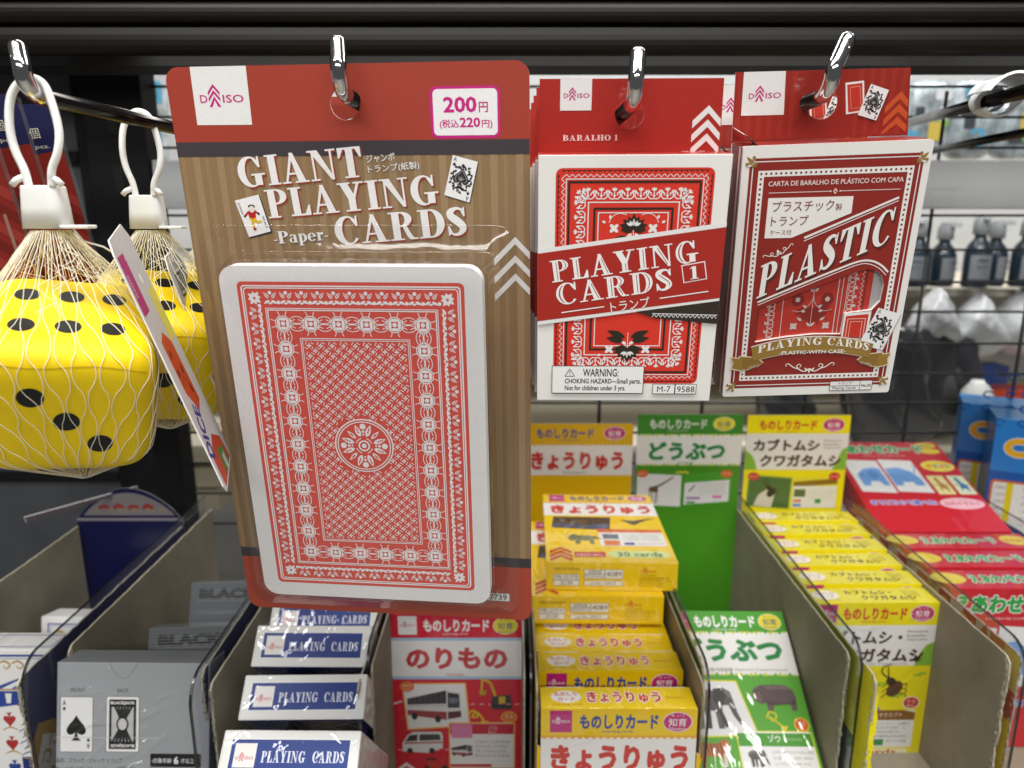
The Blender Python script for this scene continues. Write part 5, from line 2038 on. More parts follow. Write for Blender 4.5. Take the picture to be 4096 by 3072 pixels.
def learning_front(p, kind, W, H, head_only=False):
    """printed front, u from 0 at the left, v from 0 at the top"""
    k = kind
    if head_only:
        hb, tb = {'dino': (18.5, 46.5), 'animal': (17.7, 46.0), 'beetle': (16.5, 49.0)}[k]
        bc, hc = {'dino': ('e2b410', 'dcae10'), 'animal': ('468c1e', '40862a'), 'beetle': ('ecdc12', 'f0e010')}[k]
        p.rect(0, -H, W, 0, bc, 1)
        p.rect(0, -hb, W, -.2, hc, 2)
        p.rect(0, -tb, W, -hb, 'e6e3df', 2)
        for y, s_ in ((-hb, -1), (-tb, 1)):
            for i in range(24):
                x = (i + .5) * W / 24
                if k == 'dino' and s_ < 0:
                    p.poly([(x - 1.9, y), (x, y - 1.6), (x + 1.9, y)], hc, 3)
                elif k == 'animal':
                    p.poly([(x - 2.0, y), (x, y + s_ * (1.2 + 1.6 * ((i * 7) % 5) / 4)), (x + 2.0, y)], 'c8cf3a' if i % 3 else '6aae36', 3)
        tx = {'dino': '24489a', 'animal': 'd9dcd0', 'beetle': 'cf3a2c'}[k]
        p.text("ものしりカード", 10.5 if k != 'dino' else 7, -13.0, 49, 8.6, tx, 5, bold=.04)
        p.text("Learning cards", 26, -15.6, 17, 1.8, tx, 5)
        oval(p, 74, -8.6, 9.3, 6.2, *{'dino': ('f0e6ea', 'bf1f6f', 'f3eef0'), 'animal': ('f4f0c0', 'e7d71c', '2c4a86'), 'beetle': ('f0e6ea', 'c22a62', 'f3eef0')}[k])
        if k == 'dino':
            p.text("きょうりゅう", 2, -42, 80, 17.0, 'c3241f', 5, bold=.05)
            p.text("Dinosaurs", 30, -45, 20, 2.2, '4a6a4a', 5)
        elif k == 'animal':
            p.text("どうぶつ", 10.5, -41.0, 66, 16.5, '15823c', 5, bold=.05)
            p.text("Animals", 36, -44.4, 14, 2.2, '15823c', 5)
        else:
            p.poly([(W, -28), (W - 5, -31), (W - 8, -40), (W - 12, -49), (W, -49)], '86b73a', 3)
            p.poly([(0, -31), (6, -36), (9, -42), (11, -49), (0, -49)], '86b73a', 3)
            p.text("カブトムシ", 6.5, -32, 57, 10.8, '4a2a22', 5, bold=.045)
            p.text("クワガタムシ", 13, -46.2, 70, 11.0, '4a2a22', 5, bold=.045)
            for i, s_ in enumerate(("Rhinoceros", "beetle-", "Stag beetle")):
                p.text(s_, 67, -23.5 - i * 3.4, 15, 2.0, '8a746a', 5)
        return
    if k == 'dino':
        hd, tx, band = 'f0c008', '24489a', 'edeae6'
        p.rect(0, -H, W, 0, 'eec60e', 1)
        p.rect(0, -42.5, W, -17.5, band, 2)
        zz = [(i * W / 44, -17.5 - (1.6 if i % 2 else 0)) for i in range(45)]
        p.poly([(0, -16.6)] + [(W, -16.6)] + list(reversed(zz)), 'e8a912', 3)
        p.text("きょうりゅう", 5.5, -39.4, W - 9.5, 17.0, 'cb2520', 5, bold=.055)
    elif k == 'animal':
        p.rect(0, -H, W, 0, '58a52c', 1)
        p.rect(0, -15.5, W, 0, '4a9a2c', 2)
        p.rect(0, -47, W, -15.5, 'ece9e5', 2)
        for y, s_ in ((-15.5, -1), (-47, 1)):
            for i in range(26):
                x = (i + .3) * W / 26
                p.poly([(x - 2.0, y), (x, y + s_ * (1.2 + 1.6 * ((i * 7) % 5) / 4)), (x + 2.0, y)], 'c8cf3a' if i % 3 else '6aae36', 3)
        p.text("どうぶつ", 8, -37.5, W - 15, 17.0, '15823c', 5, bold=.055)
        tx = 'f3f1ee'
    elif k == 'beetle':
        p.rect(0, -H, W, 0, 'ecdc12', 1)
        p.rect(0, -17, W, 0, 'f0e010', 2)
        p.rect(0, -48, W, -17, 'ece9e5', 2)
        p.poly([(W, -30), (W - 5, -32), (W - 9, -38), (W - 12, -48), (W, -48)], '86b73a', 3)
        p.poly([(0, -33), (6, -36), (10, -42), (11, -48), (0, -48)], '86b73a', 3)
        p.text("カブトムシ・", 6, -31, 58, 10.5, '4a2a22', 5, bold=.04)
        p.text("クワガタムシ", 14, -45, 66, 10.5, '4a2a22', 5, bold=.04)
        for i, s_ in enumerate(("Rhinoceros", "beetle-", "Stag beetle")):
            p.text(s_, 67, -22.5 - i * 3.2, 14, 2.0, '6a4a40', 5)
        tx = 'cf3a2c'
    else:
        p.rect(0, -H, W, 0, 'cf1530', 1)
        p.rect(0, -17, W, 0, 'd31437', 2)
        p.rect(0, -47.5, W, -17, 'e9e6e4', 2)
        p.rect(0, -19, W, -17, '9fc3e0', 3)
        p.rect(0, -47.5, W, -45.5, '9fc3e0', 3)
        p.text("のりもの", 9.5, -40, W - 19, 16.0, 'c01f2f', 5, bold=.05)
        p.text("Vehicles", 36, -45, 12, 2.2, 'c23a48', 5)
        tx = 'f3f1ee'
    # header
    lg = {'dino': MAG, 'animal': MAG, 'beetle': MAG, 'car': 'eae8e6'}[k]
    p.rect(5.0, -14.6, 17.2, -1.2, lg, 4)
    logo(p, 6.2, -8.7, 9.8, 'f0e6ec' if k != 'car' else MAG, 5)
    p.text("ものしりカード", 21.5, -12.6, 43.5, 9.0, tx, 5, bold=.045)
    p.text("Learning cards", 34, -15.2, 17, 2.0, tx, 5)
    ov = {'dino': ('f0e6ea', 'bf1f6f', 'f3eef0'), 'animal': ('f4f0c0', 'e7d71c', '2c4a86'), 'beetle': ('f0e6ea', 'c22a62', 'f3eef0'), 'car': ('f4f0c0', 'e7d71c', '2c4a86')}[k]
    oval(p, 75.6, -8.2, 8.2, 6.2, *ov)
    if head_only:
        return
    # lower half
    if k == 'dino':
        p.poly([(5, -65), (47, -69), (50, -46), (7, -45)], '3f362e', 4)
        p.poly([(7, -64), (45, -67.5), (46, -60), (7, -58)], '414e70', 5)
        dino(p, 24, -56, .9, '5c4a3a', '2c241f', 6)
        p.poly([(56, -50), (66, -52), (84, -46), (72, -54), (66, -60), (62, -56)], '4f4440', 4)
        p.poly([(38, -95), (84, -95), (84, -68), (38, -67)], 'e9e5df', 5)
        p.poly([(38, -73), (84, -73), (84, -68), (38, -67)], 'd8632a', 6)
        p.rect(41, -84, 52, -76, '5d6470', 6)
        p.rect(41, -94, 52, -86, 'd8742e', 6)
        textlines(p, 55, -78.5, 27, 4, 2.6, 1.5)
        p.rect(55, -93.5, 62, -89.5, '33448c', 6)
        p.rect(64, -92, 82, -91, 'c8a', 6) if False else p.rect(64, -92, 82, -91, 'cc88aa', 6)
        dino(p, 27, -84, 1.0, '6d7040', '4c5030', 6)
        chevrons(p, 2.5, -97, 15, 12, 'c02a2a', 5)
        p.rect(19, -112, 40, -104.5, 'c42a28', 5)
        p.text("対象年齢3歳以上", 20, -110.8, 19, 3.4, 'f3e6d8', 6)
        p.rrect(42, -113, 83, -102.5, 5, 'd3dc8a', 5)
        p.text("30 cards", 48, -111, 30, 6.8, '1f6a3a', 6, bold=.02)
    elif k == 'animal':
        p.text("監修/今泉忠明", 24, -44.8, 18, 3.0, '4d4a48', 6)
        p.text("Supervisor:Tadaaki Imaizumi", 44, -44.2, 36, 2.0, '77736f', 6)
        p.poly([(2, -50), (43, -50.5), (51, -86), (1, -88)], 'e9dc3a', 4)
        p.poly([(2, -51), (42.2, -51.5), (50, -85.3), (1, -87)], 'e9e8e8', 5)
        elephant(p, 21, -67, 1.25)
        hippo(p, 67, -62, 1.05)
        tiger(p, 20, -96, 1.0)
        p.rrect(36, -117, 85, -83, 2, 'e9dc3a', 5)
        p.rrect(36.7, -116.3, 84.3, -83.7, 1.5, 'eceae8', 6)
        p.rect(36.7, -92.5, 84.3, -84.5, '4a9a2c', 7)
        p.text("ゾウ", 56, -90, 8, 4.5, 'f0efe8', 8, bold=.02)
        p.text("(アフリカゾウ)", 65.5, -89.5, 12, 2.2, 'd8e6c8', 8)
        elephant(p, 46, -99, .48, l=8)
        textlines(p, 57, -97, 26, 4, 3.4, 2.0, '4a4644')
        p.rect(39, -110.5, 49, -107.7, '9a4f9c', 7)
        p.rect(39, -114.5, 49, -111.7, '2f8a44', 7)
        p.text("オス 6〜7.5m", 50, -110.2, 12, 2.2, '4a4644', 7)
        p.text("は な くさ かじつ", 50, -114.2, 14, 2.0, '4a4644', 7)
        p.rect(67, -110.5, 77, -107.7, 'c03a78', 7)
        p.line([(58, -75, .9), (61, -71, .9), (65, -73, .9), (62, -77, .9), (60, -74, .9), (66, -79, .9), (68, -81, .9)], .9, 'e3cf2a', 6, smooth=True)
        p.poly([(66, -80), (71, -80), (68, -84)], 'e3cf2a', 6)
        p.ell(80, -79, 5, 4.5, 'e7d71c', 6)
        p.ell(80, -79, 4.4, 3.9, 'd9642a', 7)
        p.text("うら", 77.6, -79.5, 4.8, 2.6, 'f4efe4', 8)
        for i in range(12):
            x, y = 4 + (i * 23.7) % 80, -52 - (i * 17.3) % 62
            p.poly([(x - 1.2, y), (x - 1, y + 1.4), (x, y + .4), (x + 1, y + 1.4), (x + 1.2, y)], 'a9c93a', 3)
        p.rect(2, -128, 24, -118.4, 'e9dc1c', 7)
    elif k == 'beetle':
        p.text("Supervisor·Writer:Toshikazu Ito", 20, -47.4, 50, 1.8, '6a6462', 6)
        for i in range(7):
            x, y = 40 + (i * 13.7) % 44, -53 - (i * 9.1) % 26
            for d_ in (-1.6, 0, 1.6):
                p.ell(x + d_, y + (.5 if d_ == 0 else 0), 1.5, .9, '9bbf2c', 3, 8)
        p.rrect(1, -80, 42, -49, 1.5, '7eb03a', 4)
        p.rrect(1.8, -79.2, 41.2, -49.8, 1.2, 'e9e7e4', 5)
        p.line([(24, -62), (41, -74)], 2.2, '2a241f', 6)
        beetle(p, 63, -66, 1.15, l=7)
        beetle(p, 76, -43, .38, '241d1a', 7)
        p.line([(44, -78, 1.2), (47, -75, 1.2), (51, -77, 1.2), (48, -80, 1.2), (47, -77, 1.2), (53, -81, 1.2), (55, -84, 1.2)], 1.2, '2f7fd0', 6, smooth=True)
        p.rrect(10, -113, 80, -83, 1.5, 'eceae6', 5)
        p.poly([(10, -91), (80, -91), (80, -85), (72, -83), (10, -83)], '8a5a20', 6)
        p.text("ヘラクレスオオカブト", 37, -88.5, 34, 3.6, 'f0e6d2', 7)
        textlines(p, 37, -95, 40, 4, 3.4, 2.2, '4a4644', 7, ("世界一大きいカブトムシ。上(頭)と", "下(胸)に長い角を1本ずつ持ち、上", "の角(胸角)は体の半分の長さをし", "めます。この角で相手をはさみます。"))
        p.rect(53, -111.5, 60, -106.5, '2f8a44', 6)
        p.text("南アメリカ北部", 62, -109, 14, 2, '4a4644', 7)
        p.ell(76, -77, 6, 5, 'f0e6d2', 6)
        p.ell(76, -77, 5.3, 4.3, 'c8382c', 7)
        p.text("うら", 73, -77.4, 6, 2.8, 'f4efe4', 8)
        p.text("Back", 73.6, -80, 4.8, 1.5, 'f4efe4', 8)
        p.rrect(4, -119.4, 78, -114.2, 2.4, 'efe9b4', 5)
        p.text("30 cards", 30, -118.8, 40, 4.2, 'c23a2a', 6, bold=.02)
    else:
        p.poly([(6, -50.5), (49, -50), (52, -83), (9, -86)], 'eeb85a', 4)
        p.poly([(7, -51.5), (48, -51), (50.6, -82), (10, -84.8)], 'e8e6e6', 5)
        bus(p, 28, -68, 1.55)
        digger(p, 70, -60, 1.1)
        p.ell(9.5, -53, 5, 4, 'e0742a', 6)
        p.text("おもて", 6.4, -53.4, 6.2, 2.4, 'f4efe4', 8)
        p.text("Front", 7.4, -55.8, 4.2, 1.4, 'f4efe4', 8)
        p.line([(50, -74, 1.3), (54, -71, 1.3), (57, -75, 1.3), (53, -76, 1.3), (56, -72, 1.3), (60, -77, 1.3), (61, -80, 1.3)], 1.3, 'e6c52a', 6, smooth=True)
        p.poly([(58.6, -79), (64, -79), (61.2, -83)], 'e6c52a', 6)
        p.ell(78, -76, 5.4, 4.2, 'efc83a', 6)
        p.ell(78, -76, 4.9, 3.7, 'e0742a', 7)
        p.text("うら", 75.4, -76.6, 5.2, 2.6, 'f4efe4', 8)
        ambulance(p, 19, -96, 1.25)
        scooter(p, 28, -111, 1.1)
        p.rrect(37, -116, 82, -80, 1.5, 'eeb85a', 5)
        p.rrect(37.8, -115.2, 81.2, -80.8, 1.2, 'e9e6e4', 6)
        p.rect(37.8, -89, 81.2, -81, 'c2183a', 7)
        p.rect(38.6, -92, 53, -81.6, 'dd7fae', 8)
        p.text("バス", 64, -86, 6, 3.6, 'f2d8de', 8)
        p.text("Bus", 64, -88.2, 5, 1.5, 'f2d8de', 8)
        bus(p, 46, -102, .62)
        textlines(p, 55, -96, 24, 4, 3.6, 2.2, '4a4644', 7, ("のりあいの どうろを きめられ", "たじかんに はしって ひとをはこ", "びます。じょうきゃくは うんちんを", "はらって のります。"))
        p.rect(37.8, -114.6, 66, -112.4, 'c2183a', 7)
        p.line([(0, -66), (6, -64)], 1.2, 'e6c8cc', 3)
        for i in range(6):
            p.line([(52 + i * 6, -66.5), (55 + i * 6, -66.0)], .6, 'e6c8cc', 3)
        for i in range(5):
            p.line([(2 + i * 8, -101), (6 + i * 8, -101.6)], .6, 'e6c8cc', 3)
        chevrons(p, 1.5, -111, 12, 9, 'ece6e4', 5)


def learning_box(kind):
    W, H, T = BW * .001, BH * .001, BT * .001
    base, top = {'dino': ('ecc60e', 'eecb14'), 'animal': ('52a02c', '4a9a2c'), 'beetle': ('e9da14', 'e6d83a'), 'car': ('c8142f', 'c8142f')}[kind]
    p = Print()
    p.box((0, 0, -H), (W, T, 0), base, .0005, {'+z': top})
    p.frame((0, 0, 0), (1, 0, 0), (0, 0, 1))
    learning_front(p, kind, BW, BH)
    # top end
    p.frame((0, 0, 0), (1, 0, 0), (0, 1, 0))
    if kind == 'dino':
        p.ell(14.5, 10.6, 8.6, 5.6, 'f0ede9', 1, 24)
        p.text("ものしり", 8.0, 11.2, 12.6, 3.6, 'cf3a2c', 2, bold=.02)
        p.text("カード", 9.8, 6.4, 9.4, 3.6, 'cf3a2c', 2, bold=.02)
        p.text("Learning cards", 7, 2.8, 16, 1.8, 'b5502c', 2)
        p.text("きょうりゅう", 26, 5.2, 42, 10, 'cb2d26', 3, bold=.04, rim='f0ede6', rim_w=.07)
        p.text("Dinosaurs", 71, 9, 10, 2.0, 'b5502c', 2)
        p.rect(4, 19.2, 26, 19.9, 'e9e4d8', 1)
        p.rect(48, 19.2, 84, 19.9, 'e9e4d8', 1)
    elif kind == 'beetle':
        p.ell(13, 10.6, 9.2, 6.0, 'efeae0', 1, 24)
        p.text("ものしり", 6.5, 11.0, 13, 3.4, 'c8584a', 2, bold=.02)
        p.text("カード", 8.6, 6.6, 9.4, 3.4, 'c8584a', 2, bold=.02)
        p.text("Learning cards", 6, 3.0, 15, 1.6, 'a8703a', 2)
        p.text("カブトムシ・", 27, 11.2, 33, 5.4, '4a3a22', 3, bold=.03)
        p.text("クワガタムシ", 36, 4.0, 38, 5.4, '4a3a22', 3, bold=.03)
        for i, s_ in enumerate(("Rhinoceros", "beetle-", "Stag beetle")):
            p.text(s_, 68, 14 - i * 3, 11, 1.8, '6a4a40', 2)
    else:
        p.text("どうぶつ" if kind == 'animal' else "のりもの", 28, 5.5, 36, 9, 'e9e6e0', 3, bold=.04)
    # bottom end
    p.frame((0, T, -H), (1, 0, 0), (0, -1, 0))
    if kind == 'dino':
        p.text("MADE IN TAIWAN", 5, 14.6, 17, 1.9, '6a5420', 2)
        for a, b, c_, d_, tx, u, v, w, h in ((4.8, 7.5, 21.8, 11.6, "MK-23-F10", 6, 8.4, 14.6, 2.5), (4.8, 3.4, 21.8, 7.5, "D139", 9.8, 4.2, 7.4, 2.5),
                                            (25, 11.9, 38.6, 15.2, "知育玩具", 27.4, 12.5, 9, 2.2), (25, 8.6, 38.6, 11.9, "Educational toy", 25.6, 9.3, 12.4, 1.9),
                                            (38.6, 8.6, 50.5, 15.2, "4089", 39.4, 10.2, 10.2, 3.6), (25, 3.6, 50.5, 7.2, "Lot No. 2305CF", 29, 4.4, 17, 2.0)):
            p.rect(a, b, c_, d_, 'eae7e0', 1)
            p.frame_rect(a, b, c_, d_, .25, '5e5a54', 2)
            p.text(tx, u, v, w, h, '55514c', 2, bold=.01)
        logo(p, 61.5, 13.2, 10.5, 'c8442c', 2)
        for i in range(5):
            p.text(("(株)大創産業", "広島県東広島市西条吉行東", "DAISO INDUSTRIES CO., LTD.", "Saijo-Yoshiyuki, Higashi", "Hiroshima, Japan")[i], 61.5, 10.6 - i * 1.9, (11, 19, 21, 17, 16)[i], 1.2, '7a6420', 2)
    return p


def put(o, x, y, z, rx=0, rz=0, ry=0):
    o.location = (x, y, z)
    o.rotation_euler = (R(rx), R(ry), R(rz))


def mat_for(k):
    return 'film'


protos = {}


def lbox(kind, label, x, y, z, rx=0, rz=0, ry=0, group=None):
    if kind not in protos:
        protos[kind] = learning_box(kind).build("learning_card_box", 'film')
        o = protos[kind]
    else:
        o = protos[kind].copy()
        COL.objects.link(o)
    put(o, x, y, z, rx, rz, ry)
    tag(o, label, "card box", group)
    return o


def tray(label, x0, x1, yfl, yfr, lc, rc_, deco_l=None, deco_r=None, yb=WALL_B):
    """lc / rc_: printed colours of the outsides of the left and right wall"""
    root = empty("display_tray", ((x0 + x1) / 2, (yfl + yfr) / 2, WALL_BOT))
    off = -Vector(root.location)
    tag(root, label, "display tray", "card display trays on the shelf")
    ps = [wall("side_wall", x0, yfl, root, lc, GB, yb, deco_l), wall("side_wall", x1 - .0011, yfr, root, GB, rc_, yb, deco_r),
          floor_panel(x0, x1, max(yfl, yfr), yb, root)]
    return root, ps


def settle(root):
    for k in kids(root):
        k.location = -Vector(root.location)


# tray 1: circus decks
NAVYP = '23275c'


def deco_navy_r(p, u1):
    # gold scroll on the outside of the right wall, near the torn front
    f = Print.frame
    p.frame((p.o.x + .0011, p.o.y, 0), (0, 1, 0), (0, 0, 1))
    p.poly([(1, zb_), (1, -296), (10, -285), (24, -292), (30, zb_)], 'b08a3a', 1)
    p.poly([(5, zb_), (5, -306), (12, -294), (22, -300), (26, zb_)], 'd9d6cf', 2)
    for k, (a, b) in enumerate(((8, -310), (16, -304), (11, -324), (19, -320))):
        p.line([(a, b, 1.2), (a + 4, b + 5, 1.6), (a + 8, b + 1, 1.4), (a + 5, b - 3, 1.0), (a + 3, b, .8)], 1.2, 'b08a3a', 3, smooth=True)


t1, _ = tray("navy and gold circus tray at the far left with an arched back panel", -.362, -.2740, .366, .355, NAVYP, NAVYP, None, deco_navy_r, .562)
p = Print()
p.frame((-.362, .563, -.372), (1, 0, 0), (0, 0, 1))
W1 = 88.0
arch = [(W1 - 2 - (W1 - 4) * i / 16, 129 + 26 * math.sin(math.pi * i / 16) ** .8) for i in range(17)]
sheet(p, [(0, 0), (W1, 0), (W1, 128)] + arch + [(0, 128)], [], .001, '090d38', '7d7a78', GB)
p.line([(0, 127.5), (W1, 127.5)], 2.4, '77737a', 2)
p.poly([(W1 - 6 - (W1 - 12) * i / 16, 131 + 20 * math.sin(math.pi * i / 16) ** .8) for i in range(17)], '6a6668', 1)
for i in range(4):
    x = 24 + i * 12
    p.poly([(x - 5, 139), (x, 141 + (i % 2)), (x + 5, 139), (x + 4, 136), (x, 138), (x - 4, 136)], '7d2a2a', 2)
for i in range(6):
    p.line([(14 + i * 11, 134, .6), (17 + i * 11, 137, .9), (21 + i * 11, 134, .6)], .8, '8a7440', 2, smooth=True)
p.build("back_panel", 'coatprint', t1)
settle(t1)

# tray 2: grey decks
t2, _ = tray("plain cardboard tray holding the grey card boxes", -.2655, -.1745, .387, .362, NAVYP, NAVYP)
settle(t2)
t3, _ = tray("cardboard tray with the stack of blue and white decks", -.1662, -.0840, .350, .350, NAVYP, NAVYP)
settle(t3)
t4, _ = tray("cardboard tray holding the red vehicle card boxes", -.0855 + .0045, .0075, .368, .362, 'b01830', 'b01830')
settle(t4)
t5, _ = tray("yellow torn tray with the dinosaur card boxes", .0132, .1058, .350, .349, 'e9bd1c', 'e9bd1c')


def h_dino(p, w, h):
    learning_front(p, 'dino', w, h, True)


header(.0142, .1040, WALL_B - .001, -.1715, t5, h_dino, 'e2b410')
ear(.0140, .0165, .3490, -.288, 'ecc018', t5)
ear(.1030, .1052, .3480, -.292, 'ecc018', t5)
settle(t5)
t6, _ = tray("green tray with leaning animal card boxes and a tall green back panel", .1085, .1990, .366, .380, '4f9430', '4f9430')


def h_animal(p, w, h):
    learning_front(p, 'animal', w, h, True)
    p.poly([(1.5, -53), (40, -55), (40, -84), (1.5, -82)], 'dedcd9', 4)
    # giraffe on the left panel
    p.line([(18, -66, 2.0), (25, -62, 1.6), (33, -56.5, 1.2)], 1.4, '6b5036', 5, smooth=True)
    p.poly([(12, -66), (20, -64), (20, -71), (12, -70)], '6b5036', 5)
    for x in (13, 15, 18, 19.5):
        p.line([(x, -69), (x - .4, -81)], .7, '6b5036', 5)
    p.poly([(43, -54), (84, -51), (84, -80), (43, -83)], '4a9a2c', 4)
    p.poly([(43, -62), (82, -59), (82, -79), (43, -82)], 'dedcd9', 5)
    p.line([(47, -70), (52, -64)], 1.2, '6b5036', 6)
    textlines(p, 55, -64, 25, 4, 2.8, 1.4, '8d8a88', 6)
    p.rect(45, -77, 57, -75, '9a5ca8', 6)
    p.rect(68, -76, 76, -73.6, 'd86ab0', 6)
    p.rect(45, -81, 53, -79, '2f8a44', 6)
    for x in (6.0, 79):
        p.ell(x, -53.5, 5, 3.4, 'd9642a', 6)
        p.text("おもて" if x < 40 else "うら", x - 3.4, -54.6, 6.8, 2.2, 'f0d8c4', 7)
    for i in range(5):
        p.ell(36 + i * 2.2, -52.5 + (i % 2) * .8, 1.3, 1.0, 'd9cf3a', 6, 8)


header(.1075, .1980, WALL_B - .001, -.1632, t6, h_animal, '468c1e')
settle(t6)


def deco_yellow_l(p, u1):
    p.rrect(-62, -366, -14, -300, 3, '35402c', 1)
    p.rrect(-60, -364, -16, -302, 3, '4d5a44', 2)
    p.rect(-58, -364, -24, -344, 'b9b6b0', 3)
    p.line([(-40, -350, 2), (-30, -336, 2.4), (-18, -330, 1.6)], 2, 'b53a2a', 4, smooth=True)


t7, _ = tray("bright yellow tray packed with beetle card boxes", .2028, .2910, .358, .376, 'e8dc1e', 'e8dc1e', deco_yellow_l)


def h_beetle(p, w, h):
    learning_front(p, 'beetle', w, h, True)
    p.poly([(4, -53), (43, -56), (42, -86), (3, -83)], 'b9c23a', 4)
    p.poly([(5, -54), (42, -57), (41.2, -85), (4, -82)], '4c6a38', 5)
    p.poly([(10, -82), (14, -72), (22, -66), (28, -72), (26, -84)], 'cfc8b8', 6)
    beetle(p, 25, -70, .8, '2c2a26', 7)
    p.rrect(43, -85, 83, -56, 1, 'e0d23a', 4)
    p.poly([(44, -60), (82, -57), (82, -62), (44, -65)], '8a6a1c', 5)
    p.rect(44, -84, 82, -64, 'dfdcd6', 5)
    p.rect(45, -74, 55, -67, '56683a', 6)
    textlines(p, 57, -69, 24, 4, 2.6, 1.4, '8d8a88', 6)
    p.rect(45, -79, 52, -76.5, 'd8742e', 6)
    p.rect(45, -83, 52, -80.5, '4a8fd0', 6)
    p.rect(64, -80, 69, -76, '2f8a44', 6)
    for x in (8.5, 79):
        p.ell(x, -55, 5, 3.6, 'c8382c', 6)
        p.text("おもて" if x < 40 else "うら", x - 3.4, -56.2, 6.8, 2.2, 'f0d8c4', 7)
    for i in range(7):
        p.ell(8 + i * 12, -89, 4, .9, 'a9bf2a', 4, 8)


header(.2015, .2895, WALL_B - .001, -.1640, t7, h_beetle, 'ecdc12')
ear(.2030, .2062, .3575, -.262, 'eadc10', t7)
settle(t7)


def deco_orange_l(p, u1):
    cols = ['c8452c', 'e0d3b4', 'd88a3a', 'e8cf6a', 'c8452c', 'ddd0b6']
    n = 16
    for i in range(n):
        a, b = u1 * (1 - i / n), u1 * (1 - (i + 1) / n)
        p.rect(a, -275, b, -250.6, cols[i % 6], 1)
    for i in range(9):
        x = u1 + 14 + i * 22
        p.ell(x, -258, 5.5, 4.2, 'e3b63a', 2, 12)
        p.ell(x + 2, -259, 2.4, 2.0, '9c6a2a', 3, 8)
    p.ell(-36, -272, 22, 15, 'e08a2a', 2, 20)
    for k in range(9):
        p.leaf(-36, -272, 24, 5, k * 40, 'cf6f22', 2.5)
    p.ell(-36, -272, 15, 11, 'eab83c', 4, 20)
    p.rect(-60, -292, 0, -286, 'c03a26', 4)
    p.poly([(-50, -300), (0, -294), (0, -350), (-50, -360)], 'e9c81c', 4)
    p.text("ぶ", -34, -334, 22, 24, 'd8702a', 6, bold=.05, rim='f0ede6', rim_w=.07)
    p.text("Animals", -40, -345, 26, 5, 'c03a26', 6)
    p.rect(-60, zb_, 0, -356, 'c8342a', 4)


t8, _ = tray("red and orange printed tray with the matching card boxes", .2980, .4080, .378, .400, 'c8452c', 'c8452c', deco_orange_l, None, .60)
settle(t8)
t9, _ = tray("blue printed tray at the right edge holding tall blue boxes", .4160, .5300, .400, .400, '2a6fb8', '2a6fb8', None, None, .66)
settle(t9)

for X, lb, yf in ((-.2705, "clear divider between the circus tray and the grey boxes", .353), (-.1705, "clear divider between the grey boxes and the blue decks", .336),
                  (-.0825, "clear divider between the blue decks and the red vehicle boxes", .366), (.0104, "clear divider left of the dinosaur boxes", .350),
                  (.1072, "clear divider between the dinosaur and animal trays", .346), (.2008, "clear divider between the animal and beetle trays", .369),
                  (.2944, "clear divider between the beetle boxes and the red matching cards", .368), (.4120, "clear divider before the blue boxes at the right", .380)):
    divider(X, lb, yf)

# ------------------------------------------------------------------ goods in the trays
G = "dinosaur learning card boxes"
ZB = -.2635
front_dino = lbox('dino', "front dinosaur card box, its whole yellow top and red title showing", .0160, .3495, ZB, -2, 0, group=G)
lbox('dino', "second dinosaur box from the front, a strip of blue title above the front box", .0155, .3815, ZB + .001, 0, .5, group=G)
lbox('dino', "third dinosaur box from the front, only its yellow top showing", .0145, .4035, ZB, 0, -.6, group=G)
lbox('dino', "fourth dinosaur box, half under the lower box lying flat", .0150, .4245, ZB - .001, 0, 0, group=G)
lbox('dino', "lower of two dinosaur boxes lying flat, number end facing out", .0140, .4310 + .120, ZB + .0225, -90, -.5, group=G)
lbox('dino', "upper of two dinosaur boxes lying flat, picture side up", .0252, .4385 + .120, ZB + .0428, -90, -1.2, group=G)
for i in range(4):
    lbox('dino', "dinosaur box standing hidden beneath the two flat boxes", .0155, .4460 + i * .0215, ZB - .001, 0, .3, group=G)

G = "animal learning card boxes"
lbox('animal', "green animal box leaning back in its tray with elephant and hippo", .1100, .4790, -.2795, -57, -.8, group=G)
lbox('animal', "green animal box behind the leaning one, a dark sliver of it visible", .1120, .5240, -.3110, -52, 1.0, group=G)

G = "beetle learning card boxes"
lb = ["front beetle card box with brown title and stag beetle picture", "second beetle box, magenta corner peeking above the front one", "third beetle box from the front, yellow top only",
      "fourth beetle box from the front, yellow top only", "fifth beetle box from the front, yellow top only", "rearmost beetle box against the yellow back panel"]
for i, y in enumerate((.4440, .4690, .4935, .5180, .5430, .5665)):
    ob = lbox('beetle', lb[i], .2032 + (.0006 if i % 2 else 0), y, -.2535 + .0012 * i, 0, (.8, -.6, .4, -.3, .6, 0)[i], group=G)
    front_beetle = ob if i == 0 else front_beetle

G = "vehicle learning card boxes"
lb = ["front red vehicle card box showing a bus and a digger", "second red vehicle box right behind the bus box", "third red vehicle box behind the bus box"]
for i in range(3):
    ob = lbox('car', lb[i], -.0800 - .001 * i, .4300 + .0215 * i, -.2535 - .0006 * i, -1.2, 0, group=G)
    front_car = ob if i == 0 else front_car


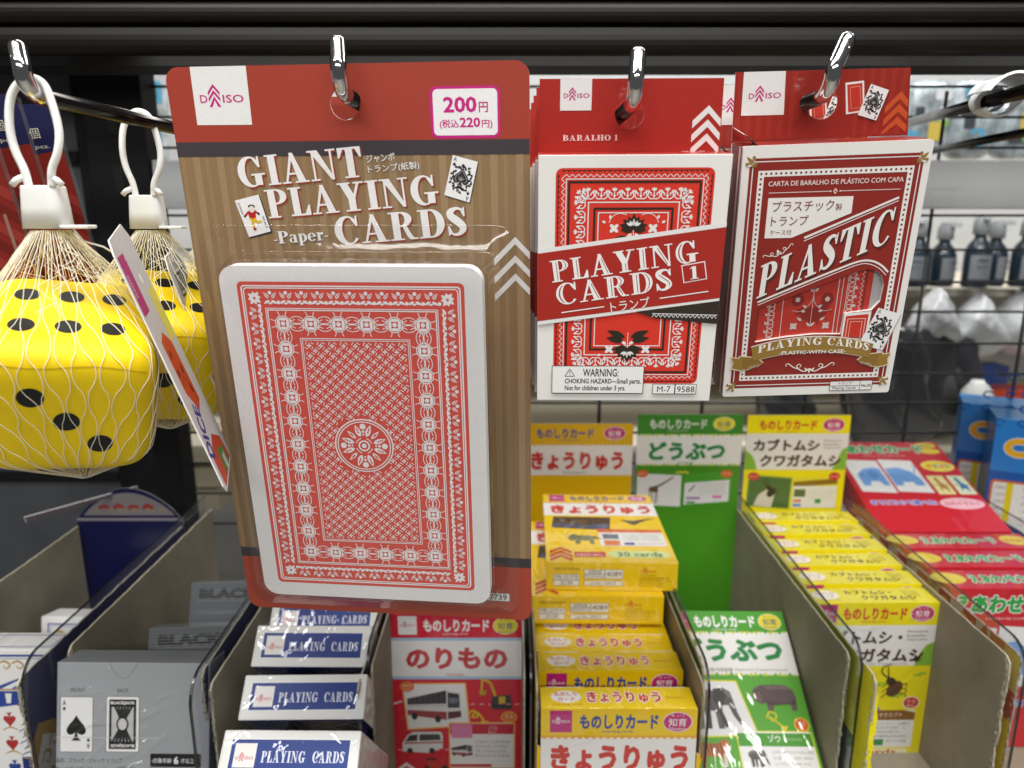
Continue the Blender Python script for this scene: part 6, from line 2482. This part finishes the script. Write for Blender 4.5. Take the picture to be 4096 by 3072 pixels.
# ---- blue and white decks
def blue_deck():
    W, H, T = .068, .090, .0235
    p = Print()
    p.box((-W / 2, 0, -H), (W / 2, T, 0), 'dcdcd8', .0012, {'-y': '1d2f74', '+y': '1d2f74', '-z': 'dcdcd8'})
    p.frame((-W / 2, 0, 0), (1, 0, 0), (0, 1, 0))
    p.rect(4.5, 4.8, 63.5, 19.5, 'e8e8e6', 1)
    p.rect(5.0, 5.2, 63, 19.1, '17357f', 2)
    p.rect(7.0, 6.8, 17.6, 17.4, 'e3dfdc', 3)
    logo(p, 8.0, 10.2, 8.6, 'c8405a', 4)
    p.serif("PLAYING", 20.5, 9.0, 21.5, 5.0, 'd5d9e6', 4, gap=.1)
    p.serif("CARDS", 45.5, 9.0, 15.5, 5.0, 'd5d9e6', 4, gap=.1)
    p.frame((-W / 2, 0, 0), (1, 0, 0), (0, 0, 1))
    p.frame_rect(3, -87, 65, -2, .8, '8f9bc8', 1)
    for i in range(6):
        p.line([(8 + i * 9, -4), (14 + i * 9, -30)], .4, '5163ab', 1)
    return p.build("blue_card_deck", 'crinkle')


bd = blue_deck()
G = "blue and white shrink wrapped decks"
rows = [(-.1085, .3030, -.2550, 43, "nearest blue deck at the bottom edge, PLAYING CARDS end up"), (-.1145, .3500, -.2565, 44, "second blue deck from the bottom with glare across its film"),
        (-.1170, .3790, -.2440, 46, "third blue deck from the bottom, tilted end face"), (-.1185, .4130, -.2470, 44, "topmost blue deck partly under the giant card pack")]
for i, (x, y, z, a, lb) in enumerate(rows):
    o = bd if i == 0 else bd.copy()
    if i:
        COL.objects.link(o)
    put(o, x, y - .0083, z - .0083, a, (-.6, .8, -.5, 1.0)[i])
    tag(o, lb, "card deck", G)


# ---- grey deck boxes
def grey_box(front):
    W, H, T = .0885, .118, .021
    p = Print()
    p.box((0, 0, -H), (W, T, 0), '9a9da0' if front else '53565a', .0005, {'+z': '6d7072', '-x': '8b8e91'})  # rear boxes are the same silver, shade put into their darker base
    p.frame((0, 0, 0), (1, 0, 0), (0, 0, 1))
    if front:
        p.line([(30 + 17 * i / 14, -9.0 * math.sin(math.pi * i / 14)) for i in range(15)], .25, '6a6c6e', 2)
        p.text("FRONT", 8.0, -17.0, 8.3, 2.4, '4c4e50', 2)
        p.text("BACK", 35.0, -17.0, 6.6, 2.4, '4c4e50', 2)
        p.rrect(2.2, -51.2, 21.2, -19.6, .9, '2b2b2c', 2)
        p.rrect(2.45, -50.95, 20.95, -19.85, .8, 'e3e2e1', 3)
        p.text("A", 3.6, -24.6, 1.8, 3.0, '1b1b1b', 4, bold=.03)
        spade(p, 4.5, -26.4, 2.0, '1b1b1b', 4)
        p.text("A", 19.6, -46.2, 1.8, 3.0, '1b1b1b', 4, 180, bold=.03)
        spade(p, 18.7, -44.4, 2.0, '1b1b1b', 4, 180)
        spade(p, 11.6, -37.5, 12.0, '1b1b1b', 4)
        p.rrect(28.8, -51.0, 48.0, -19.2, .9, '2b2b2c', 2)
        p.rrect(29.05, -50.75, 47.75, -19.45, .8, 'e3e2e1', 3)
        p.rect(30.6, -49.2, 46.2, -21.0, '161616', 4)
        p.text("BLACKJACK", 31.4, -24.2, 14.0, 2.2, 'dcdbda', 5, bold=.05)
        p.text("BLACKJACK", 45.4, -46.0, 14.0, 2.2, 'dcdbda', 5, 180, bold=.05)
        p.rect(32.0, -45.0, 44.8, -25.2, 'bdbcbb', 5)
        for i in range(6):
            p.poly([(32.0 + i * 2.13, -45), (33.6 + i * 2.13, -45), (34.9 + (5 - i) * 1.9, -25.2), (33.4 + (5 - i) * 1.9, -25.2)], '2a2a2a', 6)
        p.ell(38.4, -35, 3.6, 4.4, '1b1b1b', 7, 18)
        p.ell(38.4, -35, 2.6, 3.3, 'c9c8c7', 8, 18)
        p.text("品名：ブラック・ジャック トランプ", 0.4, -57.4, 38.0, 2.9, '2e3032', 2)
        p.text("カードサイズ：88mm×63mm", 0.3, -62.2, 32.6, 2.9, '2e3032', 2)
        p.text("材質：紙", 35.5, -62.0, 9.4, 2.9, '2e3032', 2)
        p.text("枚数：55枚（1枚：スペア）", 0.1, -67.4, 29.5, 2.9, '2e3032', 2)
        p.rrect(54.6, -59.2, 84.0, -51.6, .9, '1c1c1d', 2)
        p.text("対象年齢", 56.4, -57.0, 10.6, 2.9, 'dcdcdc', 3, bold=.01)
        p.text("6", 68.2, -57.6, 2.8, 4.4, 'e9e9e9', 3, bold=.03)
        p.text("才以上", 72.2, -57.0, 7.8, 2.9, 'dcdcdc', 3, bold=.01)
        p.frame_rect(72, -70, 80, -63, .9, '1c1c1d', 2)
        p.text("紙", 74.2, -68.6, 3.8, 4.0, '1c1c1d', 2)
        p.rect(0, -43.0, 60, -42.6, 'b9bcbf', 5)
    else:
        p.text("BLACKJACK", 6, -13.5, 70, 9.0, '141415', 3, bold=.07)
        for i in range(5):
            p.rect(5, -13 + i * 1.8, 78, -12.7 + i * 1.8, '7d8083', 4)
        p.poly([(28, -40), (60, -28), (54, -42), (40, -48)], '3c3e40', 2)
    return p


G = "silver grey card boxes"
o = silver = grey_box(True).build("silver_card_box", 'gloss')
put(o, -.2620, .3715, -.2495, -14, -.8)
tag(o, "silver grey box in crinkled film showing FRONT and BACK card samples", "card box", G)
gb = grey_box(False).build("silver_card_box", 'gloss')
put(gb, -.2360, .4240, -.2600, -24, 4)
tag(gb, "silver grey box leaning right behind the front one, shade painted into its colour", "card box", G)
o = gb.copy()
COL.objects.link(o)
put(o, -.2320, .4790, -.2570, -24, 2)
tag(o, "farther silver grey box with shade painted in, leaning at the back of its tray", "card box", G)


def shrink_wrap(parent, W, H, seed, n=16, x0=0.0):
    """a loose clear film over the front, gathered into narrow creases fanning down from the top"""
    rnd = random.Random(seed)
    NX, NZ = 90, 110
    rid = []
    for _ in range(n):
        u0, v0 = rnd.uniform(0, W), -rnd.uniform(0, H * .75)
        a = R(rnd.gauss(-138, 16))
        rid.append((u0, v0, math.cos(a), math.sin(a), rnd.uniform(.014, .050), rnd.uniform(.0006, .0015), rnd.uniform(.0008, .0019)))
    for _ in range(n // 2):
        u0, v0 = rnd.uniform(W * .2, W * .8), -rnd.uniform(.000, .012)
        a = R(rnd.uniform(-150, -30))
        rid.append((u0, v0, math.cos(a), math.sin(a), rnd.uniform(.004, .012), rnd.uniform(.0005, .0008), rnd.uniform(.0004, .0008)))
    vs = []
    for j in range(NZ + 1):
        for i in range(NX + 1):
            x, z = W * i / NX, -H * j / NZ
            h = .0002
            for u0, v0, c, s, ln, wd, am in rid:
                t = (x - u0) * c + (z - v0) * s
                d = (x - u0) * s - (z - v0) * c
                if 0 < t < ln and abs(d) < wd * 3:
                    h += am * math.exp(-(d / wd) ** 2) * math.sin(math.pi * t / ln)
            ed = min(i, NX - i, j, NZ - j)
            vs.append((x0 + x, -.0003 - h * min(1, ed / 3), z))
    k = NX + 1
    p = Print()
    p.add(vs, [(j * k + i, j * k + i + 1, (j + 1) * k + i + 1, (j + 1) * k + i) for j in range(NZ) for i in range(NX)], (.9, .9, .9), True)
    return p.build("shrink_wrap", 'wrap', parent)


shrink_wrap(silver, .0885, .118, 5, 64)
shrink_wrap(front_dino, BW * .001, BH * .001, 8, 14)
shrink_wrap(front_beetle, BW * .001, BH * .001, 9, 12)
shrink_wrap(front_car, BW * .001, BH * .001, 11, 10)


# ---- circus decks
def circus_box():
    W, H, T = .0870, .118, .021
    p = Print()
    p.box((0, 0, -H), (W, T, 0), 'e2e1de', .0006, {'+x': '2a3f8a', '-x': '2a3f8a', '+z': 'dcdbd8'})
    p.frame((0, 0, 0), (1, 0, 0), (0, 0, 1))
    p.rect(0, -4.6, 87, -3.2, '27408c', 1)
    p.rect(0, -6.0, 87, -5.6, '27408c', 1)
    for i in range(4):
        x = 52 + i * 8
        p.line([(x, -9, .8), (x + 4, -7.4, 1.2), (x + 7, -10, 1.0), (x + 4.5, -12.4, .8), (x + 3, -10.5, .6)], 1, 'b08a3a', 2, smooth=True) if i < 2 else None
    apex = (76.3, -13.5)
    n = 9
    for i in range(n):
        a, b = 46 + (100 - 46) * i / n, 46 + (100 - 46) * (i + 1) / n
        b = min(b, 87)
        if a >= 87:
            break
        p.poly([apex, (a, -25.5), (b, -25.5)], '2b4a98' if i % 2 == 0 else 'e6e5e2', 2)
    for x in range(6, 62, 14):
        for y in (-46, -62, -78, -94, -108):
            o_ = 7 if (y // 2) % 2 else 0
            spade(p, x + o_, y, 8.0, 'a8262a' if (x + y) % 3 else '27408c', 2, 180 if (x // 14) % 2 else 0)
            p.line([(x + o_ - 5, y - 7, .5), (x + o_, y - 5, .9), (x + o_ + 5, y - 7, .5)], .6, 'b08a3a', 2, smooth=True)
    for i in range(5):
        p.poly([(14, -13), (i * 8.6 + .5, -25.5), (i * 8.6 + 4.6, -25.5)], '2b4a98', 2)
    p.line([apex, (76.8, -8)], .4, 'a8843a', 3)
    p.poly([(76.9, -8.2), (81, -9), (76.8, -11)], '2b4a98', 3)
    p.rect(40, -26.4, 87, -25.6, 'b08a3a', 3)
    for i in range(6):
        x = 44 + i * 8
        p.poly([(x, -27), (x + 5, -27), (x + 5 - i * .2, -36), (x + 1, -37)], '24418f', 2)
    p.text("CIRCUS", 0, -38, 1, 1, 'e6e5e2', 2) if False else None
    p.poly([(40, -27), (87, -27), (87, -38), (80, -36), (72, -39), (62, -36), (40, -39)], '24418f', 1.5)
    for i in range(5):
        p.poly([(45 + i * 9, -28.5), (49 + i * 9, -28.5), (48 + i * 9, -35), (45.4 + i * 9, -35)], 'e3e2e0', 2.5)
    spade(p, 80, -45, 9, 'a8262a', 3)
    p.ell(69.6, -43.5, 2.4, 2.4, 'a8262a', 3)
    p.ell(67.2, -46.8, 2.4, 2.4, 'a8262a', 3)
    p.ell(71.6, -46.8, 2.4, 2.4, 'a8262a', 3)
    p.poly([(82, -50), (85, -56), (78, -66), (66, -70), (72, -60)], 'a8262a', 3)
    for i in range(6):
        p.line([(70 + i * 2, -66 + i * 2, .5), (72 + i * 2, -63 + i * 2, .7), (75 + i * 1.8, -64 + i * 2, .5)], .6, 'e3d0c8', 4, smooth=True)
    p.rect(60, -80, 87, -71, '27306e', 2)
    for i in range(7):
        y = -50 - i * 4
        p.line([(62 - i % 2 * 2, y, .5), (65, y + 2.4, .8), (68, y, .6), (66, y - 1.6, .4)], .6, '27408c', 2, smooth=True)
        p.line([(84, y - 26, .5), (80, y - 24, .9), (77, y - 27, .6)], .6, 'b08a3a', 3, smooth=True)
    for i in range(5):
        spade(p, 64 + i * 5.2, -86 - (i % 2) * 4, 4.6, 'a8262a' if i % 2 else '27408c', 3)
    p.line([(60, -71.5), (87, -75)], .6, 'b08a3a', 3)
    p.frame((0, 0, 0), (1, 0, 0), (0, 1, 0))
    p.frame_rect(4, 3, 83, 18, .8, '27408c', 1)
    return p


def circus_back():
    W, H, T = .0650, .095, .021
    p = Print()
    p.box((0, 0, -H), (W, T, 0), 'e2e1de', .0006)
    p.frame((0, 0, 0), (1, 0, 0), (0, 0, 1))
    p.frame_rect(5, -90, 60, -5, 1.0, '27408c', 1)
    p.frame_rect(7, -88, 58, -7, .4, '27408c', 1)
    p.rect(9, -86, 56, -9, 'dedcd6', 2)
    for i in range(5):
        x = 10 + i * 9
        p.line([(x, -15, .9), (x + 3, -11, 1.6), (x + 7, -12, 1.6), (x + 5, -16, 1.0), (x + 2, -14, .8)], 1, 'c09a2a', 3, smooth=True)
    return p


o = circus_box().build("circus_card_box", 'film')
put(o, -.3625, .3900, -.2535, -4, 0)
tag(o, "white and blue circus tent card box with red spade, cut by the left edge", "card box", "circus card boxes")
o = circus_back().build("circus_card_box", 'gloss')
put(o, -.3515, .4890, -.2900, -14, -2)
tag(o, "white deck with a blue line frame leaning behind the circus box", "card box", "circus card boxes")
p = Print()
a, b = at(95, 2068, .50), at(548, 1943, .585)
d_ = (b - a)
p.frame(tuple(a), tuple(d_.normalized()), (0, .25, -.97))
sheet(p, [(0, 0), (d_.length * 1000, 0), (d_.length * 1000, 3), (0, 5)], [], .0012, '6b5f66', 'd2d0ce', '5f565c')
o = p.build("leaning_card_sheet", 'card')
tag(o, "thin card sheet with a pale top edge slanting above the navy circus panel", "card sheet")


# ---- red matching cards
def awase_box():
    W, H, T = .1050, .125, .0268
    p = Print()
    p.box((0, 0, -H), (W, T, 0), 'c3202c', .0007)
    p.frame((0, 0, 0), (1, 0, 0), (0, 1, 0))
    p.ell(6, 15, 12, 8, 'e0c63a', 1, 20)
    p.text("えあわせカード", 20, 7.5, 58, 12, '2f9a44', 3, bold=.05, rim='efede8', rim_w=.05)
    p.ell(93, 14, 11, 8.5, 'e0c63a', 1, 20)
    p.text("どうぶつ", 85, 11, 16, 5, 'b8442c', 3, bold=.03)
    p.frame((0, 0, 0), (1, 0, 0), (0, 0, 1))
    p.text("えあわせカード", 3, -18.5, 84, 13.5, '2f9a44', 4, bold=.06, rim='efede8', rim_w=.05)
    p.text("CARTÃO DE COMBINAÇÃO", 26, -23.6, 40, 2.2, 'e9d8d2', 4)
    p.ell(92, -6, 10, 4.2, 'e0c63a', 3, 18)
    p.text("知育", 87, -8, 10, 4, '6a5a2a', 4)
    p.ell(92, -15, 10, 4.2, 'e0c63a', 3, 18)
    for a in (5, 37):
        p.poly([(a, -74), (a + 30, -76), (a + 30, -30), (a, -28)], 'e4e3e0', 3)
    # blue elephant split over two cards
    p.poly([(10, -66), (10, -50), (18, -42), (28, -40), (33, -42), (33, -66), (28, -66), (26, -60), (18, -60), (16, -66)], '6f9fd8', 4)
    p.poly([(38, -42), (50, -40), (60, -46), (64, -58), (64, -66), (56, -66), (55, -61), (46, -61), (45, -66), (38, -66)], '6f9fd8', 4)
    p.line([(62, -48), (66, -40), (65, -37)], .9, '3a62a8', 5)
    p.ell(24, -50, 5, 6, '5a8ac8', 5, 16)
    p.ell(15, -50, .9, 1.1, '24303c', 6, 8)
    p.ell(88, -38, 15, 8, 'e9dc7a', 3, 22)
    p.ell(88, -38, 13.6, 6.8, 'e6cf2a', 4, 22)
    for i, (ch, cl) in enumerate((("ど", 'c8382c'), ("う", '2f62b0'), ("ぶ", 'c85a9c'), ("つ", '2f62b0'))):
        p.text(ch, 78 + i * 5.2, -41, 4.6, 5.6, cl, 6, bold=.05)
    for x, c1, c2 in ((70, 'e6dd9a', 'b8803a'), (88, 'dfe6c0', '3a7ab0')):
        p.rect(x, -78, x + 15, -52, c1, 3)
        p.rect(x, -65.6, x + 15, -65.0, '8a8468', 5)
        p.poly([(x + 4, -76), (x + 6, -64), (x + 5, -56), (x + 8, -54), (x + 9, -62), (x + 12, -66), (x + 11, -76), (x + 9, -70), (x + 6, -70)], c2, 4)
    p.text("までどちらで遊べる!", 6, -92, 56, 6.5, '3a5fb8', 5, bold=.04, rim='e6dfe6', rim_w=.06)
    p.ell(83, -90, 19, 7.5, 'e8b4bc', 3, 24)
    p.text("32のイラスト", 68, -92.6, 30, 5, 'c03a5a', 5, bold=.02)
    return p.build("matching_card_box", 'film')


aw = awase_box()
G = "red matching card boxes"
rows = [(.2995, .4500, -.2460, 0, "front red matching card box with large green title"), (.3000, .4805, -.2455, 0, "second red matching card box, red top with green title"),
        (.2995, .5110, -.2455, 0, "third red matching card box touching the slanted one"), (.3000, .6640, -.2090, -72, "red matching card box lying slanted with the blue elephant up")]
for i, (x, y, z, a, lb) in enumerate(rows):
    o = aw if i == 0 else aw.copy()
    if i:
        COL.objects.link(o)
    put(o, x, y, z, a, 0)
    tag(o, lb, "card box", G)
o = aw.copy()
COL.objects.link(o)
put(o, .3000, .5400, -.2600, 0, 0)
tag(o, "red matching card box standing under the slanted one", "card box", G)
# cartoon lion on the lower front of the front box
for w_ in (1,):
    pass


# ---- tall blue boxes
def blue_box():
    W, H, T = .110, .190, .045
    p = Print()
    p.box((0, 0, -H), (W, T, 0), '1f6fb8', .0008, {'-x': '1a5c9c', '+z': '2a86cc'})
    p.frame((0, 0, 0), (1, 0, 0), (0, 0, 1))
    p.rect(0, -46, W * 1000, 0, '2478c4', 1)
    for i in range(26):
        x, y = (i * 17.3) % 104 + 2, -(i * 11.9) % 42 - 3
        p.ring(x, y, 4.5, 3.6, 1.4, '154f94', 2, 14, 20, 290)
    for i in range(3):
        x, y = 19 + i * 36, -24 + (i % 2) * 3
        p.ring(x, y, 11, 8.5, 5.5, 'd9a51c', 4, 24)
        p.ring(x, y, 11.6, 9.1, .6, 'e6e4de', 4, 24)
        p.ring(x, y, 5.8, 3.6, .5, 'e6e4de', 5, 24)
        p.ell(x + 14, y + 9, 8, 6, '3f9ad8', 3, 18)
    p.rect(0, -H * 1000, W * 1000, -46, '1b55a0', 1)
    p.rrect(2, -110, 60, -54, 3, 'c0602c', 3)
    p.rrect(4, -108, 58, -56, 2, 'ddd9d4', 4)
    p.rect(14, -108, 19, -56, 'd9c21c', 5)
    p.rect(40, -108, 46, -56, 'c8683a', 5)
    for i in range(7):
        for j in range(3):
            p.text("わくわく"[i % 4] + "どき"[j % 2], 6 + j * 2.6 if j < 2 else 26, -62 - i * 6.4, 4.6, 2.6, '4a4644', 6)
    p.text("たのしい", 28, -74, 9, 4, 'c23a3a', 6)
    return p.build("blue_toy_box", 'gloss')


bb = blue_box()
a = at(3853, 1612, .655)
put(bb, a.x, .655, a.z, 0, -27)
tag(bb, "tall blue box with a yellow ring, farther back at the right edge", "toy box", "blue boxes at the right edge")
o = bb.copy()
COL.objects.link(o)
a = at(3990, 1675, .600)
put(o, a.x, .600, a.z, 0, -25)
tag(o, "tall blue box with a yellow ring, nearer and cut by the right edge", "toy box", "blue boxes at the right edge")

# ------------------------------------------------------------------ the lit aisle seen through the grid
YB = 1.10
M['pale'] = flat_mat("pale packaging film", 'a9b4b9', 0.22, var=0.55, vscale=38, coat=.8, bump=(55, .9, .008, 'Normal', 3.0, (1.6, 1, .35)))
M['bag'] = flat_mat("white bag film", 'dcdfe1', 0.3, var=0.15, vscale=24, coat=.4, bump=(40, .8, .008))
M['greypouch'] = flat_mat("dark smoky film", '3c3d40', 0.2, var=0.25, vscale=30, coat=.6, bump=(45, .6, .004))


def box_obj(name, lo, hi, col, mat='coatprint', parent=None, bev=.002, cols=None):
    p = Print()
    p.box(lo, hi, col, bev, cols)
    return p.build(name, mat, parent)


root = empty("far_shelf_unit", (0.4, YB, -.34))
tag(root, "cream lit shelf unit in the next aisle behind the wire grid", "shelf unit")
for z, nm in ((at(3500, 1735, YB).z, 'a'), (at(3500, 1150, YB).z - .004, 'b')):
    o = box_obj("shelf_board", (-1.6, -.06 if nm == 'a' else .02, z - .34 * 0 - .012 + .34 - root.location.z - .34), (1.4, .40, z - root.location.z), 'e2dac6', 'cream', root)
box_obj("shelf_back", (-1.6, .40, -.3), (1.4, .41, .75), '5a5d60', 'greybar', root)

# hanging see-through packs along the top
tints = ['e4e6e6', 'd5dde2', 'e6e7dc', 'cfd8da', 'e2e2e6', 'dde6df']
place = ["far left beside the post", "right of the grey column", "above the grey bar at right", "behind the frosted clip", "at the top right corner", "behind the red box tab"]
k = 0
for px, py0, py1, lab in ((600, 320, 470, "pale pack hanging in the far aisle just left of the giant pack"), (600, 500, 660, "second pale pack lower left of the giant pack"),
                          (3700, 318, 620, "pale hanging pack just right of the plastic box tab"), (3880, 318, 640, "pale hanging pack with green print behind the bare hook"),
                          (4060, 330, 640, "pale hanging pack at the top right corner"), (3560, 330, 600, "pale hanging pack mostly behind the plastic box tab")):
    a, b = at(px - 80, py0, YB), at(px + 78, py1, YB)
    root = empty("hanging_pouch", ((a.x + b.x) / 2, YB, b.z))
    w, h = (b.x - a.x) / 2, a.z - b.z
    p = Print()
    bm = bmesh.new()
    bmesh.ops.create_uvsphere(bm, u_segments=20, v_segments=14, radius=1)
    for v in bm.verts:
        c = v.co
        c.x, c.z = [math.copysign(abs(t) ** .45, t) for t in (c.x, c.z)]
        v.co = (c.x * w, c.y * .018 + .002 * math.sin(c.z * 9 + px), (c.z + 1) / 2 * h)
    p.bm(bm, tints[k % 6], None, True)
    p.build("film_bag", 'pale', root)
    q = Print()
    q.frame((0, -.019, 0), (1, 0, 0), (0, 0, 1))
    rnd = random.Random(px)
    for j in range(5):
        u, v = rnd.uniform(-w, w * .4) * 800, rnd.uniform(.1, .8) * h * 1000
        q.rrect(u, v, u + rnd.uniform(12, 30), v + rnd.uniform(8, 30), 3, rnd.choice(['5fa8c8', '7fb35a', 'd8c05a', 'eceef0', '4a4c52', '9fc3d8']), 0)
    q.build("printed_label", 'coatprint', root)
    tag(root, lab, "hanging pack", "pale packs hanging in the next aisle")
    k += 1


# blue spray bottles
def spray():
    root = empty("spray_bottle", (0, 0, 0))
    p = Print()
    r = .0185
    prof = [(0, r * .9), (.004, r), (.050, r), (.060, r * .8), (.068, r * .45), (.074, r * .42)]
    p.tube([(0, 0, z) for z, _ in prof], r, '22323f', 16, True, [w for _, w in prof])
    body = p.build("bottle_body", flat_mat("blue bottle plastic", '22323f', .3, coat=.5), root)
    p = Print()
    p.tube([(0, 0, .074), (0, 0, .092), (0, 0, .100)], .011, 'a4a8ac', 14, True, [.0115, .011, .007])
    p.box((-.004, -.022, .094), (.004, .004, .101), 'd0d3d6', .001)
    p.build("spray_head", 'card', root)
    p = Print()
    n = 8
    vs = []
    for i in range(n + 1):
        a = R(-140 + 100 * i / n)
        for z in (.012, .046):
            vs.append((math.cos(a) * (r + .0005), math.sin(a) * (r + .0005), z))
    p.add(vs, [(2 * i, 2 * i + 2, 2 * i + 3, 2 * i + 1) for i in range(n)], '8d9196', True)
    p.frame((0, -r - .0012, 0), (1, 0, 0), (0, 0, 1))
    p.text("除菌用", -7, 36, 14, 5, '2a3340', 2)
    p.text("SPRAY 80ml", -8, 28, 16, 3, '4a5360', 2)
    p.build("label", 'card', body)
    return root


sp = spray()
lb = ["leftmost blue spray bottle beside the plastic box edge", "second blue spray bottle from the left", "third blue spray bottle from the left", "fourth blue spray bottle from the left", "blue spray bottle at the right edge"]
zz = at(3800, 1150, YB).z
for i, px in enumerate((3655, 3775, 3885, 3990, 4090)):
    o = sp if i == 0 else copy_tree(sp)
    a = at(px, 1140, YB)
    o.location = (a.x, YB + (0, .012, -.006, .018, .004)[i], zz + .001)
    o.rotation_euler = (0, 0, (-.5, .35, -.15, .6, .1)[i])
    o.scale = (1, 1, (1, .94, 1.05, .97, 1.02)[i])
    tag(o, lb[i] + ", in the far aisle", "spray bottle", "blue bottles in the next aisle")


def lumpy(name, px0, py0, px1, py1, Y, col, mat, label, cat, group, depth=.035, lean=0.0, seed=1, power=.6):
    a, b = at(px0, py0, Y), at(px1, py1, Y)
    w, h = (b.x - a.x) / 2, (a.z - b.z) / 2
    rnd = random.Random(seed)
    ph = [rnd.uniform(0, 6) for _ in range(6)]
    p = Print()
    bm = bmesh.new()
    bmesh.ops.create_uvsphere(bm, u_segments=28, v_segments=20, radius=1)
    for v in bm.verts:
        c = v.co.copy()
        x, z = [math.copysign(abs(t) ** power, t) for t in (c.x, c.z)]
        k = 1 + .10 * math.sin(3 * x + 5 * z + ph[0]) + .07 * math.sin(9 * x - 4 * z + ph[1]) + .05 * math.sin(13 * z + 7 * x + ph[2])
        x *= (1 - .25 * max(0, z) ** 2) if power < .8 else max(.12, 1 - .62 * max(0, z + .35))
        v.co = (x * w * k + lean * z * h, c.y * depth * k, z * h)
    p.bm(bm, col, None, True)
    o = p.build(name, mat, loc=((a.x + b.x) / 2, Y, (a.z + b.z) / 2))
    tag(o, label, cat, group)
    return o


for i, (x0, y0, x1, y1, lab) in enumerate(((3640, 1150, 3830, 1420, "white crumpled bag just right of the plastic box"), (3790, 1170, 4010, 1440, "white crumpled bag in the middle of the far shelf"),
                                           (3960, 1150, 4180, 1420, "white crumpled bag at the right edge"))):
    lumpy("white_bag", x0, y0, x1, y1, YB - .03 + .02 * i, 'ecedee', 'bag', lab + ", far aisle", "bag", "white bags in the next aisle", seed=i + 3, power=.95)
for i, (x0, y0, x1, y1, lab) in enumerate(((3380, 1330, 3560, 1790, "dark smoky pouch below the plastic box corner"), (3500, 1290, 3690, 1760, "second dark smoky pouch from the left, under the white bags"),
                                           (3620, 1300, 3800, 1740, "third dark smoky pouch from the left, under the white bags"), (3740, 1330, 3900, 1720, "rightmost dark smoky pouch beside the little white bottle"),
                                           (3030, 1500, 3240, 1740, "dark pouch peeking under the PLAYING CARDS 1 pack"))):
    lumpy("smoky_pouch", x0, y0, x1, y1, YB - .07 + .015 * i, '3c3d40', 'greypouch', lab + ", far aisle", "pouch", "dark pouches in the next aisle", .03, -.25, i + 11, .5)
root = empty("white_dropper_bottle", tuple(at(3890, 1700, YB - .09)))
tag(root, "little white bottle with a yellow green label on the far shelf", "bottle")
p = Print()
p.tube([(0, 0, 0), (0, 0, .004), (0, 0, .05), (0, 0, .062), (0, 0, .066)], .02, 'e3e5e2', 14, True, [.018, .02, .02, .011, .009])
p.build("bottle_body", 'card', root)
p = Print()
p.tube([(0, 0, .014), (0, 0, .034)], .0204, 'c3cc5a', 14, False)
p.build("label", 'card', root)
a, b = at(3930, 1560, YB - .02), at(4130, 1640, YB - .02)
o = box_obj("orange_carton", (-.05, 0, -.03), (.05, .04, .0), 'd8502a')
o.location = ((a.x + b.x) / 2, YB - .02, a.z)
tag(o, "orange carton behind the little white bottle on the far shelf", "carton")
a = at(3990, 1480, YB)
o = box_obj("blue_carton", (-.04, 0, -.03), (.04, .04, .0), '4a5f9c')
o.location = (a.x, YB + .03, a.z)
tag(o, "small dull blue carton above the orange one in the far aisle", "carton")
# pale cartons seen in the slot right of the black post
for i, (y0, y1) in enumerate(((1690, 1770), (1782, 1860), (1872, 1950), (1960, 2040))):
    a, b = at(690, y0, YB), at(880, y1, YB)
    o = box_obj("pale_carton", (0, 0, 0), (b.x - a.x, .05, a.z - b.z), 'e6dfcc', 'cream')
    o.location = (a.x, YB, b.z)
    tag(o, "%s pale lit carton seen right of the black post under the dice" % ["topmost", "second highest", "third highest", "lowest"][i], "carton", "pale cartons right of the post")
